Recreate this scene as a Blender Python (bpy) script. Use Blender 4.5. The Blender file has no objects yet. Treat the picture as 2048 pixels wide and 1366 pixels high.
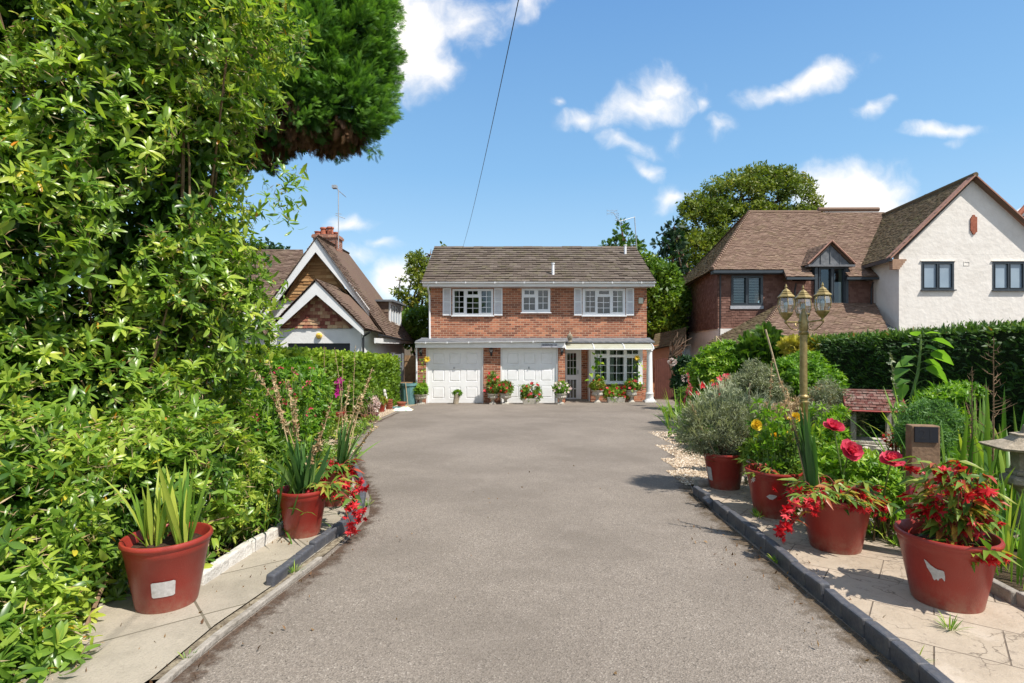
import bpy, math, random
import numpy as np
from mathutils import Vector, Matrix
PI = math.pi
# ------------------------------------------------------------------ camera, sky, sun, exposure
scn = bpy.context.scene
COL = scn.collection
EYE, F, HX, HY = 1.5, 1080.0, 1024.0, 690.0
cam = bpy.data.cameras.new("camera"); camo = bpy.data.objects.new("camera", cam); COL.objects.link(camo)
camo.location = (0, 0, EYE); camo.rotation_euler = (PI/2, 0, 0)
cam.sensor_width = 36.0; cam.lens = F*36.0/2048.0; cam.shift_y = 7.0/2048.0
cam.clip_start = 0.05; cam.clip_end = 2000
scn.camera = camo
SUN = Vector((0.55, -0.42, 1.0)).normalized()
sl = bpy.data.lights.new("sun", 'SUN'); sl.energy = 5.0; sl.angle = math.radians(0.53); sl.color = (1.0, 0.945, 0.87)
so = bpy.data.objects.new("sun", sl); COL.objects.link(so)
so.rotation_euler = (-SUN).to_track_quat('-Z', 'Y').to_euler(); so.location = (8, -8, 20)
scn.view_settings.view_transform = 'Standard'; scn.view_settings.look = 'None'
scn.view_settings.exposure = 0.43; scn.view_settings.gamma = 1.0
scn.cycles.max_bounces = 8; scn.cycles.transparent_max_bounces = 12; scn.cycles.sample_clamp_indirect = 6.0

W = bpy.data.worlds.new("World"); scn.world = W; W.use_nodes = True
def world():
    nt = W.node_tree; N = nt.nodes; L = nt.links; N.clear()
    out = N.new('ShaderNodeOutputWorld'); bg = N.new('ShaderNodeBackground')
    sky = N.new('ShaderNodeTexSky'); sky.sky_type = 'NISHITA'; sky.sun_disc = False
    sky.sun_elevation = math.asin(SUN.z); sky.sun_rotation = math.atan2(SUN.x, SUN.y)
    sky.air_density = 1.0; sky.dust_density = 0.25; sky.ozone_density = 2.0; sky.altitude = 0
    tc = N.new('ShaderNodeTexCoord'); sep = N.new('ShaderNodeSeparateXYZ'); L.new(tc.outputs['Generated'], sep.inputs[0])
    def m(op, a, b=None, c=None, clamp=False):
        n = N.new('ShaderNodeMath'); n.operation = op; n.use_clamp = clamp
        for i, v in enumerate((a, b, c)):
            if v is None: continue
            if isinstance(v, (int, float)): n.inputs[i].default_value = v
            else: L.new(v, n.inputs[i])
        return n.outputs[0]
    yy = m('MAXIMUM', sep.outputs[1], 0.02)
    px = m('DIVIDE', sep.outputs[0], yy); pz = m('DIVIDE', sep.outputs[2], yy)
    cmb = N.new('ShaderNodeCombineXYZ'); L.new(px, cmb.inputs[0]); L.new(pz, cmb.inputs[1])
    # wobble
    nz = N.new('ShaderNodeTexNoise'); nz.inputs['Scale'].default_value = 9; nz.inputs['Detail'].default_value = 3
    L.new(cmb.outputs[0], nz.inputs['Vector'])
    sub = N.new('ShaderNodeVectorMath'); sub.operation = 'SUBTRACT'; L.new(nz.outputs['Color'], sub.inputs[0]); sub.inputs[1].default_value = (.5, .5, .5)
    sc = N.new('ShaderNodeVectorMath'); sc.operation = 'SCALE'; L.new(sub.outputs[0], sc.inputs[0]); sc.inputs['Scale'].default_value = 0.085
    add = N.new('ShaderNodeVectorMath'); add.operation = 'ADD'; L.new(cmb.outputs[0], add.inputs[0]); L.new(sc.outputs[0], add.inputs[1])
    blobs = [ # px, py, rx, ry, rot(deg), strength
        (800,60,105,115,0,1.35),(860,130,60,52,0,.9),(930,50,90,55,25,.75),(1035,10,85,32,0,.65),
        (1290,205,120,38,12,.85),(1165,235,60,22,15,.7),(1330,170,60,45,0,.9),(1240,280,70,20,-30,.5),(1290,345,40,14,-40,.5),
        (1640,160,110,34,20,.85),(1560,190,75,28,5,.8),(1735,222,45,20,12,.6),(1440,265,34,28,30,.5),(1345,275,28,34,0,.42),(1415,207,26,18,0,.5),
        (1885,265,80,17,0,.85),(1890,290,35,10,10,.4),(1710,385,110,60,0,1.25),(1650,400,80,45,0,1.1),(1770,405,60,35,0,1.0),(1345,405,48,26,0,.75),(1300,350,22,16,0,.5),
        (705,442,55,22,0,.8),(775,492,34,18,0,.65),(790,560,75,38,10,.9),(725,520,50,28,0,.6),(1115,205,18,14,0,.5),(690,350,30,12,0,.0),
        (2400,300,260,90,0,1.0),(-300,200,300,120,0,1.0)]
    acc = None
    for (bx, by, rx, ry, rot, st) in blobs:
        if st <= 0: continue
        mp = N.new('ShaderNodeMapping'); mp.vector_type = 'TEXTURE'
        mp.inputs['Location'].default_value = ((bx-HX)/F, (HY-by)/F, 0)
        mp.inputs['Rotation'].default_value = (0, 0, math.radians(rot))
        mp.inputs['Scale'].default_value = (1.45*rx/F, 1.45*ry/F, 1)
        L.new(add.outputs[0], mp.inputs['Vector'])
        ln = N.new('ShaderNodeVectorMath'); ln.operation = 'LENGTH'; L.new(mp.outputs[0], ln.inputs[0])
        v = m('MULTIPLY', m('SUBTRACT', 1.0, ln.outputs['Value'], clamp=True), st)
        acc = v if acc is None else m('MAXIMUM', acc, v)
    n2 = N.new('ShaderNodeTexNoise'); n2.inputs['Scale'].default_value = 13; n2.inputs['Detail'].default_value = 9; n2.inputs['Roughness'].default_value = .62
    L.new(add.outputs[0], n2.inputs['Vector'])
    d = m('ADD', acc, m('MULTIPLY', m('SUBTRACT', n2.outputs['Fac'], .5), 1.15))
    gate = m('MULTIPLY', acc, 6.0, clamp=True)
    mr = N.new('ShaderNodeMapRange'); mr.interpolation_type = 'SMOOTHSTEP'
    mr.inputs['From Min'].default_value = .10; mr.inputs['From Max'].default_value = .95; L.new(d, mr.inputs['Value'])
    front = m('GREATER_THAN', sep.outputs[1], 0.05)
    dens0 = m('MULTIPLY', m('MULTIPLY', mr.outputs[0], gate), front)
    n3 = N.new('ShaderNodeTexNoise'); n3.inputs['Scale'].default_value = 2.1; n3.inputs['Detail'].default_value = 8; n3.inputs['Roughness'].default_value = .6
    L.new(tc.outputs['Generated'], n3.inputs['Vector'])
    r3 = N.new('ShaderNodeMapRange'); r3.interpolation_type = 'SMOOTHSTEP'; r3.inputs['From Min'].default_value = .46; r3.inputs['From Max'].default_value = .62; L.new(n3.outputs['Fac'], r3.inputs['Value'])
    rear_fill = m('MAXIMUM', m('MULTIPLY', m('SUBTRACT', 0.0, sep.outputs[1]), 4.0, clamp=True), m('MULTIPLY', m('SUBTRACT', sep.outputs[2], .66), 6.0, clamp=True))  # bright clouds added behind and overhead, out of view, as fill light
    dens = m('MAXIMUM', dens0, m('MULTIPLY', rear_fill, r3.outputs[0]))
    tint = N.new('ShaderNodeMix'); tint.data_type = 'RGBA'; tint.blend_type = 'MULTIPLY'; tint.inputs['Factor'].default_value = 1
    el = N.new('ShaderNodeValToRGB'); L.new(sep.outputs[2], el.inputs[0])
    stops = [(0.0, (.50, .68, .80)), (.12, (.37, .60, .80)), (.3, (.215, .45, .735)), (.55, (.125, .31, .63)), (1.0, (.07, .18, .42))]
    while len(el.color_ramp.elements) < len(stops): el.color_ramp.elements.new(.5)
    for e_, (p_, c_) in zip(el.color_ramp.elements, stops): e_.position = p_; e_.color = (*c_, 1)
    bs = N.new('ShaderNodeVectorMath'); bs.operation = 'SCALE'; bs.inputs['Scale'].default_value = 6.4; L.new(el.outputs[0], bs.inputs[0])
    m2 = N.new('ShaderNodeMix'); m2.data_type = 'RGBA'; m2.inputs['Factor'].default_value = .8; L.new(sky.outputs[0], m2.inputs['A']); L.new(bs.outputs[0], m2.inputs['B'])
    L.new(m2.outputs['Result'], tint.inputs['A']); tint.inputs['B'].default_value = (1.0, 1.0, 1.0, 1)
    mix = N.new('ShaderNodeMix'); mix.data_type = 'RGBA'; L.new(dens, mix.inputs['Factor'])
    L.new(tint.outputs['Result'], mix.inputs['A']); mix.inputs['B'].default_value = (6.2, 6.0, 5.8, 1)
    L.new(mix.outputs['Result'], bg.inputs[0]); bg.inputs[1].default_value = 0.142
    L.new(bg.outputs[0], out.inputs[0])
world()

# ------------------------------------------------------------------ helpers
def gz(Y): return -0.036*min(Y, 20.8)
def P(px, py, Y): return Vector(((px-HX)*Y/F, Y, EYE-(py-HY)*Y/F))
def X(px, Y): return (px-HX)*Y/F
def Z(py, Y): return EYE-(py-HY)*Y/F
def G(px, py):
    Y = F*EYE/(py-HY-0.036*F)
    if Y > 20.8: Y = F*(EYE+.7488)/(py-HY)
    return Vector(((px-HX)*Y/F, Y, gz(Y)))

class Mat:
    def __init__(s, name):
        s.m = bpy.data.materials.new(name); s.m.use_nodes = True
        s.N = s.m.node_tree.nodes; s.L = s.m.node_tree.links
        s.b = s.N['Principled BSDF']; s.out = s.N['Material Output']; s.co = None
    def new(s, t, **kw):
        n = s.N.new(t)
        for k, v in kw.items(): setattr(n, k, v)
        return n
    def coord(s, kind='Object'):
        return s.new('ShaderNodeTexCoord').outputs[kind]
    def noise(s, scale, detail=4, rough=.55, vec=None):
        n = s.new('ShaderNodeTexNoise'); n.inputs['Scale'].default_value = scale
        n.inputs['Detail'].default_value = detail; n.inputs['Roughness'].default_value = rough
        s.L.new(vec if vec is not None else s.coord(), n.inputs['Vector']); return n.outputs['Fac']
    def ramp(s, fac, stops, interp='LINEAR'):
        r = s.new('ShaderNodeValToRGB'); cr = r.color_ramp; cr.interpolation = interp
        while len(cr.elements) < len(stops): cr.elements.new(.5)
        for e, (p, c) in zip(cr.elements, stops):
            e.position = p; e.color = (c, c, c, 1) if isinstance(c, (int, float)) else (*c, 1)
        s.L.new(fac, r.inputs[0]); return r.outputs[0]
    def mix(s, fac, a, b, mode='MIX'):
        n = s.new('ShaderNodeMix', data_type='RGBA', blend_type=mode)
        for k, v in (('Factor', fac), ('A', a), ('B', b)):
            if isinstance(v, (int, float)) and k == 'Factor': n.inputs[k].default_value = v
            elif isinstance(v, (tuple, list)): n.inputs[k].default_value = (*v, 1)
            else: s.L.new(v, n.inputs[k])
        return n.outputs['Result']
    def math(s, op, a, b=0.0, clamp=False):
        n = s.new('ShaderNodeMath', operation=op, use_clamp=clamp)
        for i, v in enumerate((a, b)):
            if isinstance(v, (int, float)): n.inputs[i].default_value = v
            else: s.L.new(v, n.inputs[i])
        return n.outputs[0]
    def attr(s, name='rnd'):
        return s.new('ShaderNodeAttribute', attribute_name=name).outputs['Fac']
    def base(s, c, rough=.6, spec=.5, metal=0):
        if isinstance(c, tuple): s.b.inputs['Base Color'].default_value = (*c, 1)
        else: s.L.new(c, s.b.inputs['Base Color'])
        if isinstance(rough, (int, float)): s.b.inputs['Roughness'].default_value = rough
        else: s.L.new(rough, s.b.inputs['Roughness'])
        s.b.inputs['Specular IOR Level'].default_value = spec*.9; s.b.inputs['Metallic'].default_value = metal
        return s
    def bump(s, h, dist=.01, strength=.6):
        n = s.new('ShaderNodeBump'); n.inputs['Distance'].default_value = dist; n.inputs['Strength'].default_value = strength
        s.L.new(h, n.inputs['Height']); s.L.new(n.outputs[0], s.b.inputs['Normal']); return s
    def translucent(s, col, fac=.3):
        t = s.new('ShaderNodeBsdfTranslucent'); s.L.new(col, t.inputs[0]) if not isinstance(col, tuple) else setattr(t.inputs[0], 'default_value', (*col, 1))
        mx = s.new('ShaderNodeMixShader'); mx.inputs[0].default_value = fac
        s.L.new(s.b.outputs[0], mx.inputs[1]); s.L.new(t.outputs[0], mx.inputs[2]); s.L.new(mx.outputs[0], s.out.inputs[0]); return s

def simple(name, c1, c2=None, scale=8, rough=.6, spec=.4, bump=0, bscale=None, metal=0, dirt=None):
    M = Mat(name)
    if c2 is None: c2 = tuple(v*.8 for v in c1)
    f = M.noise(scale, 5, .6)
    col = M.ramp(f, [(.3, c2), (.7, c1)])
    if dirt: 
        col = M.mix(M.ramp(M.noise(scale*.35+1.3, 6, .7), [(.48, 0.0), (.72, dirt[1])]), col, dirt[0])
    M.base(col, rough, spec, metal)
    if bump: M.bump(M.noise(bscale or scale*6, 4), bump)
    return M.m

def leafmat(name, stops, rough=.45, trans=.3, spec=.4, tmul=(1.5, 1.6, .7)):
    M = Mat(name); c = M.ramp(M.attr(), stops)
    c = M.mix(M.math('MULTIPLY', M.noise(14, 2), .55), c, M.mix(1.0, c, (.62, .74, .55), 'MULTIPLY'))
    M.base(c, rough, spec); M.translucent(M.mix(1.0, c, tmul, 'MULTIPLY'), trans); return M.m

# ---- materials
def brick_mat(name, c1, c2, mortar, bw=.25, rh=.088, swap=False):
    M = Mat(name); sep = M.new('ShaderNodeSeparateXYZ'); M.L.new(M.coord(), sep.inputs[0])
    u = M.math('ADD', sep.outputs[0], sep.outputs[1]); cb = M.new('ShaderNodeCombineXYZ')
    M.L.new(u, cb.inputs[0]); M.L.new(sep.outputs[2], cb.inputs[1])
    bt = M.new('ShaderNodeTexBrick'); M.L.new(cb.outputs[0], bt.inputs['Vector'])
    bt.inputs['Scale'].default_value = 1; bt.inputs['Brick Width'].default_value = bw; bt.inputs['Row Height'].default_value = rh
    bt.inputs['Mortar Size'].default_value = .009; bt.inputs['Mortar Smooth'].default_value = .15; bt.inputs['Bias'].default_value = .0
    bt.inputs['Color1'].default_value = (0, 0, 0, 1); bt.inputs['Color2'].default_value = (1, 1, 1, 1); bt.inputs['Mortar'].default_value = (.5, .5, .5, 1)
    col = M.ramp(bt.outputs['Color'], [(0, c1), (.3, tuple(a*.55+b*.45 for a, b in zip(c1, c2))), (.65, c2), (.9, tuple(v*1.35 for v in c2)), (1, (c2[0]*1.6, c2[1]*2.0, c2[2]*2.0))])
    col = M.mix(M.math('MULTIPLY', M.noise(30, 5, .7), .5), col, (.30, .15, .09))
    col = M.mix(bt.outputs['Fac'], col, mortar)
    col = M.mix(M.ramp(M.noise(.9, 5, .6), [(.42, 0.0), (.75, .28)]), col, (.17, .09, .06))
    M.base(col, .85, .2); h = M.math('SUBTRACT', M.math('MULTIPLY', M.noise(60, 3), .35), bt.outputs['Fac'])
    M.bump(h, .006, .8); return M.m
def tile_mat(name, stops, moss=(.16, .15, .07), mossamt=.6, ns=3.0, flat=0):
    M = Mat(name); c = M.ramp(M.attr(), stops)
    if flat: c = M.mix(flat, c, stops[1][1])
    c = M.mix(M.math('MULTIPLY', M.noise(45, 4, .7), .55), c, tuple(v*.42 for v in stops[1][1]))
    c = M.mix(M.ramp(M.noise(ns, 7, .72), [(.5, 0.0), (.68, mossamt)]), c, moss)
    c = M.mix(M.ramp(M.noise(26, 5, .8), [(.62, 0.0), (.7, mossamt)]), c, tuple(min(1, v*2.4) for v in stops[-1][1]))
    M.base(c, .9, .15); M.bump(M.noise(70, 3), .006); return M.m

m_brick = brick_mat('orange_brick', (.16, .042, .028), (.42, .148, .080), (.52, .38, .27))
m_brick2 = brick_mat('chimney_brick', (.20, .06, .04), (.36, .13, .08), (.40, .32, .26), .22, .075)
m_rooftile = tile_mat('concrete_roof_tile', [(0, (.10, .076, .060)), (.45, (.145, .115, .093)), (.8, (.18, .145, .12)), (1, (.23, .195, .16))], (.13, .12, .06), .7, flat=.45)
m_cottagetile = tile_mat('clay_roof_tile_old', [(0, (.09, .060, .045)), (.5, (.165, .110, .083)), (.8, (.22, .155, .12)), (1, (.28, .21, .16))], (.15, .13, .07), .55, flat=.5)
m_claytile = tile_mat('clay_roof_tile', [(0, (.14, .088, .062)), (.5, (.235, .155, .115)), (.8, (.30, .205, .155)), (1, (.37, .28, .20))], (.19, .15, .08), .5, flat=.55)
m_mosstile = tile_mat('mossy_roof_tile', [(0, (.10, .075, .045)), (.5, (.17, .125, .075)), (.8, (.22, .165, .10)), (1, (.28, .22, .15))], (.15, .145, .06), .7, flat=.5)
m_hung = tile_mat('tile_hanging', [(0, (.12, .060, .045)), (.5, (.205, .108, .082)), (.85, (.26, .145, .112)), (1, (.32, .19, .15))], (.17, .095, .07), .3, flat=.3)
m_hungmulti = tile_mat('tile_hanging_patchwork', [(0, (.20, .050, .040)), (.35, (.38, .15, .10)), (.6, (.52, .29, .17)), (1, (.72, .52, .30))], (.35, .18, .10), .2)
m_cedar = tile_mat('golden_timber_shingle', [(0, (.30, .15, .06)), (.5, (.44, .24, .10)), (1, (.58, .36, .17))], (.22, .12, .06), .5)
m_white = simple('white_paint', (.80, .80, .79), (.72, .72, .70), 3, .45, .5)
m_upvc = simple('white_upvc', (.82, .83, .84), (.77, .78, .79), 2, .3, .5)
m_garage = simple('white_garage_steel', (.86, .86, .86), (.81, .81, .80), 4, .4, .5, dirt=((.55, .53, .48), .25))
m_render = simple('cream_render', (.80, .755, .69), (.74, .69, .625), 2.5, .9, .1, .03, 5, dirt=((.55, .50, .44), .35))
m_render2 = simple('white_render', (.80, .79, .76), (.73, .72, .69), 3, .9, .1, .012, 14)
m_orangewall = simple('orange_render', (.55, .26, .14), (.45, .20, .11), 3, .9, .1, .01)
m_lead = simple('lead_sheet', (.17, .18, .19), (.10, .105, .115), 6, .6, .4, .02, 9, dirt=((.30, .30, .29), .5))
m_slate = simple('anthracite_frame', (.045, .058, .068), (.035, .045, .055), 5, .4, .5)
m_blackp = simple('black_plastic', (.02, .021, .023), (.014, .014, .016), 5, .4, .5)
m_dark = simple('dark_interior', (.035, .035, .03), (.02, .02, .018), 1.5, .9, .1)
m_stone = simple('weathered_stone', (.44, .37, .28), (.24, .20, .145), 20, .9, .1, .02, 60, dirt=((.12, .11, .07), .7))
m_stone2 = simple('pale_stone', (.58, .54, .47), (.38, .35, .29), 14, .9, .1, .02, 50, dirt=((.20, .18, .13), .5))
m_gold = Mat('antique_gold_metal'); m_gold.base(m_gold.ramp(m_gold.noise(25, 5), [(.3, (.24, .17, .065)), (.7, (.40, .31, .13))]), .42, .5, .55); m_gold = m_gold.m
m_potred = Mat('terracotta_plastic')
m_potred.base(m_potred.mix(m_potred.ramp(m_potred.noise(5, 7, .75), [(.55, 0.0), (.8, .25)]), m_potred.ramp(m_potred.noise(2.5, 3), [(.3, (.22, .018, .012)), (.7, (.31, .027, .017))]), (.32, .10, .075)), m_potred.ramp(m_potred.noise(9, 4), [(.3, .28), (.7, .5)]), .5)
gs_ = m_potred.new('ShaderNodeSeparateXYZ'); m_potred.L.new(m_potred.coord('Generated'), gs_.inputs[0])
_col = m_potred.b.inputs['Base Color'].links[0].from_socket
_dm = m_potred.math('MULTIPLY', m_potred.ramp(gs_.outputs[2], [(0, 1.0), (.10, .55), (.38, 0.0)]), m_potred.ramp(m_potred.noise(16, 7, .75), [(.38, .15), (.62, .9)]))
_c2 = m_potred.mix(_dm, _col, (.30, .19, .13)); _c2 = m_potred.mix(m_potred.ramp(m_potred.noise(38, 8, .85), [(.60, 0.0), (.68, .45)]), _c2, (.42, .20, .16)); _oi = m_potred.new('ShaderNodeObjectInfo'); _c2 = m_potred.mix(m_potred.math('MULTIPLY', _oi.outputs['Random'], .22), _c2, (.33, .07, .05)); m_potred.L.new(_c2, m_potred.b.inputs['Base Color'])
m_potred.bump(m_potred.noise(120, 2), .0015); m_potred = m_potred.m
m_sticker = simple('worn_grey_sticker', (.52, .50, .48), (.36, .34, .32), 45, .6, .3)
m_soil = simple('compost', (.085, .055, .036), (.03, .02, .013), 40, .95, .05, .03, 90)
m_mortar = simple('crumbling_mortar', (.36, .31, .22), (.13, .10, .07), 26, .95, .05, .02, 60, dirt=((.07, .05, .035), .8))
m_bark = simple('bark', (.20, .13, .085), (.08, .055, .04), 18, .9, .1, .02, 40)
m_twig = simple('twig', (.27, .18, .11), (.13, .085, .05), 25, .85, .1)
m_cane = simple('bamboo_cane', (.55, .43, .27), (.40, .30, .18), 12, .6, .3)
m_wood = simple('weathered_timber', (.27, .175, .11), (.15, .095, .06), 9, .85, .1, .01, 30)
m_fence = simple('brown_timber', (.34, .22, .12), (.22, .14, .08), 8, .85, .1, .01, 30)
m_fencegrey = simple('grey_timber', (.26, .28, .29), (.18, .19, .2), 8, .85, .1, .01)
m_gate = simple('red_brown_gate', (.14, .055, .04), (.10, .040, .03), 6, .7, .2)
m_water = simple('blue_green_plastic', (.13, .27, .28), (.09, .20, .21), 6, .5, .4)
m_edge = simple('blue_edging_brick', (.088, .092, .105), (.055, .058, .068), 22, .55, .4, .006, 60, dirt=((.26, .22, .17), .35))
m_conc = simple('concrete_edging', (.40, .36, .31), (.24, .215, .18), 16, .9, .1, .012, 50, dirt=((.13, .11, .08), .6))
m_whitestone = simple('whitewashed_stone', (.66, .63, .57), (.46, .43, .38), 12, .9, .1, .02, 40)
m_blind = simple('cream_fabric', (.82, .82, .70), (.66, .66, .54), 3, .8, .1)
m_yellow = simple('yellow_plastic', (.80, .56, .10), (.72, .48, .07), 4, .4, .5)
m_ink = simple('dark_lettering', (.03, .03, .035), None, 4, .5, .3)
m_faint = simple('faint_lettering', (.026, .026, .030), None, 4, .5, .3)
m_plaque = simple('slate_plaque', (.016, .018, .024), (.012, .013, .018), 12, .5, .4)
m_terracotta = simple('terracotta', (.42, .15, .09), (.28, .09, .055), 12, .8, .2)
m_galv = simple('galvanised_metal', (.42, .44, .46), (.32, .34, .36), 8, .5, .5, metal=.3)
m_bulb = simple('white_bulb', (.75, .75, .72), None, 4, .3, .5)
g = Mat('window_glass')
tr = g.new('ShaderNodeBsdfTransparent'); tr.inputs[0].default_value = (.62, .70, .68, 1)
gl = g.new('ShaderNodeBsdfGlossy'); gl.inputs['Roughness'].default_value = .02; gl.inputs[0].default_value = (.9, .95, 1, 1)
fr = g.new('ShaderNodeFresnel'); fr.inputs[0].default_value = 1.75
mx = g.new('ShaderNodeMixShader'); g.L.new(g.math('ADD', g.math('MULTIPLY', fr.outputs[0], .85), .03, True), mx.inputs[0]); g.L.new(tr.outputs[0], mx.inputs[1]); g.L.new(gl.outputs[0], mx.inputs[2]); g.L.new(mx.outputs[0], g.out.inputs[0])
m_glass = g.m
g = Mat('sky_painted_glass')
g.base(g.ramp(g.noise(.8, 2), [(.3, (.20, .27, .34)), (.7, (.36, .44, .50))]), .06, .8); m_skyglass = g.m  # sky reflection put into the pane colour as blue-grey tones
g = Mat('lantern_glass')
tr = g.new('ShaderNodeBsdfTransparent'); tr.inputs[0].default_value = (.88, .92, .92, 1)
gl = g.new('ShaderNodeBsdfGlossy'); gl.inputs['Roughness'].default_value = .04
lw = g.new('ShaderNodeLayerWeight'); lw.inputs[0].default_value = .35
mx = g.new('ShaderNodeMixShader'); g.L.new(g.math('ADD', lw.outputs['Facing'], .10, True), mx.inputs[0]); g.L.new(tr.outputs[0], mx.inputs[1]); g.L.new(gl.outputs[0], mx.inputs[2]); g.L.new(mx.outputs[0], g.out.inputs[0])
m_lglass = g.m
g = Mat('cream_polycarbonate'); g.base(g.ramp(g.noise(3, 4), [(.3, (.52, .51, .38)), (.7, (.62, .62, .50))]), .35, .5); g.translucent((.6, .6, .48), .35); m_poly = g.m

# ---- ground materials
def asphalt():
    M = Mat('worn_asphalt'); co = M.coord()
    v = M.new('ShaderNodeTexVoronoi'); v.inputs['Scale'].default_value = 105; M.L.new(co, v.inputs['Vector'])
    v2 = M.new('ShaderNodeTexVoronoi'); v2.inputs['Scale'].default_value = 210; M.L.new(co, v2.inputs['Vector'])
    sepc = M.new('ShaderNodeSeparateColor'); M.L.new(v.outputs['Color'], sepc.inputs[0])
    sepd = M.new('ShaderNodeSeparateColor'); M.L.new(v2.outputs['Color'], sepd.inputs[0])
    c = M.ramp(sepc.outputs[0], [(0, (.07, .060, .05)), (.10, (.175, .149, .121)), (.5, (.236, .200, .163)), (.92, (.285, .242, .198)), (1, (.45, .40, .34))])
    c = M.mix(.45, c, M.ramp(sepd.outputs[1], [(0, (.07, .06, .05)), (.25, (.20, .172, .143)), (.8, (.28, .238, .20)), (1, (.44, .39, .33))]))
    c = M.mix(M.ramp(M.noise(.6, 7, .65), [(.38, 0.0), (.62, .55)]), c, (.14, .118, .096))
    c = M.mix(M.ramp(M.noise(2.3, 6, .7), [(.55, 0.0), (.75, .3)]), c, (.33, .285, .24))
    c = M.mix(M.ramp(M.noise(150, 3, .7), [(.60, 0.0), (.68, .7)]), c, (.05, .042, .034)); c = M.mix(M.ramp(M.noise(33, 4, .8), [(.66, 0.0), (.74, .5)]), c, (.12, .095, .065))
    M.base(c, .9, .2); M.bump(M.math('ADD', v.outputs['Distance'], M.math('MULTIPLY', M.noise(180, 3), .6)), .005, .7); return M.m
def paving():
    M = Mat('riven_sandstone_paving'); mp = M.new('ShaderNodeMapping'); mp.inputs['Rotation'].default_value = (0, 0, math.radians(38)); M.L.new(M.coord(), mp.inputs[0])
    bt = M.new('ShaderNodeTexBrick'); M.L.new(mp.outputs[0], bt.inputs['Vector']); bt.inputs['Scale'].default_value = 1
    bt.inputs['Brick Width'].default_value = .6; bt.inputs['Row Height'].default_value = .45; bt.inputs['Mortar Size'].default_value = .0045; bt.inputs['Mortar Smooth'].default_value = .4
    bt.inputs['Color1'].default_value = (.38, .315, .235, 1); bt.inputs['Color2'].default_value = (.47, .385, .30, 1); bt.inputs['Mortar'].default_value = (.13, .10, .075, 1)
    c = M.mix(M.ramp(M.noise(5, 8, .72), [(.45, 0.0), (.62, .55)]), bt.outputs['Color'], (.33, .265, .195))
    c = M.mix(M.ramp(M.noise(2.2, 8, .6), [(.56, 0.0), (.64, .7)]), c, (.55, .47, .38))
    c = M.mix(M.ramp(M.noise(11, 8, .85), [(.56, 0.0), (.62, .45)]), c, (.15, .12, .10))
    v = M.new('ShaderNodeTexVoronoi', feature='DISTANCE_TO_EDGE'); v.inputs['Scale'].default_value = 1.7; dm = M.new('ShaderNodeVectorMath', operation='ADD'); nn_ = M.new('ShaderNodeTexNoise'); nn_.inputs['Scale'].default_value = 3; nn_.inputs['Detail'].default_value = 6; M.L.new(M.coord(), nn_.inputs['Vector']); M.L.new(nn_.outputs['Color'], dm.inputs[0]); M.L.new(M.coord(), dm.inputs[1]); M.L.new(dm.outputs[0], v.inputs['Vector'])
    c = M.mix(M.math('MULTIPLY', M.ramp(v.outputs['Distance'], [(0, 1.0), (.016, 0.0)]), M.ramp(M.noise(2.0, 3), [(.36, 0.0), (.5, .85)])), c, (.12, .095, .07)); c = M.mix(M.ramp(M.noise(1.1, 6, .7), [(.5, 0.0), (.66, .5)]), c, (.27, .215, .16))
    M.base(c, .85, .2); M.bump(M.math('SUBTRACT', M.noise(5, 8, .7), M.math('MULTIPLY', bt.outputs['Fac'], .6)), .02, .7); return M.m
def slabs():
    M = Mat('grey_concrete_slabs'); mp = M.new('ShaderNodeMapping'); mp.inputs['Rotation'].default_value = (0, 0, math.radians(-40)); mp.inputs['Location'].default_value = (.25, .1, 0); M.L.new(M.coord(), mp.inputs[0])
    bt = M.new('ShaderNodeTexBrick'); bt.offset = 0; M.L.new(mp.outputs[0], bt.inputs['Vector']); bt.inputs['Scale'].default_value = 1
    bt.inputs['Brick Width'].default_value = .9; bt.inputs['Row Height'].default_value = .62; bt.inputs['Mortar Size'].default_value = .007
    bt.inputs['Color1'].default_value = (.34, .30, .235, 1); bt.inputs['Color2'].default_value = (.40, .35, .275, 1); bt.inputs['Mortar'].default_value = (.15, .13, .09, 1)
    c = M.mix(M.ramp(M.noise(3, 8, .7), [(.42, 0.0), (.66, .6)]), bt.outputs['Color'], (.22, .195, .15))
    c = M.mix(M.ramp(M.noise(90, 4, .7), [(.5, 0.0), (.7, .35)]), c, (.14, .125, .10))
    M.base(c, .9, .15); M.bump(M.math('SUBTRACT', M.noise(60, 5), M.math('MULTIPLY', bt.outputs['Fac'], 1.0)), .006, .7); return M.m
def gravel(): 
    M = Mat('pale_gravel'); v = M.new('ShaderNodeTexVoronoi'); v.inputs['Scale'].default_value = 42; M.L.new(M.coord(), v.inputs['Vector'])
    sc_ = M.new('ShaderNodeSeparateColor'); M.L.new(v.outputs['Color'], sc_.inputs[0])
    c = M.ramp(sc_.outputs[0], [(0, (.22, .15, .09)), (.4, (.42, .32, .21)), (.8, (.56, .45, .32)), (1, (.72, .64, .52))])
    c = M.mix(M.ramp(v.outputs['Distance'], [(.35, 0.0), (.8, .8)]), c, (.12, .09, .06))
    M.base(c, .85, .2); M.bump(M.math('SUBTRACT', 1.0, v.outputs['Distance']), .012, 1.0); return M.m
def earth():
    M = Mat('garden_soil'); c = M.ramp(M.noise(3, 8, .7), [(.3, (.045, .032, .02)), (.55, (.10, .072, .045)), (.75, (.075, .085, .03))])
    c = M.mix(M.ramp(M.noise(60, 4, .8), [(.5, 0.0), (.7, .5)]), c, (.20, .15, .09))
    M.base(c, .95, .1); M.bump(M.noise(35, 6, .7), .03, 1.0); return M.m
m_asph, m_pave, m_slab, m_gravel, m_earth = asphalt(), paving(), slabs(), gravel(), earth()

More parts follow.
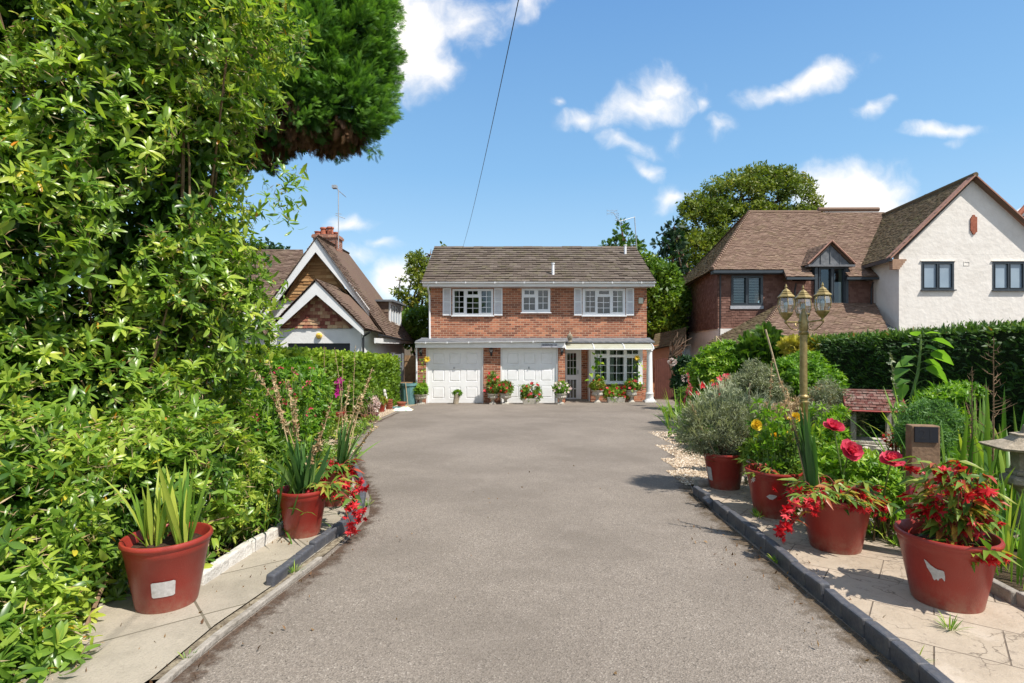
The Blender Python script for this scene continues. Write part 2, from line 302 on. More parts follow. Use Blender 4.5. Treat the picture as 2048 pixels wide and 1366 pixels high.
# ------------------------------------------------------------------ mesh building
def tag(o, label=None, cat=None, group=None, kind=None):
    for k, v in (('label', label), ('category', cat), ('group', group), ('kind', kind)):
        if v: o[k] = v
    return o
def thing(name, label, cat, loc, group=None):
    o = bpy.data.objects.new(name, None); COL.objects.link(o); o.location = loc; o.empty_display_size = .1
    WL[o.name] = Vector(loc); return tag(o, label, cat, group)
WL = {}
def finish(o, parent, local, verts=None):
    COL.objects.link(o)
    if parent is not None:
        o.parent = parent
        if not local: o.matrix_parent_inverse = Matrix.Translation(-WL.get(parent.name, Vector((0, 0, 0))))
        WL[o.name] = Vector((0, 0, 0))
class MB:
    def __init__(s): s.v = []; s.f = []; s.r = []
    def add(s, vs, fs, r=0.5):
        n = len(s.v); s.v.extend([tuple(v) for v in vs]); s.f.extend([tuple(i+n for i in f) for f in fs]); s.r.extend([r]*len(fs)); return s
    def box(s, x0, x1, y0, y1, z0, z1, r=.5):
        return s.add([(x0,y0,z0),(x1,y0,z0),(x1,y1,z0),(x0,y1,z0),(x0,y0,z1),(x1,y0,z1),(x1,y1,z1),(x0,y1,z1)],
                     [(0,3,2,1),(4,5,6,7),(0,1,5,4),(1,2,6,5),(2,3,7,6),(3,0,4,7)], r)
    def hexa(s, p): # 8 points: bottom 4 ccw, top 4 ccw
        return s.add(p, [(0,3,2,1),(4,5,6,7),(0,1,5,4),(1,2,6,5),(2,3,7,6),(3,0,4,7)])
    def quad(s, *p, r=.5): return s.add(p, [tuple(range(len(p)))], r)
    def prism(s, pts, d): # polygon pts extruded by vector d
        n = len(pts); d = Vector(d); a = [Vector(p) for p in pts]; b = [p+d for p in a]
        return s.add(a+b, [tuple(range(n))[::-1], tuple(range(n, 2*n))]+[(i, (i+1) % n, n+(i+1) % n, n+i) for i in range(n)])
    def tube(s, pts, rad, n=8, r=.5, cap=True):
        pts = [Vector(p) for p in pts]; k = len(pts)
        rads = rad if isinstance(rad, (list, tuple)) else [rad]*k
        vs = []; up = Vector((0, 0, 1))
        for i, p in enumerate(pts):
            t = (pts[min(i+1, k-1)]-pts[max(i-1, 0)]).normalized()
            a = t.cross(up if abs(t.z) < .95 else Vector((1, 0, 0))).normalized(); b = t.cross(a)
            for j in range(n):
                q = 2*PI*j/n; vs.append(p+(a*math.cos(q)+b*math.sin(q))*rads[i])
        fs = [(i*n+j, i*n+(j+1) % n, (i+1)*n+(j+1) % n, (i+1)*n+j) for i in range(k-1) for j in range(n)]
        if cap: fs += [tuple(range(n))[::-1], tuple(range((k-1)*n, k*n))]
        return s.add(vs, fs, r)
    def lathe(s, c, prof, n=24, ang0=0, flat=False, r=.5, sx=1, sy=1):
        c = Vector(c); vs = []
        for (rr, z) in prof:
            for j in range(n):
                q = 2*PI*j/n+ang0; vs.append((c.x+rr*math.cos(q)*sx, c.y+rr*math.sin(q)*sy, c.z+z))
        k = len(prof)
        fs = [(i*n+j, i*n+(j+1) % n, (i+1)*n+(j+1) % n, (i+1)*n+j) for i in range(k-1) for j in range(n)]
        return s.add(vs, fs, r)
    def sphere(s, c, rx, ry=None, rz=None, n=10, m=7, r=.5):
        ry = ry or rx; rz = rz or rx
        return s.lathe(c, [(max(1e-4, math.sin(PI*i/m)), 0) for i in range(m+1)], n, r=r) if False else s._sph(c, rx, ry, rz, n, m, r)
    def _sph(s, c, rx, ry, rz, n, m, r):
        vs = []
        for i in range(m+1):
            a = PI*i/m
            for j in range(n):
                q = 2*PI*j/n; vs.append((c[0]+rx*math.sin(a)*math.cos(q), c[1]+ry*math.sin(a)*math.sin(q), c[2]-rz*math.cos(a)))
        return s.add(vs, [(i*n+j, i*n+(j+1) % n, (i+1)*n+(j+1) % n, (i+1)*n+j) for i in range(m) for j in range(n)], r)
    def holed(s, x0, x1, z0, z1, holes, y0, y1):
        xs = sorted({x0, x1, *[min(max(h[0], x0), x1) for h in holes], *[min(max(h[1], x0), x1) for h in holes]})
        zs = sorted({z0, z1, *[min(max(h[2], z0), z1) for h in holes], *[min(max(h[3], z0), z1) for h in holes]})
        for a, b in zip(zs, zs[1:]):
            run = None; zc = (a+b)/2
            for c, d in zip(xs, xs[1:]):
                xc = (c+d)/2; solid = not any(h[0] < xc < h[1] and h[2] < zc < h[3] for h in holes)
                if solid: run = [run[0], d] if run else [c, d]
                if not solid and run: s.box(run[0], run[1], y0, y1, a, b); run = None
            if run: s.box(run[0], run[1], y0, y1, a, b)
        return s
    def build(s, name, mat, parent=None, local=False, smooth=False, bevel=0, label=None):
        me = bpy.data.meshes.new(name); me.from_pydata(s.v, [], s.f); me.update()
        at = me.attributes.new('rnd', 'FLOAT', 'FACE'); at.data.foreach_set('value', np.array(s.r, dtype=np.float32))
        me.materials.append(mat)
        if smooth:
            me.polygons.foreach_set('use_smooth', [True]*len(me.polygons)); me.set_sharp_from_angle(angle=math.radians(42))
        o = bpy.data.objects.new(name, me); finish(o, parent, local)
        if bevel:
            b = o.modifiers.new('bevel', 'BEVEL'); b.width = bevel; b.segments = 2; b.limit_method = 'ANGLE'
        if label: o['label'] = label
        return o
def slab_poly(name, pts, dz, mat, th=.0, kind='structure'):
    # polygon following the ground slope, dz above it
    mb = MB(); top = [Vector((p.x, p.y, gz(p.y)+dz)) for p in pts]
    if th: mb.prism([t-Vector((0, 0, th)) for t in top], (0, 0, th))
    else: mb.quad(*top)
    o = mb.build(name, mat); tag(o, kind=kind); return o

def npmesh(name, V, Fq, R, mat, parent=None, local=False, smooth=False):
    """V (n,3) verts, Fq (m,k) faces, R (m,) random per face"""
    me = bpy.data.meshes.new(name); n = len(V); m_, k = Fq.shape
    me.vertices.add(n); me.vertices.foreach_set('co', np.ascontiguousarray(V, dtype=np.float32).ravel())
    me.loops.add(m_*k); me.loops.foreach_set('vertex_index', np.ascontiguousarray(Fq, dtype=np.int32).ravel())
    me.polygons.add(m_); me.polygons.foreach_set('loop_start', np.arange(0, m_*k, k, dtype=np.int32))
    if smooth: me.polygons.foreach_set('use_smooth', np.ones(m_, dtype=bool))
    at = me.attributes.new('rnd', 'FLOAT', 'FACE'); at.data.foreach_set('value', np.clip(R, 0, 1).astype(np.float32))
    me.materials.append(mat); me.update(calc_edges=True); me.validate()
    o = bpy.data.objects.new(name, me); finish(o, parent, local); return o

# ---- leaf templates: (verts, quads, per-face value)
def t_leaf(w=.32, droop=.15, fold=.12, prof=((0, .12), (.3, .85), (.62, 1), (.88, .6), (1, .04))):
    v = []; 
    for t, k in prof:
        z = -droop*t*t
        v += [(-w/2*k, t, z+fold*w*k), (0, t, z), (w/2*k, t, z+fold*w*k)]
    f = []
    for i in range(len(prof)-1):
        a = i*3; f += [(a, a+1, a+4, a+3), (a+1, a+2, a+5, a+4)]
    return np.array(v, float), np.array(f), np.zeros(len(f))
def t_diamond(w=.4, droop=.1):
    v = [(0, 0, 0), (w/2, .45, .03), (0, 1, -droop), (-w/2, .45, .03)]
    return np.array(v, float), np.array([(0, 1, 2, 3)]), np.zeros(1)
def rotm(ax, a):
    return np.array(Matrix.Rotation(a, 3, ax))
def frames(d, up, roll=None):
    """rows: X, Y(=d), Z for each"""
    d = d/np.linalg.norm(d, axis=1, keepdims=True)
    x = np.cross(d, up); nn = np.linalg.norm(x, axis=1, keepdims=True); x = np.where(nn < 1e-3, np.array([[1., 0, 0]]), x/np.maximum(nn, 1e-6))
    z = np.cross(x, d)
    if roll is not None:
        c, s = np.cos(roll)[:, None], np.sin(roll)[:, None]; x, z = x*c+z*s, -x*s+z*c
    return np.stack([x, d, z], axis=1)
def combine(parts):
    V = []; Fs = []; R = []; n = 0
    for v, f, r in parts: V.append(v); Fs.append(f+n); R.append(r); n += len(v)
    return np.concatenate(V), np.concatenate(Fs), np.concatenate(R)
def xf(t, d, pos=(0, 0, 0), s=1., r=0., up=(0, 0, 1)):
    v, f, rr = t; fr = frames(np.array([d], float), np.array([up], float))[0]
    return (v*s)@fr+np.array(pos), f, rr+r
def t_whorl(rng, n=8, leaf=None, lo=.05, hi=.75):
    """rosette of leaves around +Y"""
    leaf = leaf or t_leaf(); ps = []
    for i in range(n):
        a = 2*PI*i/n+rng.uniform(-.3, .3); e = rng.uniform(lo, hi)
        d = (math.cos(a)*math.cos(e), math.sin(e), math.sin(a)*math.cos(e))
        ps.append(xf(leaf, d, (0, rng.uniform(-.12, .05), 0), rng.uniform(.75, 1.1), rng.uniform(-.10, .10), up=(0, 1, 0)))
    return combine(ps)
def t_random(rng, n=5, leaf=None, spread=.5):
    leaf = leaf or t_diamond(); ps = []
    for i in range(n):
        d = rng.normal(size=3); d[1] += .6; p = rng.normal(size=3)*spread*.5
        ps.append(xf(leaf, d, p, rng.uniform(.6, 1.1), rng.uniform(-.12, .12), up=rng.normal(size=3)))
    return combine(ps)
def t_spray(n=7, w=.09, ln=.55, curl=.12):
    """flat feathery conifer spray along +Y in the XY plane"""
    ps = []; bar = np.array([(-w/2, 0, 0), (w/2, 0, 0), (w*.3, 1, 0), (-w*.3, 1, 0)], float)
    def strip(p0, ang, L_):
        c, s = math.cos(ang), math.sin(ang); v = bar.copy(); v[:, 1] *= L_
        x = v[:, 0]*c+v[:, 1]*s; y = -v[:, 0]*s+v[:, 1]*c
        y0 = y+p0; return np.stack([x, y0, -curl*y0*y0-.25*np.abs(x)*curl], 1), np.array([(0, 1, 2, 3)]), np.zeros(1)
    ps.append(strip(0, 0, 1.0))
    for i in range(n):
        t = .08+.8*i/n
        for sgn in (-1, 1): ps.append(strip(t, sgn*(.75-.25*t), ln*(1-.65*t)))
    return combine(ps)
def scatter(name, temps, pos, d, size, rnd, mat, parent=None, rng=None, up=None, local=False, rollamt=.5, smooth=False):
    rng = rng or np.random.default_rng(1); n = len(pos)
    if n == 0: return None
    if not isinstance(temps, list): temps = [temps]
    up = np.tile([[0., 0, 1]], (n, 1)) if up is None else up
    fr = frames(d+rng.normal(size=(n, 3))*1e-3, up, rng.uniform(-1, 1, n)*rollamt)
    size = np.broadcast_to(size, (n,)); rnd = np.broadcast_to(rnd, (n,)); pick = rng.integers(0, len(temps), n)
    VV = []; FF = []; RR = []; off = 0
    for k, (tv, tf, trr) in enumerate(temps):
        ix = np.nonzero(pick == k)[0]
        if not len(ix): continue
        V = np.einsum('vi,nij->nvj', tv, fr[ix])*size[ix, None, None]+pos[ix, None, :]
        Fq = tf[None]+(np.arange(len(ix))*len(tv))[:, None, None]+off
        R = rnd[ix, None]+trr[None]; VV.append(V.reshape(-1, 3)); FF.append(Fq.reshape(-1, tf.shape[1])); RR.append(R.ravel()); off += len(ix)*len(tv)
    return npmesh(name, np.concatenate(VV), np.concatenate(FF), np.concatenate(RR), mat, parent, local, smooth)
def noise3(p, seed, freq=1.0, octs=5):
    r = np.random.default_rng(seed); s = np.zeros(len(p))
    for i in range(octs):
        w = r.normal(size=3)*freq*(1+.6*i); s += np.sin(p@w+r.uniform(0, 6.28))/(1+.35*i)
    return s/2.2
def blob(c, r, n, rng, lump=.15, depth=.3, seed=0, hemi=None):
    d = rng.normal(size=(n, 3)); d /= np.linalg.norm(d, axis=1, keepdims=True)
    if hemi is not None: d[:, 2] = np.where(d[:, 2] < hemi, -d[:, 2], d[:, 2])
    rad = 1+lump*noise3(d*3.2, seed+11, 1.0)
    dep = 1-depth*rng.random(n)**1.6
    r = np.array(r, float); c = np.array(c, float)
    pos = c+d*r*(rad*dep)[:, None]; nm = d/r; nm /= np.linalg.norm(nm, axis=1, keepdims=True)
    return pos, nm
def inside(p, blobs, k=.72):
    m = np.zeros(len(p), bool)
    for c, r in blobs: m |= (((p-np.array(c))/np.array(r))**2).sum(1) < k*k
    return m
def cloud(blobs, dens, rng, lump=.15, depth=.3, gap=-.9, gfreq=2.2, zfloor=True, seed=3, cull=True):
    PP = []; NN = []
    for i, (c, r) in enumerate(blobs):
        area = 4*PI*(((r[0]*r[1])**1.6+(r[0]*r[2])**1.6+(r[1]*r[2])**1.6)/3)**(1/1.6)
        p, nm = blob(c, r, max(8, int(area*dens)), rng, lump, depth, seed+i)
        if cull: 
            others = [b for j, b in enumerate(blobs) if j != i]; k = ~inside(p, others, .8); p, nm = p[k], nm[k]
        PP.append(p); NN.append(nm)
    p = np.concatenate(PP); nm = np.concatenate(NN)
    k = noise3(p, seed+77, gfreq) > gap
    if zfloor: k &= p[:, 2] > (-.036*np.minimum(p[:, 1], 20.8)+.03)
    return p[k], nm[k]
def strap(mb, base, ang, L_, w, lean, droop, r=.5, n=6, fold=.25, twist=0.):
    """one blade: base point, heading angle, length, width, lean (0 upright), droop bend"""
    b = Vector(base); h = Vector((math.cos(ang), math.sin(ang), 0)); side = Vector((-math.sin(ang+twist), math.cos(ang+twist), 0)); vs = []; p = b.copy(); e = lean
    for i in range(n+1):
        t = i/n; k = min(1, .45+1.6*t) if t < .45 else max(.02, 1-((t-.45)/.55)**2.2); ww = w/2*k
        dr = Vector((h.x*math.sin(e), h.y*math.sin(e), math.cos(e))); nrm = h*math.cos(e)-Vector((0, 0, math.sin(e)))
        vs += [p-side*ww+nrm*ww*fold, p, p+side*ww+nrm*ww*fold]; p = p+dr*(L_/n); e += droop/n*(.4+1.2*t)
    fs = []
    for i in range(n):
        a = i*3; fs += [(a, a+1, a+4, a+3), (a+1, a+2, a+5, a+4)]
    mb.add([tuple(v) for v in vs], fs, r)
def tiled(mb, p0, p1, p2, p3, gauge, tw, th=.02, rng=random.Random(4), jit=.25, sag=0.):
    """p0 eave left, p1 eave right, p2 ridge right, p3 ridge left -> courses of separate tiles"""
    p0, p1, p2, p3 = [Vector(p) for p in (p0, p1, p2, p3)]
    nrm = (p1-p0).cross(p3-p0).normalized(); e = (p1-p0).normalized()
    H = max((p3-p0).dot(nrm.cross(e)), (p2-p0).dot(nrm.cross(e))); nc = max(1, round(abs(H)/gauge))
    for i in range(nc):
        t0, t1 = i/nc, min(1, (i+1.35)/nc)
        a0, b0 = p0.lerp(p3, t0), p1.lerp(p2, t0); a1, b1 = p0.lerp(p3, t1), p1.lerp(p2, t1)
        s0, s1 = (a0-p0).dot(e), (b0-p0).dot(e); u0, u1 = (a1-p0).dot(e), (b1-p0).dot(e)
        base0 = a0-e*s0; base1 = a1-e*u0
        off = (tw/2 if i % 2 else 0); k = math.floor((s0-off)/tw)
        while True:
            xa = max(s0, off+k*tw); xb = min(s1, off+(k+1)*tw); k += 1
            if xa >= s1-1e-4: break
            if xb-xa < tw*.08: continue
            g_ = .003; xa_, xb_ = xa+g_, xb-g_; ua = min(max(xa_, u0), u1); ub = min(max(xb_, u0), u1)
            if i == 0: pass
            lift = th*(1+rng.uniform(-jit, jit)); dn = (base0-base1).normalized()*rng.uniform(0, .12*gauge)
            w0 = base0+e*xa_+dn+nrm*lift; w1 = base0+e*xb_+dn+nrm*lift*(1+rng.uniform(-.2, .2))
            w2 = base1+e*ub+nrm*.002; w3 = base1+e*ua+nrm*.002
            q0, q1 = w0-nrm*th*1.1, w1-nrm*th*1.1
            mb.add([w0, w1, w2, w3, q0, q1], [(0, 1, 2, 3), (4, 5, 1, 0), (4, 0, 3), (5, 2, 1)], rng.random())
def text(parent, s, size, loc, rot, mat, name='lettering', align='CENTER', depth=.002):
    cu = bpy.data.curves.new(name, 'FONT'); cu.body = s; cu.size = size; cu.extrude = depth; cu.align_x = align; cu.align_y = 'CENTER'
    t = bpy.data.objects.new(name+'_tmp', cu); COL.objects.link(t)
    bpy.context.view_layer.update(); me = bpy.data.meshes.new_from_object(t.evaluated_get(bpy.context.evaluated_depsgraph_get()))
    bpy.data.objects.remove(t); me.transform(Matrix.Translation(loc)@Matrix.Rotation(PI/2, 4, 'X')@rot if False else Matrix.Translation(loc)@rot@Matrix.Rotation(PI/2, 4, 'X'))
    me.materials.clear(); me.materials.append(mat); o = bpy.data.objects.new(name, me); finish(o, parent, False); return o
I4 = Matrix.Identity(4)
# ================================================================== SETTING
gb = MB(); gb.quad((-300, -60, gz(0)+1.5), (300, -60, gz(0)+1.5), (300, -2, .03), (-300, -2, .03))
gb = MB(); ys = [-40, 0, 20.8, 900]; zz = [.06, -.06, -.8088, -.8088]
for i in range(3): gb.quad((-600, ys[i], zz[i]), (600, ys[i], zz[i]), (600, ys[i+1], zz[i+1]), (-600, ys[i+1], zz[i+1]))
tag(gb.build('ground', m_earth), kind='structure')
dl = [(-60,1500),(120,1500),(330,1366),(440,1265),(545,1183),(590,1150),(645,1108),(693,1066),(722,1040),(737,1008),(724,975),(714,945),(697,916),(700,880),(730,851),(791,823),(836,809)]
dr = [(1310,802),(1345,800),(1368,815),(1362,850),(1350,880),(1350,930),(1385,975),(1440,1032),(1500,1080),(1600,1165),(1740,1278),(1870,1385),(1990,1500)]
pts = [G(*q) for q in dl]+[Vector((X(836, 21), 21.0, 0)), Vector((X(1130, 21), 21.0, 0)), Vector((X(1135, 22.3), 22.3, 0)), Vector((X(1320, 22.3), 22.3, 0))]+[G(*q) for q in dr[1:]]
pts = [Vector((-2.2, -3, 0))]+pts[2:]; pts.append(Vector((2.6, -3, 0)))
slab_poly('driveway', pts, .0, m_asph)
slab_poly('path', [G(*q) for q in [(-200,1500),(-200,1380),(60,1290),(250,1180),(400,1165),(480,1118),(570,1062),(640,1020),(690,975),(716,945)]]+[G(*q) for q in [(724,975),(735,1008),(720,1040),(690,1064),(640,1106),(545,1176),(430,1256),(300,1366),(100,1500)]], .02, m_slab)
slab_poly('paving', [G(*q) for q in [(1396,974),(1500,966),(1600,975),(1730,1040),(1830,1104),(1975,1180),(2048,1222),(2300,1350),(2300,1500),(2040,1500),(1885,1368),(1748,1262),(1610,1152),(1508,1068),(1446,1022)]], .02, m_pave)
slab_poly('gravel_border_left', [G(*q) for q in [(697,914),(700,880),(730,851),(791,823),(836,809)]]+[Vector((X(800, 20.9), 20.9, 0)), Vector((-4.5, 14, 0)), Vector((-4.6, 9.4, 0)), Vector((-3.6, 7.2, 0))], .006, m_gravel)
slab_poly('gravel_border_right', [G(*q) for q in [(1396,974),(1350,930),(1350,880),(1362,850),(1380,845)]]+[Vector((5.0, 10, 0)), Vector((4.6, 7.5, 0)), Vector((3.5, 6.6, 0))], .006, m_gravel)
slab_poly('soil_strip', [G(*q) for q in [(345,1358),(445,1270),(560,1180),(650,1112),(700,1070),(693,1064),(640,1104),(545,1176),(430,1256),(300,1366)]], .012, m_mortar)
for (qx, qy, rx_, ry_) in ((1185, 824, 62, 5.5), (1205, 838, 52, 3.5), (1060, 818, 40, 2)):
    slab_poly('driveway_patch', [G(qx+rx_*math.cos(t*PI/9), qy+ry_*math.sin(t*PI/9)) for t in range(18)][::-1], .004, simple('dark_asphalt_patch', (.17, .15, .13), (.13, .115, .10), 60, .9, .1, .005, 120))
def dirt_band(name, pix, wid, side, col, seed):
    g_ = [G(*q) for q in pix]; mb_v = []; fs = []; at = []; n = 6; pts_ = []
    for a_, b_ in zip(g_, g_[1:]):
        for k in range(8): pts_.append(a_.lerp(b_, k/8))
    pts_.append(g_[-1])
    for i, p_ in enumerate(pts_):
        t_ = (pts_[min(i+1, len(pts_)-1)]-pts_[max(0, i-1)]).normalized(); nn = Vector((-t_.y, t_.x, 0))*side
        for j in range(n): q = p_+nn*(wid*j/(n-1)); mb_v.append((q.x, q.y, gz(q.y)+.005)); at.append(1-j/(n-1))
    for i in range(len(pts_)-1):
        for j in range(n-1): k = i*n+j; fs.append((k, k+1, k+n+1, k+n) if side > 0 else (k, k+n, k+n+1, k+1))
    me = bpy.data.meshes.new(name); me.from_pydata(mb_v, [], fs); t = me.attributes.new('fade', 'FLOAT', 'POINT'); t.data.foreach_set('value', at)
    M = Mat(name+'_mat'); f = M.new('ShaderNodeAttribute', attribute_name='fade').outputs['Fac']
    M.base(M.ramp(M.noise(50, 6, .7), [(.35, tuple(v*.5 for v in col)), (.6, col), (.8, tuple(v*1.9 for v in col))]), .95, .1)
    al = M.ramp(M.math('ADD', M.math('MULTIPLY', f, .62), M.math('MULTIPLY', M.math('SUBTRACT', M.noise(9, 9, .82), .5), 1.5)), [(.34, 0.0), (.62, .72)])
    M.L.new(al, M.b.inputs['Alpha']); me.materials.append(M.m); o = bpy.data.objects.new(name, me); COL.objects.link(o); tag(o, kind='structure')
dirt_band('kerb_dirt', [(340,1366),(450,1276),(560,1190),(650,1122),(705,1072),(738,1030),(742,1000),(728,965),(712,925),(700,885),(735,852),(795,825)],   .27, -1, (.12, .075, .05), 1)
dirt_band('kerb_dirt', [(1355,905),(1386,985),(1440,1036),(1500,1086),(1600,1174),(1740,1290),(1860,1392)], .36, -1, (.15, .11, .07), 2)
# loose gravel stones (nobody could count them)
rg = np.random.default_rng(5)
cube = (np.array([(-.5,-.4,0),(.5,-.35,0),(.4,.45,0),(-.4,.4,0),(-.3,-.2,.45),(.25,-.25,.5),(.3,.25,.42),(-.25,.2,.5)]), np.array([(0,1,5,4),(1,2,6,5),(2,3,7,6),(3,0,4,7),(4,5,6,7)]), np.zeros(5))
def gravel_stones(name, region, n, seed):
    r = np.random.default_rng(seed); a = np.array(region); i = r.integers(0, len(a), n); j = r.random((n, 2))
    q = a[i]; x = q[:, 0]+j[:, 0]*(q[:, 1]-q[:, 0]); y = q[:, 2]+j[:, 1]*(q[:, 3]-q[:, 2]); z = -.036*np.minimum(y, 20.8)+.004
    d = np.stack([r.normal(size=n), r.normal(size=n), r.normal(size=n)*.15], 1)
    M = Mat(name+'_mat'); M.base(M.ramp(M.attr(), [(0, (.24, .16, .10)), (.5, (.46, .36, .25)), (.85, (.60, .50, .38)), (1, (.78, .72, .62))]), .85, .2)
    o = scatter(name, cube, np.stack([x, y, z], 1), d, r.uniform(.012, .028, n), r.random(n), M.m, None, r); tag(o, kind='stuff'); return o
gravel_stones('gravel', [(-3.4,-2.7,8.2,9.5),(-3.8,-3.15,9.5,11.5),(-4.1,-3.5,11.5,14),(-4.2,-3.72,14,17.5),(-4.2,-3.85,17.5,20),(2.15,2.6,6.7,7.6),(2.35,2.9,7.6,8.6),(2.65,3.3,8.6,10),(3.0,3.6,10,12)], 9000, 3)

# ================================================================== KERBS AND EDGING
def block(name, p, q, h, w, mat, label, cat, group, tilt=0, jig=0, z0=0.0, rnd=None):
    L_ = (q-p).length-.008; c = (p+q)/2; a = math.atan2(q.y-p.y, q.x-p.x); mb = MB(); r = .012
    mb.box(-L_/2, L_/2, -w/2, w/2, -.05, h)
    o = mb.build(name, mat, bevel=r); o.location = (c.x, c.y, gz(c.y)+z0); o.rotation_euler = (tilt, math.atan2(-(gz(q.y)-gz(p.y)), L_)+jig, a)
    return tag(o, label, cat, group)
def along(pix, n):
    g_ = [G(*q) for q in pix]; d = [0]
    for a, b in zip(g_, g_[1:]): d.append(d[-1]+(b-a).length)
    out = []
    for i in range(n+1):
        t = d[-1]*i/n; k = max(j for j in range(len(d)) if d[j] <= t+1e-9); k = min(k, len(g_)-2)
        out.append(g_[k].lerp(g_[k+1], (t-d[k])/(d[k+1]-d[k])))
    return out, d[-1]
random.seed(3)
ORDF = ',second,third,fourth,fifth,sixth,seventh,eighth,ninth,tenth,eleventh,twelfth,thirteenth,fourteenth,fifteenth,sixteenth,seventeenth,eighteenth,nineteenth,twentieth,twenty first,twenty second,twenty third,twenty fourth,twenty fifth'.split(',')
kr = [(1391,988),(1450,1034),(1510,1083),(1612,1170),(1752,1288),(1890,1405),(2010,1510)]
pp, L0 = along(kr, 1); nk = round(L0/.215); pp, _ = along(kr, nk)
for i in range(nk):
    lab = 'leaning edging brick tipped sideways near the far end of the right kerb' if i == 2 else f'dark edging brick, {ORDF[i]} from the far end of the right kerb' if i else 'dark edging brick at the far end of the right kerb by the log edging'
    block('edging_brick', pp[i], pp[i+1], .105+random.uniform(-.014, .012), .066, m_edge, lab, 'edging brick', 'edging bricks of the right kerb', tilt=(.5 if i == 2 else random.uniform(-.10, .10)), jig=random.uniform(-.05, .05))
ORD = 'nearest,second,third,fourth,fifth,sixth,seventh,eighth,ninth,tenth,eleventh,twelfth,thirteenth,fourteenth,fifteenth,sixteenth,seventeenth,eighteenth,nineteenth,twentieth,twenty first,twenty second,twenty third,twenty fourth,twenty fifth'.split(',')
kl = [(537,1178),(600,1128),(650,1090),(700,1053),(724,1020),(727,985),(714,952),(694,930)]
pp, L0 = along(kl, 1); nk = round(L0/.215); pp, _ = along(kl, nk)
for i in range(nk):
    block('edging_brick', pp[i], pp[i+1], (.085 if i < 3 else .11)+random.uniform(-.006, .006), .062, m_edge,
          'lowest front edging brick where the left kerb begins beside the slabs' if i == 0 else f'dark edging brick, {ORDF[i]} from the near end of the left kerb', 'edging brick', 'edging bricks of the left kerb', tilt=random.uniform(-.08, .08), jig=random.uniform(-.03, .03))
ws = [(395,1178),(470,1128),(560,1072),(600,1040)]
pp, L0 = along(ws, 1); nk = 5; pp, _ = along(ws, nk)
for i in range(nk):
    block('edging_stone', pp[i], pp[i+1], .10+random.uniform(-.015, .015), .07, m_whitestone, ('nearest', 'second', 'middle', 'fourth', 'farthest')[i]+' whitish worn edging stone behind the left slab path', 'edging stone', 'white edging stones behind the left path', jig=random.uniform(-.04, .04), tilt=random.uniform(-.1, .1))
for j, (pix, n, h, w, lab) in enumerate([([(1720,1046),(1775,1076),(1832,1110)], 2, .09, .06, 'concrete edging between the back of the right paving and the flower bed'),
                                  ([(1955,1172),(2034,1216)], 1, .10, .06, 'sunlit concrete edging piece at the right beside the tall iris leaves'),
                                  ([(2040,1214),(2130,1262)], 1, .10, .06, 'cut concrete edging piece at the far right edge of the photo')]):
    pp, _ = along(pix, n)
    for i in range(n): block('concrete_edging', pp[i], pp[i+1], h, w, m_conc, (('farther ', 'nearer ')[i]+lab if n == 2 else lab), 'edging', 'concrete edging behind the right paving')
mb = MB(); a, b = G(1392, 976), G(1505, 968); mb.tube([a+Vector((0, 0, .05)), b+Vector((0, 0, .06))], .05, 10)
tag(mb.build('log_edging', m_conc), 'pale rounded log edging at the far end of the right paving', 'log edging')
mb = MB(); pl_ = [G(*q) for q in [(318,1380),(430,1282),(548,1192),(640,1122)]]
for a, b in zip(pl_, pl_[1:]):
    mb.hexa([a+Vector((-.02,0,0)), a+Vector((.02,0,0)), b+Vector((.02,0,0)), b+Vector((-.02,0,0)), a+Vector((-.02,0,.035)), a+Vector((.02,0,.035)), b+Vector((.02,0,.035)), b+Vector((-.02,0,.035))])
tag(mb.build('edging_strip', m_conc, bevel=.006), 'thin concrete strip set flush between driveway and left slabs', 'edging strip')

